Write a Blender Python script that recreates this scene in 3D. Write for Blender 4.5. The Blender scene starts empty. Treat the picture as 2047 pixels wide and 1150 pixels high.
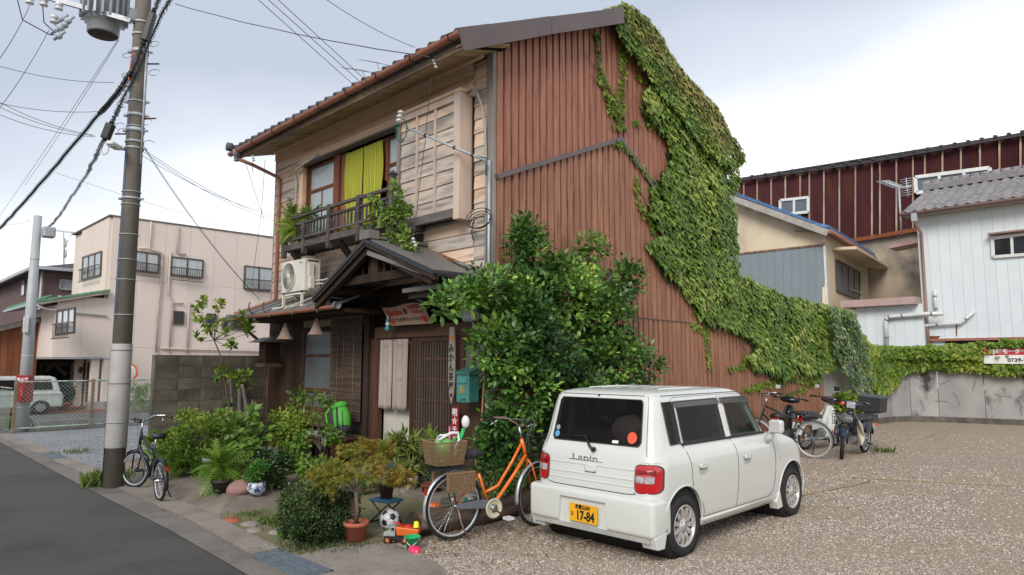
import bpy, bmesh, math, random
import numpy as np
from mathutils import Vector, Matrix, Euler, noise
R = math.radians
random.seed(7); rng = np.random.default_rng(7)
scn = bpy.context.scene
col = scn.collection
# ------------------------------------------------------------------ camera
FOC, CAMH, PITCH = 1365.0, 1.75, math.atan(149/1365.0)
cd = bpy.data.cameras.new('camera'); cam = bpy.data.objects.new('camera', cd); col.objects.link(cam)
cd.sensor_width = 36; cd.lens = 36*FOC/2047; cd.clip_end = 600; cd.clip_start = .05
cam.location = (0, 0, CAMH); cam.rotation_euler = (R(90)+PITCH, 0, R(-45))
scn.camera = cam
scn.render.resolution_x = 1024; scn.render.resolution_y = 575
# ------------------------------------------------------------------ light
SUN_EL, SUN_AZ = 36, -152      # direction the light comes from: azimuth measured from +X
w = bpy.data.worlds.new('World'); scn.world = w; w.use_nodes = True
nt = w.node_tree; N = nt.nodes; L = nt.links
for n in list(N): N.remove(n)
out = N.new('ShaderNodeOutputWorld'); bg = N.new('ShaderNodeBackground'); L.new(bg.outputs[0], out.inputs[0])
sky = N.new('ShaderNodeTexSky'); sky.sky_type = 'NISHITA'; sky.sun_disc = False
sky.sun_elevation = R(SUN_EL); sky.sun_rotation = R(90-SUN_AZ); sky.air_density = 1.0; sky.dust_density = 2.0
tc = N.new('ShaderNodeTexCoord')
mp = N.new('ShaderNodeMapping'); mp.inputs['Scale'].default_value = (1.0, 1.0, 2.0); mp.inputs['Location'].default_value = (.35, 1.1, .2)
L.new(tc.outputs['Generated'], mp.inputs[0])
nz = N.new('ShaderNodeTexNoise'); nz.inputs['Scale'].default_value = 1.3; nz.inputs['Detail'].default_value = 5; nz.inputs['Roughness'].default_value = .5
L.new(mp.outputs[0], nz.inputs[0])
# thin cloud (bright) low towards the horizon and to the east, thicker grey deck overhead
sep = N.new('ShaderNodeSeparateXYZ'); L.new(tc.outputs['Generated'], sep.inputs[0])
def mth(op, a, b=None, c=None, clamp=False, tree=None):
    t = tree or nt
    n = t.nodes.new('ShaderNodeMath'); n.operation = op; n.use_clamp = clamp
    for i, v in enumerate((a, b, c)):
        if v is None: continue
        if isinstance(v, (int, float)): n.inputs[i].default_value = v
        else: t.links.new(v, n.inputs[i])
    return n.outputs[0]
east = mth('MULTIPLY', sep.outputs['X'], .42)
north = mth('MULTIPLY', sep.outputs['Y'], -.2)
low = mth('MULTIPLY', mth('SUBTRACT', 1, mth('ABSOLUTE', sep.outputs['Z'])), 2.0)
s = mth('ADD', mth('ADD', mth('ADD', east, north), low), mth('MULTIPLY', nz.outputs[0], .75))
f = mth('MULTIPLY', mth('SUBTRACT', s, 1.56), 2.0, clamp=True)
ramp = N.new('ShaderNodeValToRGB'); L.new(f, ramp.inputs[0])
e = ramp.color_ramp.elements
e[0].position = 0; e[0].color = (.46, .51, .60, 1); e[1].position = 1; e[1].color = (1.12, 1.13, 1.15, 1)
m_ = ramp.color_ramp.elements.new(.45); m_.color = (.66, .70, .77, 1)
sc = N.new('ShaderNodeVectorMath'); sc.operation = 'SCALE'; sc.inputs['Scale'].default_value = 13.0; L.new(ramp.outputs[0], sc.inputs[0])
mix = N.new('ShaderNodeMix'); mix.data_type = 'RGBA'; mix.inputs[0].default_value = .88
L.new(sky.outputs[0], mix.inputs[6]); L.new(sc.outputs[0], mix.inputs[7]); L.new(mix.outputs[2], bg.inputs[0])
bg.inputs['Strength'].default_value = .08
sd = bpy.data.lights.new('sun', 'SUN'); sd.energy = 2.0; sd.angle = R(28); sd.color = (1, .96, .9)
so = bpy.data.objects.new('sun', sd); col.objects.link(so)
sv = Vector((math.cos(R(SUN_EL))*math.cos(R(SUN_AZ)), math.cos(R(SUN_EL))*math.sin(R(SUN_AZ)), math.sin(R(SUN_EL))))
so.rotation_euler = sv.to_track_quat('Z', 'Y').to_euler()
vs = scn.view_settings; vs.view_transform = 'Standard'; vs.look = 'None'; vs.exposure = .4; vs.gamma = 1; vs.use_curve_mapping = False
scn.render.engine = 'CYCLES'
scn.cycles.max_bounces = 6; scn.cycles.transparent_max_bounces = 8; scn.cycles.diffuse_bounces = 3

# ------------------------------------------------------------------ measuring: where a sight line meets a plane of the place
_c, _s, _q = math.cos(PITCH), math.sin(PITCH), math.sqrt(.5)
def ray(u, v):
    x = (u-1023.5)/FOC; y = (575-v)/FOC; fw = _c-y*_s; z = y*_c+_s
    return Vector((_q*(fw+x), _q*(fw-x), z))
def PX(u, v, x0): d = ray(u, v); return Vector((0, 0, CAMH))+d*(x0/d.x)
def PY(u, v, y0): d = ray(u, v); return Vector((0, 0, CAMH))+d*(y0/d.y)
def PZ(u, v, z0=0.): d = ray(u, v); return Vector((0, 0, CAMH))+d*((z0-CAMH)/d.z)
def PD(u, v, dist): d = ray(u, v); return Vector((0, 0, CAMH))+d*(dist/((d.x+d.y)*_q))
def PP(u, v, p0, dr):
    d = ray(u, v); n = (dr[1], -dr[0]); t = (p0[0]*n[0]+p0[1]*n[1])/(d.x*n[0]+d.y*n[1]); return Vector((0, 0, CAMH))+d*t

# ------------------------------------------------------------------ object helpers
def tag(o, label=None, cat=None, group=None, kind=None):
    if label: o['label'] = label
    if cat: o['category'] = cat
    if group: o['group'] = group
    if kind: o['kind'] = kind
    return o
def thing(name, loc, label, cat, group=None, rz=0):
    o = bpy.data.objects.new(name, None); col.objects.link(o); o.location = loc; o.rotation_euler = (0, 0, rz)
    o.empty_display_size = .1
    return tag(o, label, cat, group)
def link(name, me, parent=None, loc=None, rot=None, scale=None):
    o = bpy.data.objects.new(name, me); col.objects.link(o)
    if parent is not None: o.parent = parent
    if loc is not None: o.location = loc
    if rot is not None: o.rotation_euler = rot
    if scale is not None: o.scale = scale if hasattr(scale, '__len__') else (scale,)*3
    return o
def copy_tree(o, parent=None):
    c = o.copy(); col.objects.link(c); c.parent = parent
    for ch in list(o.children): copy_tree(ch, c)
    return c
class MB:
    def __init__(s, origin=(0, 0, 0)): s.v = []; s.f = []; s.o = Vector(origin); s.sm = []
    def add(s, vs, fs, smooth=False):
        n = len(s.v); s.v += [tuple(Vector(a)-s.o) for a in vs]; s.f += [tuple(i+n for i in f) for f in fs]; s.sm += [smooth]*len(fs); return s
    def box(s, x0, x1, y0, y1, z0, z1):
        return s.add([(x0,y0,z0),(x1,y0,z0),(x1,y1,z0),(x0,y1,z0),(x0,y0,z1),(x1,y0,z1),(x1,y1,z1),(x0,y1,z1)],
                     [(0,3,2,1),(4,5,6,7),(0,1,5,4),(1,2,6,5),(2,3,7,6),(3,0,4,7)])
    def bar(s, p0, p1, w, h, up=(0, 0, 1)):
        p0, p1 = Vector(p0), Vector(p1); d = (p1-p0).normalized(); up = Vector(up)
        if abs(d.dot(up)) > .98: up = Vector((1, 0, 0))
        a = d.cross(up).normalized()*w/2; b = a.cross(d).normalized()*h/2
        vs = [p+i*a+j*b for p in (p0, p1) for i, j in ((-1,-1),(1,-1),(1,1),(-1,1))]
        return s.add(vs, [(0,3,2,1),(4,5,6,7),(0,1,5,4),(1,2,6,5),(2,3,7,6),(3,0,4,7)])
    def tube(s, pts, r, n=8, cap=True, r1=None):
        pts = [Vector(p) for p in pts]; m = len(pts); vs = []; a = None
        for i, p in enumerate(pts):
            d = (pts[min(i+1, m-1)]-pts[max(i-1, 0)])
            if d.length < 1e-9: d = Vector((0, 0, 1))
            d.normalize()
            if a is None:
                a = d.cross(Vector((0, 0, 1)))
                if a.length < .05: a = d.cross(Vector((1, 0, 0)))
            else: a = a-d*a.dot(d)
            a.normalize(); b = d.cross(a)
            rr = r if not hasattr(r, '__len__') else r[i]
            if r1 is not None: rr = r+(r1-r)*i/max(1, m-1)
            vs += [p+(a*math.cos(2*math.pi*k/n)+b*math.sin(2*math.pi*k/n))*rr for k in range(n)]
        fs = [(i*n+k, i*n+(k+1)%n, (i+1)*n+(k+1)%n, (i+1)*n+k) for i in range(m-1) for k in range(n)]
        s.add(vs, fs, True)
        if cap: s.f += [tuple(len(s.v)-len(vs)+k for k in reversed(range(n))), tuple(len(s.v)-n+k for k in range(n))]; s.sm += [False]*2
        return s
    def lathe(s, prof, c=(0, 0, 0), n=24, axis='z', smooth=True):
        c = Vector(c); vs = []
        for r, z in prof:
            for k in range(n):
                x, y = r*math.cos(2*math.pi*k/n), r*math.sin(2*math.pi*k/n)
                vs.append(c+(Vector((x, y, z)) if axis == 'z' else Vector((z, x, y)) if axis == 'x' else Vector((x, z, y))))
        m = len(prof)
        fs = [(i*n+k, i*n+(k+1)%n, (i+1)*n+(k+1)%n, (i+1)*n+k) for i in range(m-1) for k in range(n)]
        if axis == 'y': fs = [tuple(reversed(f)) for f in fs]
        return s.add(vs, fs, smooth)
    def sphere(s, c, r, n=12, m=8):
        r = r if hasattr(r, '__len__') else (r, r, r); c = Vector(c)
        vs = []; fs = []
        for i in range(m+1):
            t = math.pi*i/m
            for k in range(n):
                a = 2*math.pi*k/n; vs.append(c+Vector((r[0]*math.sin(t)*math.cos(a), r[1]*math.sin(t)*math.sin(a), -r[2]*math.cos(t))))
        fs = [(i*n+k, i*n+(k+1)%n, (i+1)*n+(k+1)%n, (i+1)*n+k) for i in range(m) for k in range(n)]
        return s.add(vs, fs, True)
    def prism(s, poly, off):
        """poly: list of 3D points, extruded by vector off"""
        poly = [Vector(p) for p in poly]; off = Vector(off); n = len(poly)
        vs = poly+[p+off for p in poly]
        fs = [tuple(reversed(range(n))), tuple(range(n, 2*n))]+[(i, (i+1)%n, n+(i+1)%n, n+i) for i in range(n)]
        return s.add(vs, fs)
    def quad(s, a, b, c, d): return s.add([a, b, c, d], [(0, 1, 2, 3)])
    def mesh(s, name, mat=None, fix=True):
        me = bpy.data.meshes.new(name); me.from_pydata(s.v, [], s.f)
        me.polygons.foreach_set('use_smooth', s.sm[:len(me.polygons)])
        if fix:
            b = bmesh.new(); b.from_mesh(me); bmesh.ops.recalc_face_normals(b, faces=b.faces); b.to_mesh(me); b.free()
        if mat: me.materials.append(mat)
        me.update(); return me
    def build(s, name, mat, parent=None, bevel=0, **k):
        o = link(name, s.mesh(name, mat), parent, loc=s.o if s.o.length and parent is None else None)
        if bevel:
            m = o.modifiers.new('bevel', 'BEVEL'); m.width = bevel; m.segments = 2; m.limit_method = 'ANGLE'; m.harden_normals = False
        return tag(o, **k)
def shade_auto(o, ang=40):
    o.data.polygons.foreach_set('use_smooth', [True]*len(o.data.polygons))
    try: o.data.set_sharp_from_angle(angle=R(ang))
    except Exception: pass

# ------------------------------------------------------------------ materials
def newmat(name):
    m = bpy.data.materials.new(name); m.use_nodes = True
    return m, m.node_tree, m.node_tree.nodes['Principled BSDF']
def rgb(c): return (*c, 1)
MATS = {}
def mat(name, c1, c2=None, scale=6, stretch=(1, 1, 1), rough=.7, bump=.0, bscale=None, lo=.35, hi=.65, c3=None, s3=2.0, t3=.62, w3=.1, st3=None,
        rand=.12, metal=0, detail=5, spec=.5, coat=0, bdist=.01):
    if name in MATS: return MATS[name]
    m, t, p = newmat(name); n, l = t.nodes, t.links
    co = n.new('ShaderNodeTexCoord'); oi = n.new('ShaderNodeObjectInfo')
    ad = n.new('ShaderNodeVectorMath'); ad.operation = 'MULTIPLY_ADD'
    cx = n.new('ShaderNodeCombineXYZ')
    for i in range(3): l.new(oi.outputs['Random'], cx.inputs[i])
    l.new(cx.outputs[0], ad.inputs[0]); ad.inputs[1].default_value = (37, 53, 71); l.new(co.outputs['Object'], ad.inputs[2])
    def nse(sc, st, det=detail):
        mp = n.new('ShaderNodeMapping'); mp.inputs['Scale'].default_value = st; l.new(ad.outputs[0], mp.inputs[0])
        z = n.new('ShaderNodeTexNoise'); z.inputs['Scale'].default_value = sc; z.inputs['Detail'].default_value = det; z.inputs['Roughness'].default_value = .6
        l.new(mp.outputs[0], z.inputs[0]); return z.outputs[0]
    c2 = c2 or tuple(x*.8 for x in c1)
    z1 = nse(scale, stretch)
    mr = n.new('ShaderNodeMapRange'); mr.inputs[1].default_value = lo; mr.inputs[2].default_value = hi; l.new(z1, mr.inputs[0])
    mx = n.new('ShaderNodeMix'); mx.data_type = 'RGBA'; l.new(mr.outputs[0], mx.inputs[0]); mx.inputs[6].default_value = rgb(c1); mx.inputs[7].default_value = rgb(c2)
    cur = mx.outputs[2]
    if c3:
        z3 = nse(s3, st3 or stretch); m3 = n.new('ShaderNodeMapRange'); m3.inputs[1].default_value = t3-w3; m3.inputs[2].default_value = t3+w3; l.new(z3, m3.inputs[0])
        x3 = n.new('ShaderNodeMix'); x3.data_type = 'RGBA'; l.new(m3.outputs[0], x3.inputs[0]); l.new(cur, x3.inputs[6]); x3.inputs[7].default_value = rgb(c3); cur = x3.outputs[2]
    if rand:
        hs = n.new('ShaderNodeHueSaturation'); l.new(cur, hs.inputs['Color'])
        hs.inputs['Saturation'].default_value = 1
        l.new(mth('MULTIPLY_ADD', oi.outputs['Random'], rand*2, 1-rand, tree=t), hs.inputs['Value']); cur = hs.outputs[0]
    l.new(cur, p.inputs['Base Color'])
    p.inputs['Roughness'].default_value = rough; p.inputs['Metallic'].default_value = metal; p.inputs['Specular IOR Level'].default_value = spec
    if coat: p.inputs['Coat Weight'].default_value = coat; p.inputs['Coat Roughness'].default_value = .06
    if bump:
        b = n.new('ShaderNodeBump'); b.inputs['Strength'].default_value = bump; b.inputs['Distance'].default_value = bdist
        l.new(nse(bscale or scale*3, stretch), b.inputs['Height']); l.new(b.outputs[0], p.inputs['Normal'])
    MATS[name] = m; return m
def leafmat(name, c1, c2, c3=None, rough=.45, trans=.3):
    m, t, p = newmat(name); n, l = t.nodes, t.links
    at = n.new('ShaderNodeAttribute'); at.attribute_name = 'tint'; oi = n.new('ShaderNodeObjectInfo')
    g = n.new('ShaderNodeNewGeometry'); z = n.new('ShaderNodeTexNoise'); z.inputs['Scale'].default_value = .9; l.new(g.outputs['Position'], z.inputs[0])
    v = mth('ADD', at.outputs['Fac'], mth('MULTIPLY_ADD', z.outputs[0], 1.6, -.8, tree=t), tree=t)
    rp = n.new('ShaderNodeValToRGB'); l.new(v, rp.inputs[0]); e = rp.color_ramp.elements
    e[0].color = rgb(c1); e[0].position = .2; e[1].color = rgb(c2); e[1].position = .8
    if c3: q = e.new(.97); q.color = rgb(c3)
    l.new(rp.outputs[0], p.inputs['Base Color']); p.inputs['Roughness'].default_value = rough
    tr = n.new('ShaderNodeBsdfTranslucent'); l.new(rp.outputs[0], tr.inputs[0]); ms = n.new('ShaderNodeMixShader'); ms.inputs[0].default_value = trans
    l.new(p.outputs[0], ms.inputs[1]); l.new(tr.outputs[0], ms.inputs[2]); l.new(ms.outputs[0], n['Material Output'].inputs[0])
    return m
def glassmat(name, c=(.02, .025, .028), rough=.04, alpha=.0, tint=(.75, .8, .78)):
    m, t, p = newmat(name); p.inputs['Base Color'].default_value = rgb(c); p.inputs['Roughness'].default_value = rough; p.inputs['IOR'].default_value = 1.45; p.inputs['Specular IOR Level'].default_value = .35
    if alpha:
        n, l = t.nodes, t.links; tb = n.new('ShaderNodeBsdfTransparent'); tb.inputs[0].default_value = (*tint, 1)
        ms = n.new('ShaderNodeMixShader'); ms.inputs[0].default_value = alpha; l.new(p.outputs[0], ms.inputs[1]); l.new(tb.outputs[0], ms.inputs[2]); l.new(ms.outputs[0], n['Material Output'].inputs[0])
    MATS[name] = m; return m

# ------------------------------------------------------------------ writing on things (flat print)
_txt = {}
def text(body, size, mat_, parent, mtx, name='lettering', ext=.0008, squeeze=1.0, bold=0.0):
    cu = bpy.data.curves.new(name, 'FONT'); cu.body = body; cu.size = size; cu.extrude = ext; cu.align_x = 'CENTER'; cu.align_y = 'CENTER'; cu.resolution_u = 3; cu.offset = bold
    ob = bpy.data.objects.new('t', cu); col.objects.link(ob)
    bpy.context.view_layer.update()
    me = bpy.data.meshes.new_from_object(ob.evaluated_get(bpy.context.evaluated_depsgraph_get()))
    bpy.data.objects.remove(ob); me.materials.clear(); me.materials.append(mat_)
    me.transform(mtx @ Matrix.Diagonal((squeeze, 1, 1, 1))); return link(name, me, parent)
def face_mtx(loc, right, up):
    r = Vector(right).normalized(); u = Vector(up).normalized(); n = r.cross(u)
    M = Matrix((r, u, n)).transposed().to_4x4(); M.translation = Vector(loc); return M

# ------------------------------------------------------------------ leaves
def leaf_tpl(kind):
    if kind == 'oval':   # pointed oval folded along the midrib
        v = [(0,0,0),(.25,.18,.05),(.3,.5,.04),(0,1,-.08),(-.3,.5,.04),(-.25,.18,.05),(0,.5,-.03)]
        f = [(0,1,6),(1,2,6),(2,3,6),(3,4,6),(4,5,6),(5,0,6)]
    elif kind == 'ivy':
        v = [(0,.05,0),(.28,-.1,-.02),(.52,.3,-.06),(.27,.48,.02),(0,1.0,-.1),(-.27,.48,.02),(-.52,.3,-.06),(-.28,-.1,-.02),(0,.35,.06)]
        f = [(8,0,1),(8,1,2),(8,2,3),(8,3,4),(8,4,5),(8,5,6),(8,6,7),(8,7,0)]
    elif kind == 'blade':
        v = [(-.06,0,0),(.06,0,0),(.09,.5,.05),(-.09,.5,.05),(0,1,-.12)]
        f = [(0,1,2,3),(3,2,4)]
    elif kind == 'maple':
        v = [(0,0,0)]; f = []
        for i, (a, r) in enumerate(((-80,.45),(-42,.8),(0,1),(42,.8),(80,.45))):
            t = R(a); dx, dy = math.sin(t), math.cos(t); k = len(v)
            v += [(dx*r*.4+dy*.09, dy*r*.4-dx*.09, .03), (dx*r, dy*r, -.1), (dx*r*.4-dy*.09, dy*r*.4+dx*.09, .03)]; f.append((0, k, k+1, k+2))
    elif kind == 'round':
        v = [(.45*math.sin(a), .5-.5*math.cos(a), .06*math.cos(2*a)) for a in [i*math.pi/4 for i in range(8)]]; f = [(0,1,2,3,4,5,6,7)]
    elif kind == 'frond':   # small pinnate frond
        v = []; f = []
        for i in range(9):
            y = .1+i*.1; wd = .28*math.sin(min(1, (i+1.3)/4)*math.pi/2)*(1-.08*i); z = .14*math.sin(y*2.6)-.25*y*y
            for sgn in (-1, 1):
                k = len(v); v += [(0, y-.045, z), (0, y+.035, z), (sgn*wd, y+.07, z-.05)]; f.append((k, k+1, k+2) if sgn > 0 else (k+1, k, k+2))
    return np.array(v, float), f
TPL = {k: leaf_tpl(k) for k in ('oval', 'ivy', 'blade', 'maple', 'round', 'frond')}
_leafme = {}
def leaf_frames(d, nrm):
    """d: tip directions, nrm: rough normals -> (n,3,3) columns x,y,z"""
    d = d/np.maximum(1e-6, np.linalg.norm(d, axis=1, keepdims=True))
    x = np.cross(d, nrm); x /= np.maximum(1e-6, np.linalg.norm(x, axis=1, keepdims=True)); z = np.cross(x, d)
    return np.stack([x, d, z], axis=2)
def leaves(name, parent, m, kind, pos, d, nrm, size, n_single=0, tint=None):
    """n_single leaves as parts of their own (those nearest the camera), the rest as one part"""
    pos = np.asarray(pos, float); n = len(pos)
    if n == 0: return
    size = np.broadcast_to(np.asarray(size, float), (n,)); F = leaf_frames(np.asarray(d, float), np.asarray(nrm, float))
    tv, tf = TPL[kind]; tint = rng.random(n) if tint is None else np.asarray(tint)
    near = np.linalg.norm(pos-np.array([0, 0, CAMH]), axis=1)/size
    order = np.argsort(near+rng.random(n)*near.mean()*.25); single = order[:n_single]; rest = order[n_single:]
    po = Vector(parent.location) if parent is not None else Vector((0, 0, 0))
    for i in single:
        key = (kind, m.name, int(tint[i]*4))
        if key not in _leafme:
            me = bpy.data.meshes.new('leaf'); me.from_pydata([tuple(a) for a in tv], [], tf); me.materials.append(m)
            a = me.attributes.new('tint', 'FLOAT', 'POINT'); a.data.foreach_set('value', [float(int(tint[i]*4)/4+.12)]*len(tv)); _leafme[key] = me
        o = bpy.data.objects.new('leaf', _leafme[key]); col.objects.link(o); o.parent = parent
        M = Matrix([list(F[i][r]*size[i])+[pos[i][r]-po[r]] for r in range(3)]+[[0, 0, 0, 1]]); o.matrix_local = M
    if len(rest):
        V = (np.einsum('nij,vj->nvi', F[rest], tv)*size[rest][:, None, None]+pos[rest][:, None, :]-np.array(po)).reshape(-1, 3)
        k = len(tv); nr = len(rest)
        lens = np.array([len(a) for a in tf]); flat = np.concatenate([np.array(a) for a in tf])
        idx = (flat[None, :]+(np.arange(nr)*k)[:, None]).ravel(); tot = np.tile(lens, nr); st = np.concatenate([[0], np.cumsum(tot)[:-1]])
        me = bpy.data.meshes.new(name); me.vertices.add(len(V)); me.vertices.foreach_set('co', V.ravel())
        me.loops.add(len(idx)); me.loops.foreach_set('vertex_index', idx.astype(np.int32)); me.polygons.add(len(tot))
        me.polygons.foreach_set('loop_start', st.astype(np.int32)); me.polygons.foreach_set('loop_total', tot.astype(np.int32))
        a = me.attributes.new('tint', 'FLOAT', 'POINT'); a.data.foreach_set('value', np.repeat(tint[rest], k).astype(np.float32))
        me.update(calc_edges=True); me.validate(); me.materials.append(m)
        o = link(name, me, parent); tag(o, kind='stuff')
        return o
def unit(n):
    v = rng.normal(size=(n, 3)); return v/np.linalg.norm(v, axis=1, keepdims=True)
def bush(name, label, cat, base, ells, nclu, nleaf, size, kind, m, stem=None, stem_r=.012, single=0, group=None, spread=.09, droop=.0, shell=.45, foliage='foliage', parent=None, up=.5):
    """ells: ellipsoids (cx,cy,cz,rx,ry,rz); leaves sit in little clusters at twig ends"""
    base = Vector(base); t = parent or thing(name, base, label, cat, group)
    if stem is True: stem = [tuple(base)]
    vol = np.array([e[3]*e[4]*e[5] for e in ells])**.67; pr = vol/vol.sum()
    P = []; D = []; S = []; sb = MB(base); T = []
    for ci in range(nclu):
        e = ells[rng.choice(len(ells), p=pr)]; u = unit(1)[0]; rr = shell+(1-shell)*rng.random()**.6
        c = np.array(e[:3])+u*np.array(e[3:])*rr; k = max(3, int(nleaf*(.6+.8*rng.random())))
        tw = u+np.array([0, 0, up]); tw /= np.linalg.norm(tw); tt = rng.random()
        for j in range(k):
            q = unit(1)[0]; dd = tw*.8+q; dd[2] -= droop
            P.append(c+q*spread*rng.random()); D.append(dd); T.append(.6*tt+.4*rng.random())
        if stem and ci % 3 == 0:
            st = Vector(stem[rng.integers(len(stem))]) if hasattr(stem[0], '__len__') else base
            cc = Vector(c); mid = st.lerp(cc, .5)+Vector((0, 0, .05*(cc-st).length)); sb.tube([st, mid, cc], stem_r*.45, 4, cap=False, r1=.0015)
    P = np.array(P); D = np.array(D); nr = unit(len(P))*.6+np.array([0, 0, 1.0]); nr[:, 0] -= .3; nr[:, 1] -= .3
    leaves(foliage, t, m, kind, P, D, nr, size*(.65+.7*rng.random(len(P))), single, T)
    if stem and sb.v: tag(sb.build('branches', MATS['bark'], t), kind='stuff')
    return t
def in_poly(x, y, poly):
    ins = False; j = len(poly)-1
    for i in range(len(poly)):
        xi, yi = poly[i]; xj, yj = poly[j]
        if (yi > y) != (yj > y) and x < (xj-xi)*(y-yi)/(yj-yi+1e-9)+xi: ins = not ins
        j = i
    return ins
# ------------------------------------------------------------------ palette
mat('bark', (.16, .12, .085), (.08, .06, .045), 20, (1, 1, .3), .9, .6)
_m0 = mat
def mat(name, *a, **k):
    if k.get('rough', 1) >= .6 or (len(a) > 4 and a[4] >= .6): k.setdefault('spec', .22)
    return _m0(name, *a, **k)
mat('black_metal', (.02, .02, .022), rough=.4, rand=.05)
mat('black_rubber', (.022, .022, .022), (.03, .03, .03), 20, rough=.85, bump=.1)
mat('dark_wood', (.045, .028, .019), (.025, .016, .011), 5, (1, 1, .15), .75, .4, 30, rand=.2)
mat('red_wood', (.105, .045, .026), (.05, .024, .016), 5, (1, 1, .12), .6, .3, 30, rand=.15)
mat('grey_wood', (.24, .215, .195), (.11, .1, .095), 4, (1, .15, 1), .85, .5, 24, rand=.12)
mat('grey_wood_v', (.33, .28, .24), (.17, .15, .14), 4, (1, 1, .1), .85, .5, 24, rand=.12)
mat('balcony_wood', (.15, .13, .125), (.06, .052, .05), 5, (1, .3, 1), .85, .5, 24, rand=.2)
mat('copper_gutter', (.42, .17, .105), (.3, .12, .08), 3, rough=.5, rand=.06)
mat('chrome', (.6, .6, .6), (.45, .45, .45), 10, rough=.22, metal=1, rand=0)
mat('steel', (.36, .37, .38), (.26, .27, .28), 8, rough=.45, metal=.7, rand=.05)
mat('galv', (.5, .52, .54), (.38, .4, .42), 12, rough=.5, metal=.3, rand=.08)
mat('white_plastic', (.72, .72, .69), (.62, .61, .57), 3, rough=.4, rand=.04)
mat('grey_plastic', (.25, .26, .27), rough=.5)
mat('terracotta', (.42, .13, .07), (.33, .1, .055), 5, rough=.8, bump=.1)
mat('concrete', (.33, .30, .27), (.22, .2, .18), 3, rough=.9, bump=.35, bscale=40, c3=(.13, .12, .1), s3=1.2, t3=.62)
mat('soil', (.05, .035, .025), (.025, .018, .012), 20, rough=1, bump=.8)
glassmat('window_glass', (.02, .024, .026)); glassmat('mirror_glass', (.5, .5, .5), .03)
# ================================================================== THE SETTING: ground
def sheet(name, poly, z, m, kind='structure', thick=0.0, sub=0):
    mb = MB(); pts = [(x, y, z) for x, y in poly]
    if thick: mb.prism([(x, y, z-thick) for x, y in poly], (0, 0, thick))
    else: mb.add(pts, [tuple(range(len(pts)))])
    o = mb.build(name, m); o['kind'] = kind; return o
def groundmat(name, c1, c2, c3, fine, big=.6, bump=.4, rough=.95, dist=.01, cell=None, w3=.12, t3=.56):
    """grit seen from above: fine grains in world coordinates over large soft blotches"""
    m, t, p = newmat(name); n, l = t.nodes, t.links
    g = n.new('ShaderNodeNewGeometry')
    v = n.new('ShaderNodeTexVoronoi') if cell else n.new('ShaderNodeTexNoise'); v.inputs['Scale'].default_value = cell or fine; l.new(g.outputs['Position'], v.inputs['Vector'])
    src = v.outputs['Color'] if cell else v.outputs[0]
    sp = n.new('ShaderNodeSeparateColor'); l.new(src, sp.inputs[0]) if cell else None
    if not cell: v.inputs['Detail'].default_value = 6; v.inputs['Roughness'].default_value = .75
    a = sp.outputs[0] if cell else src
    mx = n.new('ShaderNodeMix'); mx.data_type = 'RGBA'
    mr = n.new('ShaderNodeMapRange'); mr.inputs[1].default_value = .1 if cell else .38; mr.inputs[2].default_value = .9 if cell else .62; l.new(a, mr.inputs[0]); l.new(mr.outputs[0], mx.inputs[0])
    mx.inputs[6].default_value = rgb(c1); mx.inputs[7].default_value = rgb(c2)
    z = n.new('ShaderNodeTexNoise'); z.inputs['Scale'].default_value = big; z.inputs['Detail'].default_value = 6; z.inputs['Roughness'].default_value = .65; l.new(g.outputs['Position'], z.inputs[0])
    m3 = n.new('ShaderNodeMapRange'); m3.inputs[1].default_value = t3-w3; m3.inputs[2].default_value = t3+w3; l.new(z.outputs[0], m3.inputs[0])
    x3 = n.new('ShaderNodeMix'); x3.data_type = 'RGBA'; l.new(mth('MULTIPLY', m3.outputs[0], .7, tree=t), x3.inputs[0]); l.new(mx.outputs[2], x3.inputs[6]); x3.inputs[7].default_value = rgb(c3)
    l.new(x3.outputs[2], p.inputs['Base Color']); p.inputs['Roughness'].default_value = rough; p.inputs['Specular IOR Level'].default_value = .3
    b = n.new('ShaderNodeBump'); b.inputs['Strength'].default_value = bump; b.inputs['Distance'].default_value = dist
    l.new(v.outputs['Distance'] if cell else v.outputs[0], b.inputs['Height'])
    if cell: b.invert = True
    l.new(b.outputs[0], p.inputs['Normal']); MATS[name] = m; return m
G_asph = groundmat('asphalt', (.06, .058, .054), (.12, .113, .102), (.045, .044, .042), 70, .7, .8)
G_asph2 = groundmat('asphalt_pale', (.11, .115, .115), (.15, .15, .148), (.085, .085, .085), 60, .4, .3)
G_strip = groundmat('aggregate_strip', (.15, .13, .11), (.27, .24, .21), (.1, .085, .065), 60, 1.2, .7)
G_conc = groundmat('paving_concrete', (.25, .215, .18), (.31, .275, .235), (.15, .12, .09), 30, 1.5, .35)
G_yard = groundmat('yard_concrete', (.2, .17, .135), (.25, .21, .17), (.1, .085, .06), 25, 1.6, .4)
G_grav = groundmat('gravel_bed', (.27, .21, .155), (.56, .46, .36), (.44, .34, .235), 40, .5, 1, cell=60, dist=.02)
G_grav2 = groundmat('grey_gravel', (.2, .205, .205), (.32, .33, .33), (.17, .172, .17), 40, .5, .8, cell=44)
G_moss = groundmat('mossy_ground', (.16, .14, .07), (.24, .21, .13), (.09, .1, .04), 25, 1.4, .5)
G_dirt = groundmat('bare_ground', (.16, .13, .1), (.22, .19, .15), (.1, .09, .06), 10, .3, .5)
sheet('ground', [(-250, -250), (300, -250), (300, 300), (-250, 300)], -.012, G_dirt)
sheet('road', [(-2.6, -30), (2.2, -30), (2.55, 4), (2.6, 5.7), (2.68, 7.7), (2.71, 11.2), (2.84, 18.7), (2.7, 22), (1.6, 28), (-2, 45), (-20, 90), (-30, 90), (-9, 45), (-4, 28), (-2.8, 20)], 0, G_asph)
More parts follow.
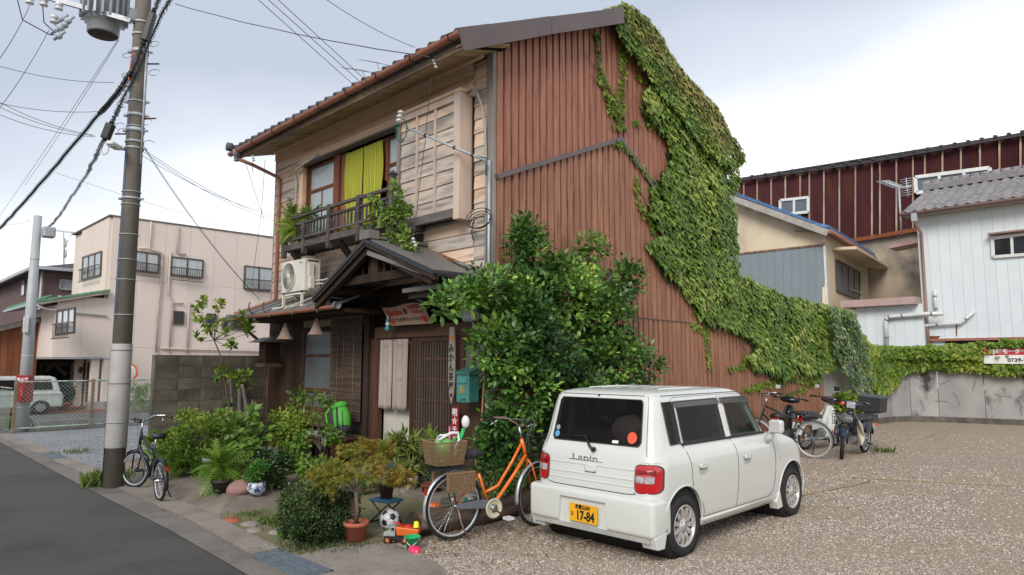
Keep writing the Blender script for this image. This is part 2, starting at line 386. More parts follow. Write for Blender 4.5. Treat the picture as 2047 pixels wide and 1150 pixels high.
# second road behind the wire fence
sheet('side_road', [(3.05, 20.95), (40, 20.95), (40, 25.9), (1.5, 27.5), (2.4, 24)], -.004, G_asph2)
sheet('roadside_strip', [(2.2, -30), (2.6, -30), (2.68, 4), (2.79, 5.5), (2.9, 6.9), (3.0, 8.4), (3.02, 11), (3.02, 18.7), (3.1, 20.9), (2.86, 20.9), (2.84, 18.7), (2.71, 11.2), (2.68, 7.7), (2.6, 5.7), (2.55, 4)], .006, G_strip)
# pavement slabs, each its own piece with open joints
pv = thing('pavement', (3.1, 9, 0), None, None); pv['kind'] = 'structure'
sk = [(6.25, 7.9), (7.92, 9.9), (9.92, 12.3), (12.32, 13.5), (13.52, 14.75), (15.8, 17.3), (17.32, 19.0), (19.02, 20.8)]
for a, b in sk:
    x0 = 2.905 if a < 7 else 3.025; x1 = 3.16 if a < 6.5 else 3.3
    MB((0, 0, 0)).prism([(x0, a, -.02), (x1, a, -.02), (x1 if a > 7 else 3.26, b, -.02), (x0+(.1 if a < 7 else 0), b, -.02)], (0, 0, .035)).build('slab', G_conc, pv).location = (-3.1, -9, 0)
def grate(y0, y1, x0, x1, lab):
    g = thing('drain_grate', ((x0+x1)/2, (y0+y1)/2, .01), lab, 'drain cover')
    m = mat('grate_steel', (.2, .235, .27), (.15, .175, .2), 9, rough=.5, metal=.35, c3=(.2, .13, .09), s3=7, t3=.68)
    o = Vector(g.location); mb = MB(o); mb.box(x0, x1, y0, y1, -.02, .008); mb.build('plate', m, g).location = (0, 0, 0)
    n = 4; w_ = (x1-x0)/n
    for i in range(n):
        mb = MB(o); mb.box(x0+i*w_+.005, x0+(i+1)*w_-.005, y0+.01, y1-.01, .008, .017)
        for k in range(7):
            yy = y0+.06+k*(y1-y0-.12)/6; mb.box(x0+i*w_+w_*.4, x0+i*w_+w_*.6, yy-.006, yy+.006, .0172, .022)
        mb.build('panel', m, g).location = (0, 0, 0)
grate(5.3, 6.22, 2.87, 3.15, 'blue grey steel drain cover in the pavement in front of the round bush')
grate(14.8, 15.75, 3.03, 3.29, 'small steel drain cover in the pavement beyond the big concrete pole')
sheet('concrete_apron', [(3.15, 6.2), (3.17, 5.9), (3.5, 5.95), (3.86, 5.75), (4.05, 5.72), (3.93, 4.87), (3.79, 4.51), (3.5, 3.0), (3.3, 0), (3, -30), (2.6, -30), (2.68, 4), (2.79, 5.26), (3.16, 5.26)], .008, G_conc)
sheet('gravel_lot', [(3.7, -30), (60, -30), (60, 6.55), (22, 6.6), (6.2, 6.56), (6.1, 6.1), (4.3, 6.0), (3.6, 5.9), (3.3, 3.0), (3.1, 0), (3, -30)], .002, G_grav)
sheet('neighbour_lot', [(3.28, 12.95), (24, 12.95), (24, 20.95), (3.28, 20.95)], -.001, G_grav2)
sheet('yard_ground', [(3.16, 5.5), (3.2, 5.9), (4.05, 5.75), (4.6, 5.95), (6.2, 6.0), (6.2, 9), (3.29, 9), (3.2, 7.9)], .004, G_moss)
# raised yard slab with a bevelled edge towards the street
mb = MB()
top = [(3.62, 8.5, .13), (6.2, 8.75, .13), (6.2, 12.95, .13), (3.62, 12.95, .13)]; bot = [(3.31, 8.05, 0), (6.2, 8.3, 0), (6.2, 12.97, 0), (3.31, 12.97, 0)]
mb.add(top+bot, [(0, 1, 2, 3), (4, 5, 1, 0), (7, 4, 0, 3), (6, 7, 3, 2)])
o = mb.build('yard_slab', G_yard, None, bevel=.02, kind='structure')
MB().box(5.45, 6.2, 6.7, 8.28, 0, .1).build('door_step', G_yard, None, bevel=.01, kind='structure')
o = sheet('inspection_cover', [(3.73, 9.05), (3.98, 9.05), (3.98, 9.35), (3.73, 9.35)], .137, MATS['steel']); o['kind'] = 'structure'
# raised stone kerb blocks at the edge of the yard
ks = thing('yard_edging', (3.3, 7.3, 0), None, None); ks['kind'] = 'structure'
for i, (x, y, sx, sy) in enumerate(((3.33, 7.72, .1, .14), (3.4, 7.4, .12, .13), (3.3, 7.1, .1, .12), (3.42, 6.85, .09, .1))):
    mb = MB((3.3, 7.3, 0)); mb.sphere((x, y, -.01), (sx, sy, .045), 9, 6); o = mb.build('stone', MATS['terracotta'] if i == 0 else G_conc, ks); o.location = (0, 0, 0)
# loose pebbles of the lot, real stones where they can be told apart
def pebbles(name, n, dmin, dmax, test, c, smin, smax, z=.004):
    tv = np.array([(-1,-1,-.5),(1,-1,-.6),(1,1,-.5),(-1,1,-.6),(-.6,-.7,.6),(.7,-.6,.5),(.6,.7,.6),(-.7,.6,.5)])*.5
    tf = np.array([(4,5,6,7),(0,1,5,4),(1,2,6,5),(2,3,7,6),(3,0,4,7)])
    P = []
    while len(P) < n:
        k = 20000; d = 1/(1/dmin-rng.random(k)*(1/dmin-1/dmax)); a = R(45)+(rng.random(k)-.5)*R(100)
        for x, y in np.stack([d*np.cos(a), d*np.sin(a)], 1):
            if test(x, y): P.append((x, y))
            if len(P) >= n: break
    P = np.array(P); dist = np.linalg.norm(P, axis=1); s_ = (smin+(smax-smin)*rng.random(n)**2)*np.clip(dist/7, .9, 1.5)
    E = rng.random(n)*6.28; ca, sa = np.cos(E), np.sin(E); sc_ = np.stack([s_*(.7+.8*rng.random(n)), s_*(.6+.5*rng.random(n)), s_*(.45+.4*rng.random(n))], 1)
    V = tv[None]*sc_[:, None]+rng.normal(size=(n, 8, 3))*s_[:, None, None]*.06
    T = (rng.random(n)-.5)*.9; V[:, :, 2] += V[:, :, 0]*T[:, None]
    X = V[:, :, 0]*ca[:, None]-V[:, :, 1]*sa[:, None]+P[:, :1]; Y = V[:, :, 0]*sa[:, None]+V[:, :, 1]*ca[:, None]+P[:, 1:]; Z = V[:, :, 2]+z+s_[:, None]*.12
    V = np.stack([X, Y, Z], 2).reshape(-1, 3); idx = (tf.ravel()[None]+(np.arange(n)*8)[:, None]).ravel()
    me = bpy.data.meshes.new(name); me.vertices.add(len(V)); me.vertices.foreach_set('co', V.ravel()); me.loops.add(len(idx)); me.loops.foreach_set('vertex_index', idx.astype(np.int32))
    me.polygons.add(n*5); me.polygons.foreach_set('loop_start', (np.arange(n*5)*4).astype(np.int32)); me.polygons.foreach_set('loop_total', np.full(n*5, 4, np.int32))
    a = me.attributes.new('tint', 'FLOAT', 'POINT'); a.data.foreach_set('value', np.repeat(rng.random(n), 8).astype(np.float32)); me.update(calc_edges=True)
    m, t, p = newmat(name+'_stone'); at = t.nodes.new('ShaderNodeAttribute'); at.attribute_name = 'tint'; rp = t.nodes.new('ShaderNodeValToRGB'); t.links.new(at.outputs['Fac'], rp.inputs[0])
    rp.color_ramp.interpolation = 'CONSTANT'; e = rp.color_ramp.elements; e[0].color = rgb(c[0]); e[0].position = 0; e[1].color = rgb(c[-1]); e[1].position = (len(c)-1)/len(c)
    for i in range(1, len(c)-1): e.new(i/len(c)).color = rgb(c[i])
    t.links.new(rp.outputs[0], p.inputs['Base Color']); p.inputs['Roughness'].default_value = .85; me.materials.append(m)
    o = link(name, me); o['kind'] = 'stuff'; o['label'] = 'small mixed grey and tan stones'; return o
lot = [(3.95, 5.6), (3.85, 4.87), (3.7, 4.3), (3.6, 3), (3.6, -20), (40, -20), (40, 6.4), (6.3, 6.4), (6.0, 5.85), (4.5, 5.6)]
pebbles('gravel', 95000, 4.2, 20, lambda x, y: (noise.noise(Vector((x*.9, y*.9, 2))) < .12 or random.random() < .35) and in_poly(x, y, lot), [(.48, .39, .30), (.28, .23, .18), (.58, .50, .41), (.34, .31, .28), (.52, .4, .29), (.33, .31, .30), (.6, .54, .46), (.44, .36, .28), (.25, .21, .175)], .007, .018)
nlot = [(3.4, 13.2), (9, 13.2), (9, 20.5), (3.5, 20.5)]
pebbles('grey_gravel_stones', 9000, 12, 22, lambda x, y: in_poly(x, y, nlot), [(.25, .26, .26), (.33, .34, .34), (.19, .195, .2), (.4, .4, .4)], .009, .016)
# the rope lines that mark the bays
MATS['rope'] = mat('rope', (.45, .36, .2), (.3, .24, .14), 30, rough=.9)
for a, b, lab in ((PZ(1150, 1090), PZ(1740, 965), 'tan rope laid on the gravel beneath the white car'), (PZ(1700, 957), PZ(2047, 975), 'faded rope bay line lying in the open gravel'), (PZ(1840, 880), PZ(1900, 858), 'short frayed rope end near the concrete wall')):
    mb = MB(a); pts = [a.lerp(b, i/14)+Vector((random.uniform(-.02, .02), random.uniform(-.02, .02), .022)) for i in range(15)]; mb.tube(pts, .007, 5)
    tag(mb.build('rope', MATS['rope']), lab, 'rope')
# ================================================================== THE OLD WOODEN HOUSE
HX, HY, HE = 6.2, 6.54, 12.95       # street front plane, parking side plane, far end of the front
house = thing('guest_house', (HX, HY, 0), 'two storey old wooden guest house with brown metal siding on its ivy covered side', 'house')
M_clap = mat('clapboard', (.74, .55, .42), (.6, .43, .32), 5, (1, .12, 1), .85, .4, 30, c3=(.32, .27, .23), s3=4.5, t3=.6, w3=.08, st3=(1, .28, 2.2), rand=.12)
M_clapgrey = mat('clapboard_grey', (.62, .5, .41), (.47, .41, .36), 5, (1, .12, 1), .88, .5, 30, c3=(.26, .235, .215), s3=4.5, t3=.55, w3=.09, st3=(1, .28, 2.2), rand=.12)
M_smooth = mat('painted_board', (.74, .54, .36), (.62, .44, .3), 3, (1, .15, 1), .8, .2, 20, c3=(.3, .24, .19), s3=1.3, t3=.66, rand=.05)
M_side = mat('wood_print_siding', (.38, .175, .115), (.27, .115, .075), 3.2, (3, 3, .3), .5, .0, c3=(.2, .08, .05), s3=5, t3=.6, w3=.09, st3=(4, 4, .35), rand=.05)
M_side2 = mat('wood_print_siding_lower', (.36, .18, .11), (.25, .115, .07), 3.2, (3, 3, .3), .5, .0, c3=(.18, .08, .05), s3=5, t3=.6, w3=.09, st3=(4, 4, .35), rand=.05)
M_trim = mat('brown_flashing', (.115, .085, .08), (.095, .07, .066), 1.5, rough=.45, rand=.05)
M_soffit = mat('soffit_board', (.46, .33, .21), (.34, .24, .15), 3, (.3, 2, 1), .85, .2, 20, c3=(.13, .1, .08), s3=1.6, t3=.62, rand=.15)
M_roofm = mat('roof_sheet', (.17, .16, .145), (.14, .13, .12), 2, rough=.5, rand=.05, c3=(.2, .17, .14), s3=3, t3=.66)
M_tile = mat('roof_tile_grey', (.13, .125, .125), (.08, .078, .078), 5, rough=.6, rand=.15)
M_plaster = mat('ochre_plaster', (.5, .41, .25), (.42, .34, .21), 2, rough=.95, bump=.1)
M_frosted = mat('frosted_glass', (.38, .43, .44), (.34, .39, .4), 2, rough=.12, rand=.05, spec=.7)
M_frost_dk = mat('ribbed_glass', (.13, .145, .15), (.09, .1, .1), 3, (1, 60, .3), .25, .1, rand=.05)
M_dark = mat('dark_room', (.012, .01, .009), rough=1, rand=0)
M_sash = mat('sash_wood', (.19, .065, .03), (.1, .035, .018), 4, (1, 1, .15), .6, .3, 30)
def hp(mb, name, m, **k):
    """part of the house from a builder in world coordinates"""
    mb.v = [tuple(Vector(v)-Vector(house.location)) for v in mb.v]; bev = k.pop('bevel', 0); par = k.pop('sub', None)
    return mb.build(name, m, par or house, bevel=bev, **k)
def sub(mb, name, m, par, **k): return hp(mb, name, m, sub=par, **k)
# dark core so nothing shows through
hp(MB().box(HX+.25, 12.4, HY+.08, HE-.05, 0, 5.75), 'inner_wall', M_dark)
hp(MB().box(12.45, 17.2, HY+.1, HY+2.5, 0, 2.9), 'rear_wing', M_plaster)
# ---- gable side: vertical wood-print panels
RX, RZ, SL = 8.86, 7.36, .47
def gz(x): return RZ-abs(x-RX)*(SL if x < RX else .44)
def band(x): return 4.23+(x-6.22)*(5.41-4.23)/2.82 if x < 9.04 else 5.41-(x-9.04)*.7
pw = .147; GY = HY
def panel(x0, x1, z0a, z0b, z1a, z1b, y, m, name='panel'):
    g = .034; xm = x1-g; f = lambda x, a, b: a+(b-a)*(x-x0)/(x1-x0)
    prof = [(x0, .012), (x0+.004, -.024), (xm-.004, -.024), (xm, .012), (x1, .012)]
    vs = [(x, y+d, f(x, z0a, z0b)) for x, d in prof]+[(x, y+d, f(x, z1a, z1b)) for x, d in prof]
    mb = MB(); mb.add(vs, [(i, i+1, i+6, i+5) for i in range(4)]); return hp(mb, name, m)
x = 6.23
while x < 12.5:
    x1 = x+pw; lo0, lo1 = band(x), band(x1)
    if x < 12.35:
        if lo0 < 2: lo0 = lo1 = 2.0
        panel(x, x1, max(lo0, 3.2), max(lo1, 3.2), gz(x), gz(x1), GY, M_side)
    x = x1
x = 6.23
while x < 17.2:
    x1 = x+pw
    t0, t1 = (band(x), band(x1)) if x < 12.4 else (3.02, 3.02)
    t0, t1 = max(t0, 3.02), max(t1, 3.02)
    panel(x, x1, 2.47, 2.47, t0, t1, GY-.012, M_side2); panel(x, x1, 0, 0, 2.462, 2.462, GY-.02, M_side2)
    x = x1
hp(MB().box(6.22, 12.4, GY+.02, GY+.06, 0, 5.7), 'backing', M_side2)
hp(MB().box(12.4, 17.25, GY+.02, GY+.06, 0, 3.0), 'backing', M_side2)
hp(MB().prism([(6.22, GY+.022, 5.7), (12.4, GY+.022, 5.7), (12.4, GY+.022, gz(12.4)), (RX, GY+.022, gz(RX)), (6.22, GY+.022, gz(6.22))], (0, .05, 0)), 'backing', M_side2)
hp(MB().bar((8.5, GY-.045, 2.475), (13.5, GY-.045, 2.45), .014, .012), 'wire', MATS['black_metal'])
# flashing band that follows the outline of a vanished lower roof
for a, b in (((6.2, GY-.05, 4.23), (9.06, GY-.05, 5.43)), ((9.03, GY-.052, 5.43), (12.3, GY-.052, band(12.3)))):
    hp(MB().bar(a, b, .05, .065), 'flashing', M_trim)
# corner post
hp(MB().box(6.155, 6.222, HY-.02, HY+.11, 0, 6.02), 'corner_post', MATS['grey_wood_v'], bevel=.004)
# ---- street front: clapboards
def clap(y0, y1, z0, z1, x=HX, m=None, step=.198, split=2.4):
    z = z0
    while z < z1-.02:
        zt = min(z+step, z1); n = max(1, round((y1-y0)/split)); off = random.uniform(-.3, .3) if n > 1 else 0
        for i in range(n):
            a = y0+(y1-y0)*i/n+(off if i else 0); b = y0+(y1-y0)*(i+1)/n+(off if i < n-1 else 0)-.003
            t = random.uniform(.019, .028); w_ = random.uniform(-.004, .004)
            mb = MB(); mb.add([(x-t, a, z-.012), (x-t, b, z-.012+w_), (x-.005, b, zt), (x-.005, a, zt), (x, a, z-.012), (x, b, z-.012+w_)], [(0, 1, 2, 3), (4, 5, 1, 0)])
            mm = m or (M_clap if random.random() < (.25+.7*(z-3)/3) else M_clapgrey); hp(mb, 'board', mm)
        z = zt
hp(MB().box(HX+.002, HX+.02, HY+.1, HE, 2.62, 3.88).box(HX+.002, HX+.02, HY+.1, HE, 5.46, 6.02).box(HX+.002, HX+.02, HY+.1, 8.42, 3.88, 5.46).box(HX+.002, HX+.02, 11.74, HE, 3.88, 5.46), 'sheathing', MATS['dark_wood'])
clap(HY+.11, 6.93, 2.95, 5.96); clap(6.93, HE, 2.95, 3.72, split=2.0); clap(6.93, 8.62, 3.72, 3.85, m=M_clapgrey)
clap(11.86, HE, 3.72, 5.6); clap(HE-.02, HE, 2.95, 5.6)
clap(6.93, HE, 5.62, 5.78, m=M_clap)
hp(MB().box(6.12, HX+.01, 6.95, 12.9, 5.78, 5.99), 'frieze', M_smooth, bevel=.005)
hp(MB().box(6.10, HX+.01, 6.9, 11.86, 5.47, 5.61), 'window_head', M_smooth, bevel=.006)
hp(MB().box(6.06, HX+.01, 8.3, 11.8, 5.44, 5.468), 'drip_board', MATS['grey_wood'])
hp(MB().box(6.12, HX+.02, 11.72, 11.86, 4.0, 5.46), 'window_post', M_smooth, bevel=.004)
hp(MB().box(HX-.01, HX+.09, HE-.02, HE+.05, 0, 6.0), 'corner_post', MATS['grey_wood_v'])
# left return of the wall (boards of the hidden end, seen edge on)
for k in range(17):
    z = 2.95+k*.18; hp(MB().box(HX+.0, HX+.5, HE+.05, HE+.075, z-.01, z+.168), 'board', M_clapgrey)
# shutter box
bx = 6.0
sbx = hp(MB().box(bx+.02, HX+.01, 6.99, 8.42, 3.78, 5.5), 'shutter_box', M_smooth)
def sb(mb, n, m): return sub(mb, n, m, sbx)
z = 3.86
for k in range(8):
    zt = z+.2; mb = MB(); w_ = random.uniform(-.006, .006)
    mb.add([(bx-.008, 7.1, z-.01), (bx-.008, 8.42, z-.01+w_), (bx+.012, 8.42, zt), (bx+.012, 7.1, zt), (bx+.018, 7.1, z-.01), (bx+.018, 8.42, z-.01)], [(0, 1, 2, 3), (4, 5, 1, 0)])
    sb(mb, 'board', M_clapgrey if k < 7 else M_clap); z = zt
mat('cream_post', (.66, .5, .39), (.45, .38, .33), 3, (1, 1, .15), .85, .3, 20, rand=0)
for y in (7.55, 7.98): sb(MB().box(bx-.03, bx+.0, y-.02, y+.02, 3.86, 5.47), 'batten', MATS['cream_post'])
sb(MB().box(bx-.05, HX-.03, 6.97, 7.1, 3.70, 5.50), 'post', MATS['cream_post']); sb(MB().box(bx-.035, bx+.01, 7.1, 8.42, 5.40, 5.5), 'rail', MATS['cream_post'])
sb(MB().box(bx-.035, bx+.03, 8.40, 8.47, 3.78, 5.47), 'post', MATS['grey_wood_v'])
sb(MB().box(bx-.04, bx+.04, 7.1, 8.45, 3.74, 3.86), 'rail', MATS['grey_wood'])
sb(MB().box(bx-.06, HX-.03, 6.95, 8.47, 5.5, 5.545), 'top_board', M_smooth)
sb(MB().box(bx+.0, HX-.03, 7.1, 8.47, 3.745, 3.78), 'underside', MATS['dark_wood'])
# upstairs window: two glazed sashes, opening between them
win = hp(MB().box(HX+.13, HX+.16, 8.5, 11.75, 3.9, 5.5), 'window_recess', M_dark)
def sash(y0, y1, x, m=M_sash, split=True, z0=4.0, z1=5.42, zm=4.93, lower='M_frosted'):
    fr = hp(MB().box(x, x+.035, y0, y0+.05, z0, z1).box(x, x+.035, y1-.05, y1, z0, z1).box(x, x+.035, y0+.05, y1-.05, z1-.055, z1).box(x, x+.035, y0+.05, y1-.05, zm-.03, zm+.03).box(x, x+.035, y0+.05, y1-.05, z0, z0+.07)
            .box(x+.005, x+.03, (y0+y1)/2-.014, (y0+y1)/2+.014, z0+.07, zm-.03), 'window', m)
    sub(MB().box(x+.014, x+.02, y0+.05, y1-.05, zm+.03, z1-.055), 'pane', M_frosted, fr)
    for a, b in ((y0+.05, (y0+y1)/2-.014), ((y0+y1)/2+.014, y1-.05)): sub(MB().box(x+.014, x+.02, a, b, z0+.07, zm-.03), 'pane', M_frosted, fr)
sash(10.72, 11.66, HX+.03); sash(8.42, 9.13, HX+.05)
hp(MB().box(HX+.0, HX+.12, 11.66, 11.73, 3.95, 5.45), 'window_frame', M_sash); hp(MB().box(HX-.02, HX+.13, 10.5, 10.70, 3.95, 5.45), 'window_frame', M_sash)
hp(MB().box(HX+.02, HX+.05, 10.28, 10.5, 3.95, 5.42), 'board', mat('bare_board', (.3, .13, .06), (.2, .08, .04), 3, (1, 1, .2), .7, .2))
mb = MB(); zz = [5.42, 5.3, 5.2, 5.12, 5.05, 5.0, 4.9, 4.8, 4.72, 4.68]
yl = [9.33, 9.33, 9.3, 9.34, 9.3, 9.35, 9.31, 9.3, 9.22, 9.13]
for i in range(9): mb.add([(HX+.06, 9.13, zz[i]), (HX+.06, yl[i], zz[i]), (HX+.06, yl[i+1], zz[i+1]), (HX+.06, 9.13, zz[i+1])], [(0, 1, 2, 3)])
hp(mb, 'torn_board', MATS['bare_board'])
hp(MB().box(HX-.03, HX+.12, 8.5, 11.75, 3.86, 3.95), 'sill', MATS['grey_wood'])
# ---- balcony railing on brackets
bal = hp(MB().box(5.6, 5.70, 8.0, 11.38, 3.70, 3.80), 'balcony', MATS['balcony_wood'])
bw = MATS['balcony_wood']
sub(MB().box(5.7, HX-.03, 8.0, 8.08, 3.68, 3.77), 'joist', bw, bal); sub(MB().box(5.7, HX-.03, 11.28, 11.36, 3.68, 3.77), 'joist', bw, bal)
for y in np.arange(8.16, 11.25, .15): sub(MB().box(5.705+.0, HX-.04, y, y+.105, 3.775, 3.795), 'floor_board', bw, bal)
for y, zt in ((8.06, 4.46), (8.93, 4.30), (9.8, 4.30), (10.62, 4.16), (11.34, 3.95)):
    sub(MB().box(5.575, 5.655, y-.04, y+.04, 3.58, zt), 'post', bw, bal, bevel=.006)
sub(MB().add([(5.55, 8.0, 4.46), (5.68, 8.0, 4.46), (5.68, 8.12, 4.46), (5.55, 8.12, 4.46), (5.615, 8.06, 4.53), (5.615, 8.06, 4.40)], [(0, 1, 4), (1, 2, 4), (2, 3, 4), (3, 0, 4), (1, 0, 5), (2, 1, 5), (3, 2, 5), (0, 3, 5)]), 'finial', bw, bal)
for z, t_, y1 in ((4.26, .045, 11.1), (4.12, .035, 11.0), (3.87, .035, 11.3)): sub(MB().box(5.59, 5.64, 8.08, y1, z-t_/2, z+t_/2), 'rail', bw, bal)
y = 8.2
while y < 11.0:
    if min(abs(y-a) for a in (8.93, 9.8, 10.62)) > .05: sub(MB().box(5.602, 5.628, y-.012, y+.012, 3.885, 4.105), 'baluster', bw, bal)
    y += .105
for y in (9.55, 11.1): sub(MB().bar((5.66, y, 3.66), (HX-.02, y, 3.1), .08, .09), 'bracket', MATS['dark_wood'], bal)
# ---- main roof
eX, eZ = 5.44, 5.93; y0r, y1r = 6.27, 13.28
def rz(x): return 7.50-abs(x-RX)*(.46 if x < RX else .44)
rear = 12.75
hp(MB().prism([(eX, y0r, rz(eX)-.07), (RX, y0r, rz(RX)-.07), (RX, y0r, rz(RX)), (eX, y0r, rz(eX))], (0, y1r-y0r, 0)).prism([(RX+.002, 6.46, rz(RX)-.07), (rear, 6.46, rz(rear)-.07), (rear, 6.46, rz(rear)), (RX+.002, 6.46, rz(RX))], (0, y1r-6.46, 0)), 'roof', M_tile)
# barge flashing in sheets along the rake
for a, b in ((5.30, 7.06), (7.07, 8.86)):
    mb = MB(); za = lambda x: rz(x)+.06
    mb.prism([(a, 6.25, za(a)), (b, 6.25, za(b)), (b, 6.25, za(b)-.27), (a+.1 if a < 6 else a, 6.25, za(a)-.27)], (0, .02, 0))
    mb.prism([(a+.04, 6.27, za(a)+.002), (b, 6.27, za(b)+.002), (b, 6.6, za(b)+.03), (a+.04, 6.6, za(a)+.03)], (0, 0, .01))
    hp(mb, 'barge_board', M_trim)
mb = MB(); za = lambda x: rz(x)+.05
for a, b in ((8.87, 10.8), (10.81, 12.75)):
    hp(MB().prism([(a, 6.44, za(a)), (b, 6.44, za(b)), (b, 6.44, za(b)-.28), (a, 6.44, za(a)-.28)], (0, .02, 0)), 'barge_board', M_trim)
hp(MB().prism([(5.47, 6.29, 5.80), (6.24, 6.29, 6.02), (6.24, 6.5, 6.02), (5.47, 6.5, 5.80)], (0, 0, .015)), 'soffit_end', M_soffit)
# soffit boards and fascia
n = 26
for i in range(n):
    a = 6.5+(13.2-6.5)*i/n; b = 6.5+(13.2-6.5)*(i+1)/n-.012
    hp(MB().prism([(5.53, a, 5.80), (6.21, a, 6.0), (6.21, b, 6.0), (5.53, b, 5.80)], (0, 0, .012)), 'soffit_board', M_soffit)
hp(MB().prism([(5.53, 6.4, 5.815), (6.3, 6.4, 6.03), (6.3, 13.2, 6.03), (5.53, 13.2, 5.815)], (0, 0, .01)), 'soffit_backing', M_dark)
hp(MB().box(5.50, 5.53, 6.3, 13.25, 5.76, 5.90), 'fascia', mat('fascia_wood', (.34, .25, .16), (.14, .11, .085), 2.0, (1, .4, 1), .85, .3, 20), bevel=.004)
hp(MB().box(6.06, 6.12, 6.66, 13.0, 5.93, 5.985), 'moulding', M_smooth)
tm = MB().tube([(0, 0, 0), (.30, 0, .14)], .062, 8).mesh('roof_tile', M_tile)
tm2 = MB().prism([(0, -.08, -.02), (.3, -.08, .118), (.3, .08, .118), (0, .08, -.02)], (0, 0, .03)).mesh('roof_tile_pan', M_tile)
for i in range(26):
    for r_ in range(2):
        o = link('roof_tile', tm, house, (5.40+.27*r_-HX, 6.4+.27*i-HY, rz(5.40+.27*r_)+.035)); o.rotation_euler.x = random.uniform(-.05, .05)
        link('roof_tile', tm2, house, (5.41+.27*r_-HX, 6.535+.27*i-HY, rz(5.41+.27*r_)+.0))
# ridge-end tile at the left corner
hp(MB().lathe([(.0, -.06), (.085, -.05), (.09, .04), (0, .05)], (5.36, 13.3, 6.0), 12, 'x').box(5.36, 5.75, 13.22, 13.36, 5.93, 6.04), 'end_tile', M_tile)
# gutter: half pipe
def gutter(par_fn, name, x, y0, y1, z, r, m, slope=0.0):
    mb = MB(); n = 8; vs = []
    for y, zz in ((y0, z), (y1, z+slope)):
        for rr in (r, r-.006):
            for k in range(n+1):
                a = math.pi+math.pi*k/n; vs.append((x+rr*math.cos(a), y, zz+rr*math.sin(a)))
    m1 = n+1; fs = []
    for k in range(n):
        fs += [(k, k+1, 2*m1+k+1, 2*m1+k), (m1+k+1, m1+k, 3*m1+k, 3*m1+k+1), (k, m1+k, m1+k+1, k+1), (2*m1+k, 2*m1+k+1, 3*m1+k+1, 3*m1+k)]
    fs += [(0, 2*m1, 3*m1, m1), (n, m1+n, 3*m1+n, 2*m1+n)]
    mb.add(vs, fs, False); return par_fn(mb, name, m)
ug = gutter(hp, 'gutter', 5.40, 6.3, 13.35, 5.93, .062, MATS['copper_gutter'], -.05); shade_auto(ug, 50)
for i in range(9):
    y = 6.5+i*.82; sub(MB().bar((5.33, y, 5.935-.006*i), (5.335, y, 5.86-.006*i), .01, .015).bar((5.34, y, 5.858-.006*i), (5.5, y, 5.87-.006*i), .015, .006), 'gutter_bracket', MATS['black_metal'], ug)
hp(MB().lathe([(.045, -.16), (.05, -.06), (.075, -.05), (.075, .06), (.06, .065)], (5.40, 13.05, 5.83), 12), 'rain_head', MATS['grey_plastic'])
# copper coloured downpipes
hp(MB().tube([(5.42, 13.05, 5.72), (5.7, 12.93, 5.62), (6.10, 12.72, 5.42), (6.14, 12.7, 5.38), (6.14, 12.7, 5.2), (6.14, 12.7, 3.05), (6.14, 12.7, 2.98), (6.1, 12.74, 2.93), (5.6, 12.86, 2.72), (5.42, 12.86, 2.66)], .034, 10), 'downpipe', MATS['copper_gutter'])
hp(MB().tube([(5.42, 12.62, 2.45), (5.9, 12.92, 2.2), (6.12, 13.03, 2.1), (6.12, 13.03, 1.98), (6.12, 13.03, .15)], .03, 10), 'downpipe', MATS['copper_gutter'])
# ---- lean-to roof over the left ground floor
LR = [(5.36, 2.60), (HX, 2.94)]
for i in range(8):
    a = 9.0+i*.5; b = a+.497
    if b > 12.9: b = 12.9
    hp(MB().prism([(5.36, a, 2.60), (HX-.03, a, 2.94), (HX-.03, b, 2.94), (5.36, b, 2.60)], (0, 0, .018)), 'roof_panel', M_roofm)
    hp(MB().bar((5.36, a, 2.628), (HX-.03, a, 2.968), .02, .02), 'roof_batten', M_roofm)
hp(MB().box(5.33, 5.37, 8.95, 12.92, 2.565, 2.62), 'eave_edge', M_roofm); hp(MB().box(5.45, HX, 9.0, 12.85, 2.50, 2.56), 'eave_soffit', MATS['dark_wood'])
lg = gutter(hp, 'gutter', 5.27, 8.95, 12.66, 2.585, .055, MATS['copper_gutter'], -.03); shade_auto(lg, 50)
hp(MB().lathe([(.058, -.01), (.058, .03), (.0, .031)], (5.27, 8.92, 2.585), 12, 'y'), 'gutter_cap', MATS['grey_plastic'])
hp(MB().box(5.2, 5.34, 12.58, 12.72, 2.5, 2.62).box(5.24, 5.31, 12.61, 12.69, 2.36, 2.5), 'rain_head', MATS['grey_plastic'])
for y in (9.4, 10.2, 11.0, 11.8): sub(MB().bar((5.21, y, 2.6), (5.22, y, 2.5), .01, .012), 'gutter_bracket', MATS['steel'], lg)
# ---- small gable roof over the entrance
fx = 5.18; pk = (8.02, 3.44); le = (9.42, 2.74); re = (6.47, 2.84)
def slope(a, b, n, back_a, back_b):
    for i in range(n):
        t0, t1 = i/n, (i+1)/n-.004
        p = lambda t: (a[0]+(b[0]-a[0])*t, a[1]+(b[1]-a[1])*t)
        q0, q1 = p(t0), p(t1); k0 = back_a+(back_b-back_a)*t0; k1 = back_a+(back_b-back_a)*t1
        hp(MB().prism([(fx, q0[0], q0[1]), (k0, q0[0], q0[1]), (k1, q1[0], q1[1]), (fx, q1[0], q1[1])], (0, 0, .03)), 'porch_roof_panel', M_roofm)
slope(pk, re, 2, HX-.02, 5.72); slope(pk, le, 2, HX-.02, HX-.02)
hp(MB().box(fx-.04, HX-.03, 7.93, 8.11, 3.455, 3.50).box(fx-.05, fx+.12, 7.9, 8.14, 3.44, 3.56), 'porch_ridge', mat('ridge_cap', (.2, .18, .16), (.15, .135, .12), 3, rough=.6))
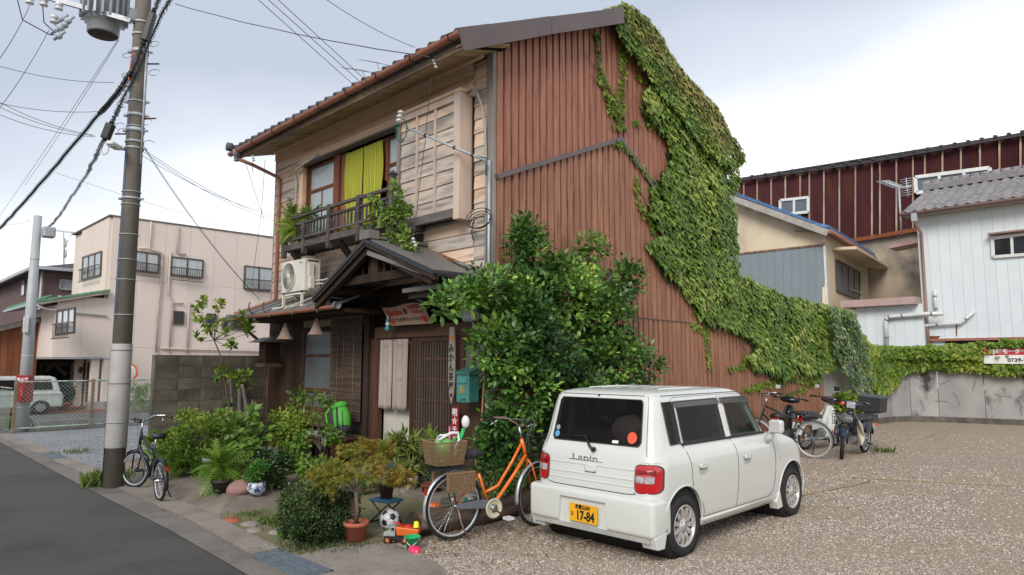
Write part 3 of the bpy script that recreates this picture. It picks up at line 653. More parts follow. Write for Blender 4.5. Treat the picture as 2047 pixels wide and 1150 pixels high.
for e in (re, le):
    for k, (dx, dz, h, mm) in enumerate(((-.02, -.02, .05, MATS['black_metal']), (.0, -.075, .06, MATS['dark_wood']), (.05, -.16, .085, MATS['dark_wood']))):
        hp(MB().bar((fx+dx, pk[0], pk[1]+dz), (fx+dx, e[0]+(.12 if k == 2 and e is re else 0), e[1]+dz+(.05 if k == 2 and e is re else 0)), .05 if k != 2 else .07, h, up=(1, 0, 0)), 'porch_barge', mm)
hp(MB().bar((fx+.02, 8.0, 3.25), (fx+.02, 6.75, 2.86), .06, .06, up=(1, 0, 0)), 'porch_rafter', MATS['grey_wood'])
hp(MB().bar((5.1, 6.47, 2.84), (5.72, 6.47, 2.845), .03, .04), 'porch_eave', MATS['black_metal'])
hp(MB().bar((HX-.04, 8.2, 3.50), (HX-.04, 7.0, 3.06), .05, .035), 'wall_flashing', mat('rusty_flashing', (.3, .3, .3), (.26, .11, .045), 9, rough=.7, lo=.42, hi=.52))
hp(MB().box(5.3, 5.4, 6.85, 9.15, 2.86, 2.98), 'porch_beam', MATS['dark_wood']); hp(MB().box(5.3, 5.42, 7.93, 8.1, 2.98, 3.35), 'porch_strut', MATS['dark_wood'])
for i in range(11):
    y = 7.1+i*.18; hp(MB().box(5.33, 5.36, y-.025, y+.025, 2.98, 3.42-abs(y-8.02)*.48), 'gable_slat', MATS['dark_wood'])
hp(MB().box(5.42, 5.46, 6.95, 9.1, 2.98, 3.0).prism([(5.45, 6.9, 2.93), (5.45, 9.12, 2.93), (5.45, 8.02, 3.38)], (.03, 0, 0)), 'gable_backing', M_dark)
for y in (6.95, 9.02): hp(MB().box(5.3, HX, y-.05, y+.05, 2.76, 2.86), 'porch_bracket', MATS['dark_wood'])
# ---- pent roof right of the entrance
for i in range(2):
    a = 6.42+i*.55; hp(MB().prism([(5.48, a, 2.72), (HX-.02, a, 3.0), (HX-.02, a+.54, 3.0), (5.48, a+.54, 2.72)], (0, 0, .02)), 'roof_panel', M_roofm)
hp(MB().box(5.45, 5.49, 6.4, 7.55, 2.68, 2.735), 'eave_edge', M_roofm); hp(MB().box(5.52, 5.6, 6.42, 7.5, 2.6, 2.68), 'rafter', MATS['dark_wood']); hp(MB().box(5.6, HX, 6.42, 7.5, 2.64, 2.68), 'eave_soffit', MATS['dark_wood'])
hp(MB().box(5.62, HX, 6.5, 6.6, 2.55, 2.66), 'bracket', MATS['grey_wood'])
hp(MB().bar((HX-.035, 6.66, 3.01), (HX-.035, 7.02, 3.05), .03, .03), 'wall_flashing', MATS['rusty_flashing'])
# ---- ground floor of the front
dw = MATS['dark_wood']; rw_ = MATS['red_wood']
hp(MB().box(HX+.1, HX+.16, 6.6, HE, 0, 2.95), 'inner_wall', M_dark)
hp(MB().box(HX+.02, HX+.05, 7.0, 9.28, 2.70, 3.2), 'plaster_panel', M_plaster)
hp(MB().box(HX-.05, HX+.04, 6.66, 9.28, 2.60, 2.70), 'beam', dw)
hp(MB().box(HX+.07, HX+.1, 7.0, 9.28, 2.3, 2.6), 'transom', M_dark)
hp(MB().box(HX-.03, HX+.05, 6.6, 9.28, 2.12, 2.30), 'lintel', mat('lintel_wood', (.11, .062, .038), (.07, .036, .022), 4, (1, .15, 1), .7, .3, 20), bevel=.005)
hp(MB().box(HX-.06, HX+.06, 9.40, 9.54, 0, 3.1), 'post', dw, bevel=.006); hp(MB().box(HX-.02, HX+.05, 9.14, 9.40, .1, 2.12), 'post', rw_, bevel=.004)
hp(MB().box(HX-.22, HX, 9.32, 9.62, 2.60, 2.70), 'bracket', dw)
hp(MB().box(HX-.75, HX, 9.42, 9.5, 2.66, 2.74), 'bracket', dw)
# pale inner wall behind the split curtain
hp(MB().box(HX+.085, HX+.098, 8.30, 9.14, .36, 2.12), 'entry_wall', mat('cream_wall', (.55, .52, .45), (.5, .47, .4), 2, rough=.9)); hp(MB().box(HX+.06, HX+.09, 8.3, 9.14, .1, .36), 'base_board', mat('blue_grey_base', (.12, .14, .16), rough=.8))
# lattice door
door = hp(MB().box(HX+.0, HX+.04, 8.29, 8.36, .12, 2.12).box(HX+.0, HX+.04, 7.33, 7.39, .12, 2.12).box(HX+.0, HX+.04, 7.39, 8.29, 2.05, 2.12).box(HX+.0, HX+.04, 7.39, 8.29, .12, .3), 'door', rw_)
for i in range(14): sub(MB().box(HX+.004, HX+.03, 7.44+i*.062, 7.462+i*.062, .3, 2.05), 'lattice_bar', mat('lattice_wood', (.11, .08, .062), (.075, .053, .04), 4, (1, 1, .2), .8), door)
for z in (.6, .88, 1.2, 1.5, 1.8): sub(MB().box(HX+.01, HX+.034, 7.39, 8.29, z-.015, z+.015), 'lattice_rail', rw_, door)
sub(MB().box(HX+.036, HX+.04, 7.39, 8.29, .3, 2.05), 'pane', mat('door_glass', (.04, .04, .042), rough=.15), door)
hp(MB().box(HX-.02, HX+.05, 7.17, 7.33, .1, 2.12), 'post', rw_)
hp(MB().box(HX-.01, HX+.05, 6.62, 7.17, .1, 1.33), 'wall_board', mat('brown_board', (.075, .042, .027), (.05, .028, .019), 4, (1, 1, .15), .7, .2))
fr = hp(MB().box(HX-.02, HX+.04, 7.11, 7.17, 1.33, 2.12).box(HX-.02, HX+.04, 6.64, 6.7, 1.33, 2.12).box(HX-.02, HX+.04, 6.9, 6.94, 1.33, 2.12).box(HX-.02, HX+.04, 6.7, 7.11, 2.06, 2.12).box(HX-.02, HX+.04, 6.7, 7.11, 1.33, 1.4), 'window', rw_)
for a, b in ((6.94, 7.11), (6.7, 6.9)): sub(MB().box(HX+.01, HX+.02, a, b, 1.4, 2.06), 'pane', M_frost_dk, fr)
# left bay: window, boards
fr = hp(MB().box(HX-.02, HX+.03, 10.5, 10.58, .62, 2.36).box(HX-.02, HX+.03, 11.56, 11.64, .62, 2.36).box(HX-.02, HX+.03, 10.58, 11.56, 2.28, 2.36).box(HX-.02, HX+.03, 10.58, 11.56, 1.85, 1.89).box(HX-.02, HX+.03, 10.58, 11.56, 1.22, 1.29).box(HX-.02, HX+.03, 10.58, 11.56, .9, .96), 'window', rw_)
for a, b in ((.96, 1.22), (1.29, 1.85), (1.89, 2.28)): sub(MB().box(HX+.01, HX+.02, 10.58, 11.56, a, b), 'pane', M_frost_dk, fr)
hp(MB().box(HX-.01, HX+.02, 10.58, 11.56, .62, .9), 'wall_board', MATS['brown_board'])
for i in range(9): hp(MB().box(HX-.015+.006*(i % 2), HX+.03, 11.65+i*.148, 11.65+(i+1)*.148-.006, .1, 2.5), 'wall_board', MATS['brown_board'] if i > 2 else dw)
for i in range(6): hp(MB().box(HX-.01, HX+.02, 9.56+i*.16, 9.56+(i+1)*.16-.006, .1, .95), 'wall_board', dw)
hp(MB().box(HX-.0, HX+.04, 9.54, 12.9, 2.36, 2.6), 'plaster_panel', mat('dim_plaster', (.3, .25, .17), (.24, .2, .14), 2, rough=.95))
hp(MB().box(HX-.04, HX+.04, 9.54, 12.9, 2.3, 2.37), 'beam', dw)
# pipes at the near corner
c_ = MATS['conduit'] = mat('conduit', (.33, .32, .29), (.27, .26, .23), 4, rough=.6)
hp(MB().tube([(6.07, 6.98, 5.5), (6.07, 6.86, 5.52), (6.07, 6.74, 5.42), (6.08, 6.66, 5.22), (6.1, 6.62, 4.95), (6.11, 6.6, 4.3), (6.11, 6.6, 2.9)], .018, 8), 'conduit', c_)
hp(MB().tube([(6.11, 6.545, 4.45), (6.11, 6.545, 2.0)], .022, 8), 'conduit', MATS['galv'])
hp(MB().tube([(6.14, 6.62, 3.3), (6.12, 6.58, 2.9), (6.1, 6.56, 2.3)], .02, 8), 'conduit', c_)
hp(MB().tube([(6.05, 11.05, 5.5), (6.02, 11.5, 5.42), (6.03, 11.85, 5.36), (6.08, 11.93, 5.28), (6.1, 11.92, 5.15), (6.1, 11.92, 4.0)], .025, 8), 'conduit', mat('cream_pipe', (.5, .44, .36), rough=.6))
hp(MB().box(HX-.05, HX, 7.08, 7.22, 4.47, 4.5), 'ledge', rw_)
hp(MB().box(HX-.04, HX, 8.05, 8.45, 3.38, 3.66), 'vent_plate', mat('vent_dark', (.05, .047, .045), rough=.7))
# ================================================================== THINGS ON AND AROUND THE HOUSE FRONT
# air conditioner on its stand
ac = thing('air_conditioner', (5.74, 10.95, 2.98), 'cream air conditioner outdoor unit with round fan grille on the lean-to roof', 'air conditioner')
acm = mat('ac_case', (.66, .63, .55), (.58, .55, .47), 3, rough=.45, rand=0)
O = Vector(ac.location)
def lp(mb, name, m, par, org, **k):
    mb.v = [tuple(Vector(v)-org) for v in mb.v]; bev = k.pop('bevel', 0); return mb.build(name, m, par, bevel=bev, **k)
lp(MB().box(5.60, 5.90, 10.55, 11.36, 2.95, 3.5), 'case', acm, ac, O, bevel=.012)
fc = (5.598, 11.09, 3.225)
gr = lp(MB().lathe([(.245, 0), (.245, -.02), (.232, -.02), (.232, .002)], fc, 40, 'x'), 'fan_ring', acm, ac, O)
lp(MB().lathe([(.232, .0015), (.0, .0018)], (5.597, fc[1], fc[2]), 32, 'x'), 'fan_opening', mat('fan_dark', (.09, .09, .085), rough=.8), ac, O)
mb = MB()
for k in range(30):
    a = 2*math.pi*k/30; pts = [(5.585, fc[1]+r_*math.cos(a+t_), fc[2]+r_*math.sin(a+t_)) for r_, t_ in ((.045, 0), (.1, .1), (.16, .28), (.235, .55))]; mb.tube(pts, .0045, 4, cap=False)
lp(mb, 'grille', acm, ac, O); lp(MB().lathe([(.05, 0), (.05, -.012), (0, -.016)], (5.592, fc[1], fc[2]), 20, 'x'), 'hub', acm, ac, O)
lp(MB().box(5.66, 5.76, 10.51, 10.55, 3.19, 3.42), 'side_cover', acm, ac, O, bevel=.008); lp(MB().box(5.66, 5.76, 10.47, 10.55, 2.98, 3.19), 'valve_cover', acm, ac, O, bevel=.02)
lp(MB().box(5.66, 5.86, 10.545, 10.553, 3.455, 3.48), 'handle_slot', MATS['black_metal'], ac, O)
for z in (3.12, 3.06): lp(MB().tube([(5.76, 10.5, z), (5.9, 10.47, z+.02), (6.02, 10.42, z+.06), (6.12, 10.4, z+.14), (6.19, 10.4, z+.16)], .017, 8), 'hose', mat('hose_cream', (.6, .57, .48), rough=.7), ac, O)
lp(MB().tube([(5.84, 10.5, 2.9), (5.7, 10.48, 2.82), (5.55, 10.6, 2.74), (5.42, 10.7, 2.68), (5.33, 10.72, 2.62)], .011, 6), 'drain_hose', MATS['hose_cream'], ac, O)
st = lp(MB().box(5.62, 5.66, 10.6, 11.4, 2.9, 2.93).box(5.85, 5.89, 10.6, 11.4, 2.9, 2.93).box(5.6, 5.9, 10.62, 10.66, 2.92, 2.95).box(5.6, 5.9, 11.28, 11.32, 2.92, 2.95), 'stand', acm, ac, O)
for y in (10.64, 11.3):
    for xx in (5.62, 5.87): lp(MB().box(xx-.02, xx+.02, y-.02, y+.02, 2.60+(xx-5.36)*.4, 2.95), 'leg', acm, ac, O)
lp(MB().box(5.5, 5.62, 10.4, 11.5, 2.672, 2.70), 'foot_rail', acm, ac, O)
text('National', .035, MATS['grey_plastic'], ac, face_mtx((-.146, -.27, .46), (0, -1, 0), (0, 0, 1)))
# yellow-green curtain upstairs, two hanging halves with pleats
cm, t_, p_ = newmat('lime_curtain'); n_, l_ = t_.nodes, t_.links
co_ = n_.new('ShaderNodeTexCoord'); wv = n_.new('ShaderNodeTexWave'); wv.bands_direction = 'Y'; wv.inputs['Scale'].default_value = 5.2; l_.new(co_.outputs['Object'], wv.inputs[0])
rp = n_.new('ShaderNodeValToRGB'); l_.new(wv.outputs[0], rp.inputs[0]); rp.color_ramp.elements[0].color = (.30, .31, .014, 1); rp.color_ramp.elements[0].position = .8; rp.color_ramp.elements[1].color = (.44, .44, .08, 1); rp.color_ramp.elements[1].position = .93
l_.new(rp.outputs[0], p_.inputs['Base Color']); p_.inputs['Roughness'].default_value = .9
cu = thing('curtain', (HX-.02, 9.78, 4.7), 'lime yellow striped split curtain hanging in the upstairs window', 'curtain')
def cloth(y0, y1, z0, z1, x, amp, freq, m, parent, name, ny=24, nz=14, bulge=.0, side=0, ph=0):
    org = Vector(parent.location); vs = []; fs = []
    for j in range(nz+1):
        t = j/nz; z = z1+(z0-z1)*t
        for i in range(ny+1):
            s_ = i/ny; w_ = side*(.06*math.sin(t*4.2)-.03*t); y = y0+(y1-y0)*s_+w_*(s_ if side > 0 else 1-s_)
            vs.append((x-amp*t*(.3+math.sin(s_*freq+ph+t*1.1))-bulge*math.sin(math.pi*t)-.006*math.sin(s_*freq*2.7+2), y, z+.012*math.sin(s_*9+ph)*t))
    for j in range(nz):
        for i in range(ny): a = j*(ny+1)+i; fs.append((a, a+1, a+ny+2, a+ny+1))
    o = lp(MB().add(vs, fs, True), name, m, parent, org); sm = o.modifiers.new('thickness', 'SOLIDIFY'); sm.thickness = .003; return o
cloth(9.75, 10.3, 4.06, 5.38, HX-.01, .02, 11, cm, cu, 'curtain_half', side=1, ph=.5); cloth(9.19, 9.745, 4.04, 5.38, HX-.01, .02, 10, cm, cu, 'curtain_half', side=-1, ph=2)
# rolled lower edge seen between the balusters
lp(MB().tube([(HX-.06, 9.2+i*.12, 4.03+.015*math.sin(i*2)) for i in range(10)], [.035+.01*math.sin(i*2.4) for i in range(10)], 8), 'curtain_hem', cm, cu, Vector(cu.location))
# split curtain in the doorway
no = thing('noren', (HX-.03, 8.76, 2.1), 'pale pinkish beige split door curtain with faint printed rings in the entrance', 'door curtain')
nm = mat('noren_cloth', (.40, .33, .285), (.33, .27, .235), 2.5, (1, 1, .3), .95, rand=.04)
for (a, b), ph in (((8.77, 9.10), 0), ((8.37, 8.745), 1.4)): cloth(a, b, 1.03, 2.1, HX-.03, .012, 7, nm, no, 'cloth_half', ph=ph)
dm = mat('noren_print', (.4, .33, .22), rough=.95)
for yy in (8.56, 8.93):
    for zz in (2.0, 1.75, 1.5, 1.25):
        for dy in ((-.03, 0, .03) if round(zz*4) % 2 == 0 else (0,)): lp(MB().lathe([(.012, 0), (.016, 0)], (HX-.05, yy+dy, zz), 12, 'x'), 'printed_ring', dm, no, Vector(no.location))
lp(MB().tube([(HX-.03, 8.3, 2.105), (HX-.03, 9.16, 2.105)], .008, 6), 'rod', MATS['dark_wood'], no, Vector(no.location))
# bamboo blind
bl = thing('bamboo_blind', (HX-.07, 10.08, 2.5), 'dark brown bamboo roll blind hanging beside the entrance post', 'blind')
bm_ = mat('reed', (.11, .075, .055), (.055, .036, .027), 8, (1, .3, 1), .8, rand=.25, c3=(.33, .27, .21), s3=9, t3=.7, w3=.03, st3=(1, .6, 8))
for i in range(110):
    z = 2.49-i*.0155; o = lp(MB().box(HX-.075, HX-.068, 9.57, 10.55, z-.0066, z+.0066), 'slat', bm_, bl, Vector(bl.location))
for y in (9.8, 10.3): lp(MB().tube([(HX-.082, y, 2.5), (HX-.082, y, .78)], .003, 4), 'cord', MATS['rope'], bl, Vector(bl.location))
lp(MB().tube([(HX-.085, 10.1, 2.5), (HX-.09, 10.1, 1.5)], .003, 4).tube([(HX-.09, 10.1, 1.5), (HX-.09, 10.1, 1.45)], .006, 5), 'pull_cord', MATS['rope'], bl, Vector(bl.location))
lp(MB().box(HX-.08, HX-.06, 9.55, 10.58, 2.49, 2.53), 'head_rail', MATS['rope'], bl, Vector(bl.location))
# wicker lamp shades
wk = mat('wicker', (.5, .36, .28), (.36, .25, .2), 12, rough=.85)
def wicker(u, v_top, v_bot, lab):
    a = PX(u, v_top, 5.55); b = PX(u, v_bot, 5.55); h = a.z-b.z; t = thing('wicker_lamp', a, lab, 'lamp shade', 'wicker lamp shades under the eave')
    r0 = h*.48; lp(MB().lathe([(r0*.12, 0), (r0*.35, -h*.35), (r0*.72, -h*.8), (r0, -h)], a, 24), 'shade', mat('wicker_lining', (.3, .22, .18), rough=.9), t, a)
    mb = MB()
    for k in range(26):
        q = 2*math.pi*k/26; mb.tube([a+Vector((math.cos(q)*r_*1.03, math.sin(q)*r_*1.03, z_)) for r_, z_ in ((r0*.12, 0), (r0*.35, -h*.35), (r0*.72, -h*.8), (r0, -h))], .0028, 3, cap=False)
    lp(mb, 'cane', wk, t, a)
    for r_, z_ in ((.35, .35), (.62, .68), (1, 1)): lp(MB().tube([a+Vector((math.cos(q)*r0*r_*1.04, math.sin(q)*r0*r_*1.04, -h*z_)) for q in np.linspace(0, 6.283, 25)], .0045, 4, cap=False), 'hoop', wk, t, a)
    lp(MB().tube([a, a+Vector((0, 0, .2))], .004, 5).sphere(a+Vector((0, 0, .0)), .014, 8, 6), 'hanger', MATS['black_metal'], t, a)
wicker(633, 637, 669, 'right one of the two cone shaped wicker lamp shades, nearer the bamboo blind'); wicker(571, 646, 678, 'left one of the two cone shaped wicker lamp shades, beside the hanging wooden lantern')
# wooden lantern with lattice and little roof at the left corner
ln = thing('wooden_lantern', PX(538, 705, 5.9), 'small dark wooden lantern box with lattice sides and flat roof at the far house corner', 'lantern')
O = Vector(ln.location)
dw = MATS['dark_wood']
lp(MB().box(O.x-.13, O.x+.13, O.y-.13, O.y+.13, O.z-.2, O.z+.19), 'box', mat('lantern_paper', (.03, .022, .018), rough=.9), ln, O)
for k in range(6):
    d = -.125+k*.05
    lp(MB().box(O.x-.14, O.x-.13, O.y+d-.006, O.y+d+.006, O.z-.2, O.z+.19).box(O.x+d-.006, O.x+d+.006, O.y-.14, O.y-.13, O.z-.2, O.z+.19), 'lattice_bar', MATS['red_wood'], ln, O)
    lp(MB().box(O.x-.139, O.x-.131, O.y-.13, O.y+.13, O.z-.19+k*.072, O.z-.18+k*.072), 'lattice_bar', MATS['red_wood'], ln, O)
lp(MB().prism([(O.x-.3, O.y-.28, O.z+.19), (O.x+.25, O.y-.28, O.z+.19), (O.x, O.y-.28, O.z+.29)], (0, .56, 0)), 'roof', M_roofm, ln, O)
lp(MB().prism([(O.x-.2, O.y-.2, O.z-.27), (O.x+.2, O.y-.2, O.z-.27), (O.x+.14, O.y-.14, O.z-.2), (O.x-.14, O.y-.14, O.z-.2)], (0, .36, 0)), 'base', mat('lantern_base', (.14, .08, .06), rough=.8), ln, O)
# guest house board above the door
sg = thing('guest_house_sign', (HX-.2, 8.5, 2.42), 'curved wooden guest house sign with red hand painted letters above the door', 'sign')
O = Vector(sg.location); sm_ = mat('sign_board', (.33, .21, .14), (.26, .16, .11), 3, (1, .2, 1), .7, rand=0)
tl, tr, bl_, br_ = PX(763, 615, 6.0), PX(845, 606, 6.0), PX(782, 652, 6.02), PX(863, 647, 6.02)
rt = (tr-tl); upv = (tl-bl_); vs = []; fs = []; nn = 12
def sp(s_, t_): return tl.lerp(tr, s_)*(t_)+bl_.lerp(br_, s_)*(1-t_)+Vector((-.02*math.sin(math.pi*s_), 0, -.018*math.sin(2*math.pi*s_)*t_))
for k in range(2):
    for i in range(nn+1):
        for t_ in (0, 1): vs.append(sp(i/nn, t_)+Vector((.02*k, 0, 0)))
a2 = 2*(nn+1)
for i in range(nn): fs += [(2*i, 2*i+2, 2*i+3, 2*i+1), (a2+2*i+2, a2+2*i, a2+2*i+1, a2+2*i+3), (2*i+1, 2*i+3, a2+2*i+3, a2+2*i+1), (2*i+2, 2*i, a2+2*i, a2+2*i+2)]
fs += [(0, 1, a2+1, a2), (2*nn+1, 2*nn, a2+2*nn, a2+2*nn+1)]
lp(MB().add(vs, fs), 'board', sm_, sg, O)
red = mat('sign_red', (.36, .03, .03), rough=.6, rand=0); blk = mat('sign_black', (.03, .03, .03), rough=.6, rand=0); wht = mat('print_white', (.8, .8, .78), rough=.6, rand=0)
slant = (upv.normalized())
def on_sign(s_, t_, body, size, m, sq=1.0, bold=.003):
    c = sp(s_, t_)+Vector((-.012, 0, 0)); M = Matrix((rt.normalized(), upv.normalized(), Vector((-1, 0, 0)))).transposed().to_4x4(); M.translation = c-O; text(body, size, m, sg, M, squeeze=sq, bold=bold)
on_sign(.29, .68, 'Buddha', .155, red, .82, .004); on_sign(.545, .68, '#', .15, blk, .8, .004); on_sign(.77, .82, 'GUEST', .1, red, .95, .004); on_sign(.81, .58, 'HOUSE', .08, red, .95, .003)
on_sign(.53, .27, 'ブッダゲストハウス', .075, blk, .95, .002)
for s_ in (.12, .9):
    c = sp(s_, .25)+Vector((-.008, 0, 0)); mb = MB(); mb.add([c]+[c+rt.normalized()*.055*math.cos(a)+upv.normalized()*.065*math.sin(a) for a in np.linspace(0, 6.283, 17)[:-1]], [(0, i+1, (i+1) % 16+1) for i in range(16)]); lp(mb, 'red_seal', red, sg, O)
# teal bead charm
ch = thing('bead_charm', PX(775, 652, 5.98), 'teal and white bead frog charm sitting at the left end of the guest house sign', 'ornament'); O = Vector(ch.location)
tm_ = mat('teal', (.05, .32, .30), rough=.35, rand=0)
for dz, r_, m_2 in ((-.04, .045, tm_), (.03, .035, wht), (.08, .03, tm_), (.125, .016, wht)): lp(MB().sphere(O+Vector((0, 0, dz)), r_, 10, 8), 'bead', m_2, ch, O)
# white globe lamp
gl = thing('globe_lamp', PX(839, 586, 5.9), 'small white globe lamp under the pent roof right of the entrance gable', 'lamp'); O = Vector(gl.location)
lp(MB().sphere(O, .05, 14, 10), 'globe', MATS['white_plastic'], gl, O); lp(MB().tube([O+Vector((0, 0, .04)), O+Vector((.0, 0, .12))], .015, 8), 'fitting', MATS['black_metal'], gl, O)
# tall plank sign
pk_ = thing('tall_plank_sign', (6.05, 7.3, 1.5), 'long pointed wooden plank with vertical brush written characters beside the lattice door', 'sign'); O = Vector(pk_.location)
pmt = mat('plank', (.34, .29, .235), (.25, .215, .18), 4, (1, 1, .15), .8, .2, rand=0)
zt = 2.23; ot = [(.048, 0), (.06, -.22), (.07, -.5), (.067, -.72), (.045, -.92), (.0, -1.05)]
poly = [(6.05, 7.22+o_[0], zt+o_[1]) for o_ in ot]+[(6.05, 7.22-o_[0], zt+o_[1]) for o_ in reversed(ot[:-1])]
lp(MB().prism(poly, (.02, 0, 0)), 'board', pmt, pk_, O)
for i, c_2 in enumerate('みかん茶屋'): text(c_2, .135 if i < 3 else .12, blk, pk_, face_mtx(Vector((6.043, 7.22, zt-.30-i*.128))-O, (0, -1, 0), (0, 0, 1)), squeeze=.82, bold=.002)
text('司', .05, blk, pk_, face_mtx(Vector((6.043, 7.22, zt-.93))-O, (0, -1, 0), (0, 0, 1)), bold=.002)
lp(MB().lathe([(.035, -.001), (0, -.002)], (6.046, 7.22, zt-.15), 14, 'x'), 'orange_mark', mat('orange_print', (.6, .14, .03), rough=.7), pk_, O)
# red chocolate plate
cp = thing('red_enamel_sign', (6.06, 7.28, .7), 'narrow rusty red enamel sign with white characters below the plank sign', 'sign'); O = Vector(cp.location)
lp(MB().box(6.06, 6.068, 7.075, 7.225, .5, 1.14), 'plate', mat('enamel_red', (.36, .02, .02), (.28, .015, .015), 8, rough=.35, c3=(.12, .04, .02), s3=14, t3=.68, w3=.02, rand=0), cp, O)
for i, c_2 in enumerate('明☆チョコ'): text(c_2, .105, wht, cp, face_mtx(Vector((6.056, 7.15, 1.07-i*.115))-O, (0, -1, 0), (0, 0, 1)), bold=.003)
# mailbox
mbx = thing('mailbox', (5.98, 6.83, 1.25), 'weathered teal green metal mailbox on the post beside the plank sign', 'mailbox'); O = Vector(mbx.location)
tg = mat('mailbox_green', (.06, .26, .23), (.045, .2, .18), 6, rough=.45, c3=(.1, .14, .11), s3=10, t3=.66, rand=0)
lp(MB().box(5.88, 6.14, 6.71, 6.96, 1.02, 1.38), 'case', tg, mbx, O, bevel=.006); lp(MB().prism([(5.85, 6.69, 1.38), (6.15, 6.69, 1.38), (6.15, 6.69, 1.47), (5.85, 6.69, 1.41)], (0, .29, 0)), 'lid', mat('mailbox_lid', (.05, .17, .15), rough=.5), mbx, O)
lp(MB().prism([(5.88, 6.75, 1.27), (5.862, 6.75, 1.27), (5.872, 6.75, 1.34), (5.88, 6.75, 1.34)], (0, .19, 0)), 'slot_flap', tg, mbx, O)
fr = lp(MB().box(5.874, 5.88, 6.79, 6.9, 1.14, 1.23), 'name_window', mat('yellowed_card', (.34, .3, .08), (.25, .22, .06), 9, rough=.5), mbx, O)
for z in (1.165, 1.205): lp(MB().box(5.868, 5.8735, 6.79, 6.9, z-.003, z+.003), 'window_bar', tg, mbx, O)
text('しいE', .045, blk, mbx, face_mtx(Vector((5.877, 6.84, 1.055))-O, (0, -1, 0), (0, 0, 1)), bold=.002)
mbx.scale = (.65, 1, 1); mbx.location = (5.945, 6.78, 1.46)
# electric meter
em = thing('electric_meter', (6.08, 6.8, 2.42), 'grey rounded electric meter box half hidden under the camellia leaves', 'meter'); O = Vector(em.location)
lp(MB().box(5.98, 6.14, 6.7, 6.96, 2.28, 2.6), 'case', mat('meter_grey', (.3, .33, .31), rough=.4), em, O, bevel=.05); lp(MB().tube([(6.08, 6.82, 2.3), (6.08, 6.8, 2.2), (6.08, 6.7, 2.18), (6.1, 6.62, 2.26)], .018, 8), 'cable', MATS['grey_plastic'], em, O)
# black wire coil on the wall
wc = thing('wire_coil', (6.14, 6.72, 3.62), 'loose coil of black wire hanging on the clapboards by the corner pipes', 'wire'); O = Vector(wc.location); mb = MB()
for k in range(4):
    r_ = .13+.03*k; mb.tube([O+Vector((-.03-.01*k, r_*1.2*math.cos(a), .6*r_*math.sin(a)+.02*k)) for a in np.linspace(0, 6.283, 22)], .006, 5, cap=False)
mb.tube([O+Vector((-.03, .12, .05)), O+Vector((-.05, .15, -.1)), O+Vector((-.03, .14, -.22))], .008, 5); lp(mb, 'loops', MATS['black_metal'], wc, O)
# steel pole arm with insulators upstairs
ia = thing('service_arm', PX(812, 255, 5.6), 'grey steel arm with stacked white insulators reaching out in front of the shutter box', 'insulator'); O = Vector(ia.location)
E1 = PX(972, 322, 6.0)
lp(MB().tube([O, E1], .017, 8), 'arm', MATS['galv'], ia, O)
for t_ in (.25, .62, .84): lp(MB().tube([O.lerp(E1, t_-.01), O.lerp(E1, t_+.01)], .024, 8), 'clamp', MATS['black_metal'], ia, O)
lp(MB().tube([O.lerp(E1, .84), O.lerp(E1, .93)+Vector((0, 0, .02)), E1+Vector((0, 0, .04)), E1+Vector((0, 0, -.2))], .01, 6), 'cable', mat('green_wire', (.03, .12, .09), rough=.6), ia, O)
d_ = Vector((0, .1, -1)).normalized(); top_ = PX(801, 225, 5.6)
cer = mat('porcelain', (.75, .76, .76), rough=.15, rand=0); grn = mat('green_porcelain', (.02, .14, .09), rough=.2, rand=0)
for k in range(4): c = top_+Vector((0, .02*k, -.058*k)); lp(MB().lathe([(.0, .03), (.03, .025), (.045, .005), (.045, -.008), (.022, -.012), (.022, -.03), (0, -.03)], c, 14), 'insulator', cer if k < 3 else grn, ia, O)
mb = MB()
for k in range(3): mb.tube([O+Vector((-.02, .05+.1*math.cos(a)*(1+.15*k)+.02*k, -.03-.14*math.sin(a)*(1+.12*k))) for a in np.linspace(-.5, 4.5, 16)], .006, 5)
lp(mb, 'looped_wire', MATS['green_wire'], ia, O)
# white insulators at the eave and over the entrance roof
for (u, v, x, lab) in ((867, 122, 5.5, 'white eave insulator where the cables meet the upper right soffit'), (826, 478, 5.35, 'white insulator cluster above the entrance gable roof'), (505, 312, 5.5, 'small white insulator under the upper left eave corner')):
    a = PX(u, v, x); t = thing('insulator', a, lab, 'insulator')
    for k in range(3): lp(MB().lathe([(0, .02), (.018, .015), (.028, 0), (.014, -.01), (0, -.02)], a+Vector((.01*k, -.012*k, -.045*k)), 10), 'bell', cer, t, a)
    lp(MB().tube([a+Vector((0, .05, .1)), a, a+Vector((0, -.02, -.12)), a+Vector((.02, .03, -.3))], .005, 5), 'wire', MATS['black_metal'], t, a)
# bench in front of the blind with cloth, backpack
bn = thing('bench', (5.75, 9.9, .13), 'dark brown wooden table bench in front of the bamboo blind', 'bench'); O = Vector(bn.location)
lp(MB().box(5.5, 6.05, 9.30, 10.9, .56, .60), 'seat', MATS['red_wood'], bn, O, bevel=.008); lp(MB().box(5.53, 5.56, 9.36, 10.84, .46, .56), 'apron', MATS['red_wood'], bn, O); lp(MB().box(5.53, 6.02, 9.34, 9.37, .46, .56), 'apron', MATS['red_wood'], bn, O)
for x_ in (5.56, 6.0):
    for y_ in (9.38, 10.82): lp(MB().box(x_-.035, x_+.035, y_-.035, y_+.035, .13, .56), 'leg', MATS['red_wood'], bn, O)
cl_ = thing('paper_mat', (5.7, 10.2, .605), 'pale lilac grey cloth spread over the bench top', 'cloth'); O = Vector(cl_.location)
mb = MB(); vs = [(5.52+.5*i/8, 9.45+1.1*j/16, .604+.006*math.sin(i*1.3+j)+.004*math.sin(j*2.1)) for j in range(17) for i in range(9)]; mb.add(vs, [(j*9+i, j*9+i+1, (j+1)*9+i+1, (j+1)*9+i) for j in range(16) for i in range(8)], True)
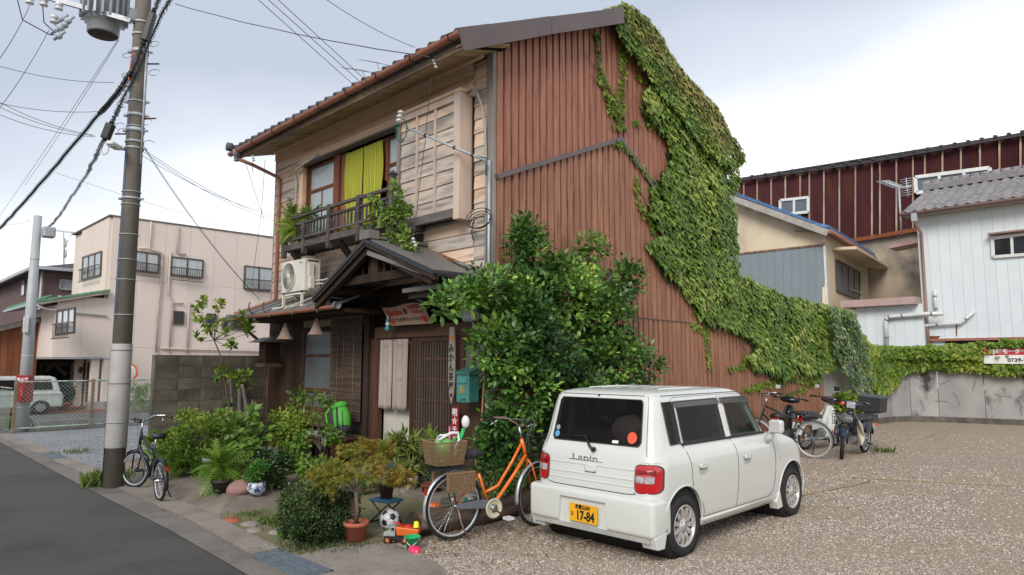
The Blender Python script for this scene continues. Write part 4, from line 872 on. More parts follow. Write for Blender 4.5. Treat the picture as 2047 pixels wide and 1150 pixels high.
lp(mb, 'sheet', mat('lilac_cloth', (.42, .42, .5), (.36, .36, .43), 4, rough=.9), cl_, O)
lp(MB().add([(5.5, 9.5, .606), (5.5, 9.65, .606), (5.49, 9.63, .5), (5.49, 9.54, .48)], [(0, 1, 2, 3)]), 'corner_tie', mat('white_cloth', (.6, .62, .68), rough=.9), cl_, O)
bp = thing('backpack', (5.8, 9.52, .6), 'bright green and black hiking backpack standing on the bench', 'backpack'); O = Vector(bp.location)
gm_ = mat('backpack_green', (.09, .42, .05), (.07, .34, .04), 6, rough=.65, rand=0, bump=.2); bk = mat('backpack_black', (.03, .03, .035), (.05, .05, .055), 8, rough=.8, bump=.2, rand=0); gy = mat('backpack_grey', (.28, .3, .33), rough=.8)
tl_ = Matrix.Rotation(R(-16), 4, 'X') @ Matrix.Rotation(R(25), 4, 'Z') @ Matrix.Diagonal((.95, .95, .9, 1))
def bpp(mb, nm, m_, **k):
    mb.v = [tuple(tl_ @ Vector(v)) for v in mb.v]; return mb.build(nm, m_, bp, **k)
bpp(MB().sphere((0, 0, .29), (.13, .17, .3), 16, 12), 'body', gm_); bpp(MB().sphere((-.02, 0, .1), (.14, .175, .11), 14, 8), 'base', bk); bpp(MB().sphere((0.0, 0, .53), (.12, .15, .08), 14, 8), 'lid', gm_)
bpp(MB().sphere((-.02, .12, .3), (.125, .07, .25), 12, 10), 'back_panel', bk)
for dx in (-.07, .05): bpp(MB().tube([(dx-.02, .13, .52), (dx-.05, .2, .42), (dx-.03, .2, .25), (dx, .16, .1)], .02, 6), 'strap', gm_)
bpp(MB().tube([(-.13, -.02, .5), (-.15, -.02, .3), (-.15, -.01, .14)], .012, 6), 'strap', bk); bpp(MB().tube([(-.12, -.1, .42), (-.14, -.1, .25), (-.14, -.08, .12)], .012, 6), 'strap', gy); bpp(MB().sphere((-.1, .2, .07), (.07, .1, .05), 10, 6), 'hip_belt', gy); bpp(MB().tube([(0, -.03, .6), (0, 0, .64), (0, .04, .6)], .008, 5), 'handle', bk)
# aerials behind the roof
def yagi(p, q, n, lab, base, w_=.35, tilt=0):
    t = thing('tv_antenna', base, lab, 'antenna'); O = Vector(base); p, q = Vector(p), Vector(q); d = (q-p).normalized(); s_ = d.cross(Vector((0, 0, 1))).normalized()
    lp(MB().tube([p, q], .012, 6), 'boom', MATS['galv'], t, O)
    for k in range(n):
        c = p.lerp(q, (k+.3)/n); r_ = w_*(.35+.25*k/n); lp(MB().tube([c-s_*r_, c+s_*r_], .006, 4), 'element', MATS['galv'], t, O)
    lp(MB().tube([O, p.lerp(q, .7)], .016, 6), 'mast', MATS['galv'], t, O); return t
yagi(PX(688, 136, 8.6), PX(742, 144, 8.2), 9, 'lower one of the two comb shaped aerials above the tiled eave', PX(741, 190, 8.3)); yagi(PX(722, 120, 8.9), PX(768, 128, 8.5), 9, 'upper one of the two comb shaped aerials above the tiled eave', PX(766, 170, 8.6))
# block garden wall
bwl = thing('block_wall', (4.12, 13.05, 0), 'mossy dark stained concrete block wall between the old house and the gravel plot', 'wall'); O = Vector(bwl.location)
M_block = mat('old_block', (.19, .17, .125), (.11, .1, .075), 2.2, rough=.95, bump=.5, bscale=30, c3=(.035, .032, .027), s3=1.4, t3=.55, w3=.16, rand=.04)
lp(MB().box(4.13, 6.85, 13.01, 13.13, 0, 1.868), 'mortar', mat('mortar', (.26, .25, .2), (.17, .16, .13), 6, rough=.95), bwl, O)
for r_ in range(9):
    for c_ in range(7):
        x0 = 4.12+c_*.4; x1 = min(x0+.392, 6.86); z0 = 1.88-(r_+1)*.208; lp(MB().box(x0, x1, 13.0-random.uniform(0, .003), 13.05, max(0, z0+.004), z0+.204), 'block', M_block, bwl, O, bevel=.003)
for c_ in range(1): lp(MB().box(4.1, 4.125, 13.0, 13.14, 0, 1.88), 'end_block', M_block, bwl, O)
# things leaning at the far corner: driftwood, boards
for (p, q, r_, lab, mm) in ((PZ(548, 960, .13)+Vector((.5, .6, 0)), None, .03, 'forked driftwood pole leaning against the far house corner', MATS['grey_wood_v']),):
    t = thing('driftwood_pole', (5.35, 12.0, .13), lab, 'driftwood'); O = Vector(t.location)
    lp(MB().tube([(5.3, 11.75, .13), (5.36, 11.9, .6), (5.42, 12.2, 1.0), (5.45, 12.35, 1.15), (5.5, 12.75, 1.62)], [.045, .04, .038, .03, .022], 8), 'stem', mm, t, O)
    lp(MB().tube([(5.36, 11.9, .55), (5.3, 11.7, .9), (5.28, 11.62, 1.1)], [.035, .03, .012], 7), 'branch', mm, t, O)
lk = thing('leaning_plank', (5.45, 12.6, .13), 'pale split plank leaning on the block wall beside the house corner', 'plank'); O = Vector(lk.location)
lp(MB().bar((5.45, 12.5, .13), (5.6, 12.95, 1.5), .09, .02, up=(1, 0, 0)), 'board', MATS['grey_wood_v'], lk, O); lp(MB().bar((5.35, 12.45, .13), (5.42, 12.93, 1.45), .03, .02, up=(1, 0, 0)), 'stick', MATS['grey_wood_v'], lk, O)
for i, (u, v0, v1, lab) in enumerate(((966, 740, 905, 'front one of two thin bamboo canes leaning beside the mailbox'), (972, 800, 900, 'rear one of two thin bamboo canes leaning beside the mailbox'))):
    a = PX(u-10, v1, 5.75-.1*i); b = PX(u+3, v0, 6.0); a.z = max(.0, a.z-.3); t = thing('bamboo_cane', a, lab, 'cane'); lp(MB().tube([a, b], .012, 7), 'cane', mat('bamboo', (.5, .26, .08), (.4, .2, .06), 8, rough=.4), t, a)
    for k in range(6): lp(MB().tube([a.lerp(b, k/6+.05), a.lerp(b, k/6+.058)], .014, 7), 'node', MATS['rope'], t, a)
# ================================================================== PLANTS
L_ivy = leafmat('ivy_leaf', (.11, .2, .03), (.3, .43, .07), (.45, .5, .13), .5, .35)
L_ivyred = leafmat('ivy_leaf_tanned', (.16, .2, .04), (.36, .38, .1), (.42, .27, .1), .5, .25)
L_ivyb = leafmat('ivy_leaf_bright', (.09, .16, .012), (.23, .34, .03), (.38, .4, .07), .5, .35)
L_var = leafmat('variegated_ivy_leaf', (.08, .15, .05), (.21, .31, .12), (.5, .54, .28), .5, .2)
L_cam = leafmat('camellia_leaf', (.026, .075, .018), (.125, .26, .04), (.36, .54, .08), .38, .15)
L_yel = leafmat('yellow_green_leaf', (.08, .15, .012), (.25, .36, .035), (.42, .44, .07), .5, .35)
L_lime = leafmat('lime_leaf', (.09, .18, .02), (.27, .4, .07), (.4, .5, .12), .45, .35)
L_fern = leafmat('fern_leaf', (.07, .15, .012), (.18, .32, .035), (.32, .4, .08), .5, .35)
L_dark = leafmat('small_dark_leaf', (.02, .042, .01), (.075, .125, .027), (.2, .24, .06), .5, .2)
L_maple = leafmat('maple_leaf', (.16, .19, .02), (.38, .3, .04), (.48, .2, .04), .5, .4)
L_grass = leafmat('grass_blade', (.05, .11, .01), (.14, .22, .03), (.3, .28, .1), .6, .35)
L_dead = leafmat('dead_leaf', (.12, .05, .02), (.25, .12, .05), (.35, .22, .1), .8, .1)
# ---- ivy over the gable wall
IY = HY-.04
def ivy(name, label, polys, plane, n, size, m, single, base, out=(0, -1, 0), depth=.13, group=None, cat='ivy', parent=None, dens=None, fol='foliage', edge=None):
    """leaves hang shingle-wise; polys are outlines met on a plane of the place; plane(u, v) -> point"""
    t = parent or thing(name, base, label, cat, group); out = np.array(out, float); P = []; D = []; S = []
    W = [[plane(u, v) for u, v in poly] for poly in polys]
    ax = np.array([-out[1], out[0], 0.0])   # along the wall
    flat = [[(float(np.dot(np.array(p), ax)), p.z) for p in w_] for w_ in W]; off = float(np.dot(np.array(W[0][0]), out))
    areas = []
    for fl in flat: areas.append(abs(sum(fl[i][0]*fl[(i+1) % len(fl)][1]-fl[(i+1) % len(fl)][0]*fl[i][1] for i in range(len(fl)))/2))
    tot = sum(areas)
    for fl, A in zip(flat, areas):
        xs = [a for a, _ in fl]; zs = [b for _, b in fl]; k = max(4, int(n*A/tot)); c = 0
        while c < k:
            a, z = random.uniform(min(xs), max(xs)), random.uniform(min(zs), max(zs))
            nv = noise.noise(Vector((a*1.7, z*1.7, 3)))
            aa, zz_ = a+.06*noise.noise(Vector((a*6, z*6, 0))), z+.06*noise.noise(Vector((a*6, z*6, 9)))
            if not in_poly(aa, zz_, fl): continue
            c += 1
            if noise.noise(Vector((a*4, z*4, 21))) > .42 and random.random() < .75: continue
            h = depth*(.35+.65*random.random()**.6)*(.75+.6*nv)
            P.append(ax*a+out*(off+max(.015, h))+np.array([0, 0, z])); q = unit(1)[0]
            D.append(np.array([0, 0, -.8])+out*.22+q*.42); S.append(size*random.uniform(.5, 1.35)*(1+.35*nv))
    P = np.array(P); nr = np.tile(out+np.array([0, 0, .5]), (len(P), 1))+unit(len(P))*.3
    leaves(fol, t, m, 'ivy', P, np.array(D), nr, S, single); return t
wallp = lambda u, v: PY(u, v, IY)
main = [(1205, 22), (1250, 8), (1290, 38), (1310, 75), (1350, 130), (1395, 185), (1440, 240), (1478, 312), (1470, 345), (1465, 420), (1470, 545), (1500, 563), (1560, 588), (1640, 606), (1700, 622), (1712, 680), (1690, 720),
        (1655, 738), (1629, 748), (1590, 742), (1555, 760), (1532, 742), (1503, 738), (1481, 714), (1500, 700), (1496, 681), (1471, 664), (1440, 655), (1408, 650), (1385, 611), (1350, 568), (1318, 540), (1305, 519), (1285, 488), (1312, 470), (1308, 452), (1292, 420), (1300, 375), (1318, 352), (1336, 320), (1328, 276), (1300, 248), (1278, 215), (1276, 188), (1300, 168), (1306, 140), (1290, 108), (1264, 84), (1240, 56), (1215, 45)]
iv = ivy('ivy', 'thick green ivy covering the rear half of the red brown gable wall', [main], wallp, 15000, .105, L_ivy, 260, (12.5, HY, 0), depth=.14)
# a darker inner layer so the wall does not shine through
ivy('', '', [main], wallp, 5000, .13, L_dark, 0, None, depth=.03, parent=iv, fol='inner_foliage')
# tanned growth along the roof edge
ivy('', '', [[(1255, 20), (1290, 38), (1350, 130), (1440, 240), (1478, 312), (1460, 330), (1420, 275), (1360, 200), (1310, 120), (1270, 60)]], wallp, 1200, .1, L_ivyred, 30, None, depth=.15, parent=iv, fol='tanned_foliage')
rake = lambda u, v: PY(u, v, 6.4)
ivy('', '', [[(1200, 24), (1250, 6), (1292, 36), (1352, 128), (1442, 238), (1470, 290), (1462, 318), (1420, 290), (1350, 200), (1290, 120), (1250, 62), (1215, 46)]], rake, 3300, .1, L_ivyred, 60, None, depth=.08, parent=iv, fol='roof_edge_foliage')
ivy('', '', [[(1222, 40), (1262, 60), (1340, 170), (1440, 300), (1466, 330), (1440, 330), (1380, 270), (1300, 160), (1240, 84)]], rake, 1800, .1, L_ivy, 30, None, depth=.1, parent=iv, fol='eave_foliage')
# strands on bare siding
strands = [[(1186, 62), (1196, 64), (1202, 130), (1212, 190), (1232, 235), (1246, 262), (1228, 262), (1212, 215), (1196, 160)],
           [(1232, 50), (1248, 55), (1250, 130), (1246, 200), (1250, 258), (1236, 258), (1234, 190), (1236, 120)], [(1198, 150), (1204, 140), (1232, 190), (1238, 240), (1224, 235)],
           [(1212, 282), (1240, 278), (1300, 352), (1312, 372), (1290, 352), (1246, 300)], [(1268, 150), (1300, 158), (1300, 172), (1270, 158)], [(1262, 240), (1310, 246), (1310, 256), (1262, 250)],
           [(1270, 345), (1285, 420), (1310, 450), (1305, 470), (1280, 430), (1266, 370)], [(1405, 650), (1415, 650), (1420, 740), (1412, 744)], [(1380, 620), (1430, 612), (1432, 632), (1385, 634)],
           [(1448, 738), (1500, 716), (1508, 728), (1452, 746)], [(1480, 775), (1560, 752), (1566, 766), (1484, 786)], [(1560, 745), (1640, 752), (1630, 766), (1565, 762)], [(1545, 795), (1600, 775), (1640, 750), (1645, 760), (1590, 790)], [(1380, 640), (1410, 655), (1402, 668), (1376, 652)]]
ivy('', '', strands, wallp, 1500, .075, L_ivyb, 60, None, depth=.035, parent=iv, fol='creeping_strands')
mb = MB((12.5, HY, 0))
for pts in ([(1190, 64), (1198, 140), (1215, 195), (1240, 262)], [(1240, 52), (1241, 150), (1242, 262)], [(1200, 145), (1170, 110)], [(1215, 190), (1180, 150)], [(1240, 282), (1275, 330), (1300, 356)], [(1414, 650), (1410, 700), (1416, 742)], [(1556, 754), (1500, 778), (1480, 784)], [(1642, 748), (1590, 782), (1545, 800)], [(1310, 455), (1270, 350)], [(1503, 738), (1490, 700), (1470, 664)]):
    w_ = [PY(u, v, IY-.01) for u, v in pts]; full = []
    for a, b in zip(w_, w_[1:]): full += [a.lerp(b, t_/5)+Vector((random.uniform(-.02, .02), 0, random.uniform(-.02, .02))) for t_ in range(5)]
    mb.tube(full+[w_[-1]], .005, 4, cap=False)
tag(mb.build('vines', MATS['bark'], iv), kind='stuff')
ivy('variegated_ivy', 'pale variegated ivy cascading over the corner behind the parked motorbikes', [[(1640, 612), (1700, 628), (1716, 700), (1735, 760), (1722, 800), (1700, 790), (1668, 735), (1655, 700)]], lambda u, v: PY(u, v, HY-.12), 2300, .085, L_var, 60, (18.5, HY, 0), depth=.3)
# ---- camellia in front of the near corner
def el(u, v, y, rx, ry, rz_): p = PY(u, v, y); return (p.x, p.y, p.z, rx, ry, rz_)
ce = [el(1055, 500, 6.0, .27, .3, .33), el(1050, 460, 6.05, .16, .2, .16), el(1180, 500, 6.15, .26, .25, .22), el(1255, 560, 6.1, .3, .25, .3), el(1120, 600, 5.9, .8, .45, .4), el(1120, 550, 5.95, .5, .3, .25), el(1200, 590, 5.95, .55, .35, .35), el(1000, 700, 5.8, .4, .4, .4), el(1060, 650, 5.7, .4, .4, .35), el(1030, 620, 5.9, .35, .4, .45), el(1210, 640, 5.9, .5, .4, .42),
      el(1080, 700, 5.75, .6, .45, .4), el(1230, 720, 5.8, .62, .4, .4), el(1290, 740, 5.85, .25, .3, .28), el(1040, 780, 5.75, .4, .45, .45), el(1150, 800, 5.8, .65, .4, .5), el(1270, 830, 5.85, .4, .35, .4), el(1010, 870, 5.8, .3, .35, .4), el(1110, 900, 5.85, .6, .35, .45), el(935, 590, 5.85, .28, .3, .14), el(895, 610, 5.8, .16, .25, .1), el(975, 570, 5.9, .25, .3, .2), el(1000, 940, 5.85, .3, .3, .3)]
cb = PZ(1110, 930); cb = Vector((6.95, 5.95, 0))
cam_t = bush('camellia_tree', 'large glossy dark green camellia tree at the near corner of the house', 'tree', cb, ce, 1500, 13, .072, 'oval', L_cam, single=290, spread=.13, shell=.5, droop=.1, up=.45)
mb = MB(cb)
for e in ce:
    c = Vector(e[:3]); m1_ = cb.lerp(c, .45)+Vector((0, .1, .25))
    if c.x > 6.3: mb.tube([cb+Vector((0, 0, .3)), m1_, c, c+Vector((random.uniform(-.1, .1), 0, .15))], .026, 6, cap=False, r1=.005)
mb.tube([cb, cb+Vector((.02, 0, .5)), cb+Vector((-.05, .05, 1.2))], .07, 8, r1=.045); cam_tr = mb.build('trunk', MATS['bark'], cam_t)
mb = MB(cb)
for u0, v0, u1, v1 in ((1185, 505, 1168, 432), (1205, 560, 1245, 470), (1215, 555, 1228, 455), (1130, 540, 1165, 480)): mb.tube([PY(u0, v0, 5.9), PY((u0+u1)/2+4, (v0+v1)/2, 5.88), PY(u1, v1, 5.86)], .007, 4, r1=.002)
mb.tube([PY(1190, 590, 5.9), PY(1225, 550, 5.85)], .025, 6); mb.build('bare_twigs', MATS['bark'], cam_t)
# inner shade leaves
bush('', '', '', cb, [(e[0], e[1]+.1, e[2], e[3]*.75, e[4]*.6, e[5]*.75) for e in ce], 420, 12, .1, 'oval', L_cam, spread=.16, shell=.0, parent=cam_t, foliage='inner_foliage')
# ---- plants of the forecourt. E(u,v,ground pixel...) puts an ellipsoid at a pixel over a plan position
def over(u, v, dist): return PD(u, v, dist)
def dist_of(p): return (p[0]+p[1])*_q
def plant(name, label, cat, gu, gv, parts, nclu, nleaf, size, kind, m, z0=.0, **k):
    g = PZ(gu, gv, z0); d = dist_of(g); ppm = FOC/d
    ells = [(*PD(u, v, d+dd), ru/ppm, ru/ppm*.85, rv/ppm) for u, v, ru, rv, dd in parts]
    return bush(name, label, cat, g, ells, nclu, nleaf, size, kind, m, **k), g, d
def pot(u, v, d_top, d_bot, h, m, lab, z0=.0, rim=True, soil=True, cat='flower pot', saucer=None):
    g = PZ(u, v, z0); t = thing('flower_pot', g, lab, cat); r0, r1 = d_bot/2, d_top/2
    prof = [(0, .002), (r0, .002), (r0+(r1-r0)*.8, h*.8)]+([(r1*1.02, h*.8), (r1*1.06, h*.84), (r1*1.06, h)] if rim else [(r1, h)])+[(r1*.93, h), (r1*.9, h*.9), (0, h*.9)]
    lp(MB().lathe(prof, g, 32), 'body', m, t, g); lp(MB().lathe([(0, 0), (r1*.9, -.01)], g+Vector((0, 0, h*.92)), 16), 'soil', MATS['soil'], t, g)
    if saucer: lp(MB().lathe([(0, .0), (r0*1.25, .0), (r0*1.35, .035), (r0*1.28, .03)], g, 24), 'saucer', saucer, t, g)
    return g
B = MATS['bark']
# round shrub behind the black bicycle
t, g, d = plant('round_shrub', 'dense rounded yellow green shrub in front of the block wall behind the black bicycle', 'shrub', 400, 955, [(400, 880, 62, 42, .1), (365, 900, 40, 40, 0), (450, 850, 45, 30, .2), (380, 850, 40, 28, .3), (440, 900, 40, 30, .2), (490, 840, 22, 18, .3)], 520, 12, .042, 'oval', L_yel, z0=.1, stem=True, single=0, spread=.07); 
t, g, d = plant('broadleaf_plant', 'pale green broad leaved seedling plant next to the saddle of the black bicycle', 'plant', 322, 950, [(318, 895, 20, 22, 0), (340, 880, 20, 14, 0)], 22, 7, .1, 'round', L_lime, single=20, stem=True)
t, g, d = plant('fern_clump', 'wide arching fern filling a white planter behind the black bicycle', 'fern', 375, 955, [(345, 918, 26, 14, 0), (400, 915, 30, 12, 0), (370, 925, 30, 14, -.1)], 90, 5, .17, 'frond', L_fern, z0=.1, single=60, up=.3, spread=.05)
pl = thing('planter_box', PZ(372, 958, .05), 'weathered white planter box holding the arching fern', 'planter'); O = Vector(pl.location)
lp(MB().prism([O+Vector((-.1, .1, 0)), O+Vector((.1, -.1, 0)), O+Vector((.2, 0, 0)), O+Vector((0, .2, 0))], (0, 0, .19)), 'box', mat('old_white_pot', (.42, .42, .38), (.2, .2, .17), 8, rough=.8), pl, O, bevel=.01)
t, g, d = plant('sword_fern', 'bright green sword fern spilling from a dark pot left of the pink stone', 'fern', 440, 985, [(440, 935, 14, 18, 0), (438, 930, 8, 8, 0)], 40, 4, .3, 'frond', L_fern, z0=.1, single=60, up=.45, spread=.03, shell=.1)
mt_ = mat('dark_pot', (.05, .045, .04), rough=.8)
pot(440, 985, .22, .16, .16, mt_, 'dark plastic pot under the sword fern', z0=.13)
pot(430, 955, .34, .26, .28, mat('grey_bowl', (.3, .29, .25), (.2, .19, .17), 5, rough=.7), 'round pale grey planter behind the sword fern', z0=.13)
# umbrella plant with big leaflets
t, g, d = plant('umbrella_plant', 'tall umbrella plant with large pale green leaflets left of the driftwood', 'plant', 500, 955, [(478, 850, 26, 22, 0), (515, 862, 24, 18, .1), (490, 895, 34, 20, -.1), (480, 920, 28, 16, -.1), (535, 890, 16, 12, .1), (500, 830, 14, 12, 0)], 48, 9, .12, 'oval', L_lime, z0=.13, single=230, spread=.03, stem=True, shell=.5, up=.1)
# feathery shrubs by the bench
t, g, d = plant('feathery_shrub', 'feathery light green shrub against the dark boards left of the bench', 'shrub', 575, 950, [(560, 845, 28, 20, .2), (590, 855, 30, 18, 0), (575, 880, 28, 18, 0), (610, 835, 18, 10, 0)], 190, 9, .055, 'oval', L_yel, z0=.13, stem=True, single=0, droop=.5)
t, g, d = plant('nandina', 'slender nandina with a drooping yellow green crown on thin stems in front of the bench', 'shrub', 642, 985, [(600, 788, 30, 10, 0), (632, 795, 28, 10, 0), (588, 812, 14, 10, 0), (642, 822, 12, 12, 0), (655, 800, 10, 8, 0)], 55, 8, .045, 'oval', L_yel, z0=.05, single=60, droop=.8)
mb = MB(g)
for q in ((600, 800), (630, 795), (615, 880), (655, 870)): mb.tube([g, PD(640, 900, d), PD((640+q[0])/2, (880+q[1])/2, d), PD(q[0], q[1], d)], .008, 5, r1=.004)
mb.build('stems', B, t)
t, g, d = plant('low_nandina', 'low leafy nandina with dark green sprays spreading under the bench front', 'shrub', 640, 985, [(590, 905, 20, 20, .3), (615, 930, 26, 16, 0), (600, 885, 18, 12, .2), (660, 870, 22, 12, .3), (650, 940, 12, 20, -.1)], 110, 9, .06, 'oval', L_fern, z0=.05, stem=True, stem_r=.006, single=30, droop=.4)
# variegated bush, vase plant, dry plant
t, g, d = plant('star_jasmine', 'dark variegated mound of jasmine beside the blue and white vase', 'shrub', 552, 985, [(550, 945, 26, 28, 0), (530, 920, 24, 18, .2), (565, 920, 18, 16, .1)], 330, 9, .04, 'oval', leafmat('jasmine_leaf', (.015, .04, .01), (.06, .12, .025), (.4, .38, .24), .4, .2), z0=.08, spread=.05)
t, g, d = plant('vase_plant', 'small fine bright green plant growing in the blue and white vase', 'plant', 512, 985, [(510, 948, 20, 16, 0), (520, 935, 16, 12, 0)], 130, 10, .03, 'oval', leafmat('fresh_leaf', (.03, .1, .015), (.08, .24, .03), (.16, .34, .05), .5, .3), z0=.13, spread=.04)
v_ = thing('vase', PZ(512, 990, .1), 'round blue and white ceramic vase pot beside the pink stone', 'vase'); O = Vector(v_.location)
lp(MB().lathe([(0, 0), (.07, 0), (.115, .06), (.12, .11), (.1, .16), (.09, .165), (.085, .15)], O, 28), 'body', mat('blue_white_glaze', (.5, .53, .58), (.04, .07, .18), 18, rough=.2, lo=.47, hi=.53, rand=0), v_, O)
t, g, d = plant('withered_plant', 'withered reddish brown plant in a clay pot behind the pink stone', 'plant', 485, 975, [(488, 940, 20, 12, 0)], 60, 8, .03, 'blade', L_dead, z0=.13, stem=True)
pot(478, 972, .2, .15, .17, MATS['terracotta'], 'old clay pot under the withered plant', z0=.13)
rk = thing('pink_stone', PZ(478, 990, .1), 'smooth pinkish rounded stone lying on the yard slab', 'stone'); O = Vector(rk.location)
mb = MB().sphere(O+Vector((0, 0, .075)), (.15, .15, .1), 18, 12); mb.v = [tuple(Vector(v)+Vector((0, 0, .03*noise.noise(Vector(v)*5)))+Vector((.03*noise.noise(Vector(v)*4), 0, 0))) for v in mb.v]; lp(mb, 'stone', mat('pink_rock', (.36, .2, .17), (.28, .16, .14), 6, rough=.7, rand=0), rk, O)
# yucca like clump on the wall side, hanging pot
t, g, d = plant('strap_leaf_plant', 'dark strap leaved plant in the shade at the foot of the block wall', 'plant', 455, 930, [(455, 880, 10, 12, .3)], 30, 5, .34, 'blade', L_fern, z0=.13, up=.9, shell=.1, spread=.04)
hpn = thing('hanging_pot', PD(456, 806, 12.2), 'little dark hanging basket of succulents in front of the block wall', 'hanging pot'); O = Vector(hpn.location)
lp(MB().lathe([(0, -.07), (.07, -.06), (.1, 0), (.09, 0), (0, -.01)], O, 16), 'basket', mt_, hpn, O); lp(MB().tube([O+Vector((-.1, 0, 0)), O+Vector((-.02, 0, .6)), O+Vector((.0, 0, 1.0))], .003, 4).tube([O+Vector((.1, 0, 0)), O+Vector((0, 0, .6))], .003, 4), 'wire', MATS['black_metal'], hpn, O)
bush('', '', '', O, [(O.x, O.y, O.z+.02, .09, .09, .03)], 24, 6, .05, 'blade', L_fern, parent=hpn, up=1)
# young tree leaning over the block wall
tb = Vector((4.75, 12.0, .13)); yt = thing('young_tree', tb, 'thin young magnolia tree with sparse pale leaves rising in front of the block wall', 'tree')
dd = dist_of(tb); pp = [tb, PD(478, 900, dd), PD(455, 800, dd), PD(444, 720, dd), PD(428, 680, dd)]
mb = MB(tb); mb.tube(pp, .022, 7, r1=.011)
tips = [(400, 615), (432, 604), (395, 675), (420, 660), (450, 645), (478, 640), (500, 665), (470, 690), (485, 610+20), (410, 640), (440, 615), (495, 650), (460, 668)]
for u, v in tips: mb.tube([pp[-1], PD((428+u)/2, (690+v)/2, dd), PD(u, v, dd)], .007, 5, r1=.003)
mb.tube([PD(455, 800, dd), PD(480, 760, dd), PD(498, 745, dd)], .008, 5, r1=.003); mb.tube([PD(458, 810, dd), PD(440, 770, dd), PD(450, 745, dd)], .006, 5, r1=.003)
mb.build('trunk', B, yt)
bush('', '', '', tb, [(*PD(u, v, dd), .11, .11, .09) for u, v in tips+[(440, 745), (492, 745), (470, 755), (490, 768), (405, 606), (385, 640)]], 90, 8, .085, 'oval', L_yel, parent=yt, single=160, spread=.04, shell=.2)
# big dark round bush
t, g, d = plant('dark_round_bush', 'big dark small leaved round bush at the kerb in front of the maple', 'shrub', 625, 1075, [(625, 1030, 62, 48, 0), (600, 1000, 40, 30, .1), (655, 1010, 46, 40, .1), (640, 1050, 60, 34, -.1), (585, 1045, 30, 30, 0), (690, 1020, 30, 40, .3)], 1500, 12, .026, 'oval', L_dark, spread=.045, shell=.72)
bush('', '', '', g, [(*PD(630, 1035, d), .26, .24, .2)], 200, 12, .05, 'oval', L_dark, parent=t, shell=.0, foliage='inner_foliage', spread=.08)
t, g, d = plant('round_leaf_weed', 'round leaved weed sprouting at the street foot of the big dark bush', 'plant', 590, 1078, [(590, 1055, 22, 14, 0), (620, 1045, 14, 12, 0), (575, 1070, 12, 8, 0)], 16, 3, .075, 'round', L_fern, single=45, stem=True)
# maple in the clay pot
g_ = pot(711, 1082, .235, .175, .19, MATS['terracotta'], 'terracotta pot holding the little maple tree near the soccer ball')
mp_ = thing('maple_tree', g_+Vector((0, 0, .17)), 'small potted maple with yellow green and orange tinted leaves', 'tree'); O = Vector(mp_.location); dd = dist_of(g_)
mb = MB(O); k0 = O+Vector((0, 0, -.01)); k1 = PD(712, 985, dd); mb.tube([k0, PD(714, 1020, dd-.04), k1], .024, 8, r1=.018)
mtips = [(690, 950, 0), (740, 950, .0), (665, 935, .1), (700, 900, .3), (730, 890, .4), (650, 960, 0), (755, 925, .3), (790, 950, .4), (668, 978, -.05), (720, 925, .2), (770, 900, .5), (805, 960, .5), (640, 950, 0)]
for u, v, q in mtips: mb.tube([k1, PD((715+u)/2, (975+v)/2, dd+q*.5), PD(u, v, dd+q)], .009, 5, r1=.003)
mb.build('trunk', B, mp_)
bush('', '', '', O, [(*PD(u, v, dd+q), .13, .13, .05) for u, v, q in mtips], 290, 9, .048, 'maple', L_maple, parent=mp_, single=220, spread=.06, shell=.2, droop=.5, up=.1)
t, g, d = plant('spirea', 'little lime green spirea behind the maple trunk', 'shrub', 730, 1000, [(738, 965, 22, 10, .4), (720, 980, 12, 12, .3)], 60, 8, .035, 'oval', L_lime, spread=.05)
# palm like potted plant and its pots
t, g, d = plant('lady_palm', 'yellow green lady palm with starry leaves in the big white pot by the door', 'plant', 815, 990, [(790, 895, 30, 18, 0), (815, 885, 24, 16, .2), (780, 925, 24, 16, -.1), (830, 910, 26, 16, .1), (808, 940, 22, 14, 0)], 64, 8, .17, 'blade', leafmat('palm_leaf', (.1, .15, .02), (.24, .3, .06), (.42, .42, .16), .5, .3), z0=.0, single=140, spread=.02, up=.3)
pot(815, 992, .27, .21, .25, mat('cream_pot', (.5, .48, .4), (.36, .34, .28), 5, rough=.6), 'big off white pot of the lady palm on the yard', rim=False)
t, g, d = plant('cycad', 'dark green cycad with drooping feather leaves beside the lady palm', 'plant', 863, 985, [(845, 920, 14, 10, 0), (850, 935, 16, 16, -.1)], 20, 4, .3, 'frond', L_dark, single=40, spread=.03, up=.5, shell=.1)
bush('', '', '', g, [(*PD(860, 900, d+.2), .2, .2, .12)], 26, 5, .2, 'frond', L_fern, parent=t, up=.6, foliage='upper_fronds')
pot(862, 998, .26, .2, .2, mat('red_brown_pot', (.2, .06, .035), (.15, .045, .03), 5, rough=.7), 'red brown pot on a blue saucer behind the orange bicycle', saucer=mat('blue_saucer', (.03, .05, .12), rough=.5))
pot(790, 985, .2, .17, .24, mt_, 'black pot squeezed behind the big off white pot')
# leafy growth low behind the orange bicycle
t, g, d = plant('understory_shrub', 'light green leafy shoots low beneath the camellia behind the orange bicycle', 'shrub', 975, 985, [(975, 905, 22, 18, 0), (960, 925, 20, 16, 0), (985, 945, 20, 18, 0), (960, 900, 14, 14, 0)], 90, 8, .055, 'oval', L_fern, z0=0, single=60, spread=.06)
t, g, d = plant('boxwood', 'small yellow green boxwood standing behind the roof of the white car', 'shrub', 1315, 905, [(1318, 745, 24, 18, 0), (1312, 770, 24, 24, 0), (1318, 820, 24, 40, 0)], 170, 8, .06, 'oval', L_yel, spread=.08)
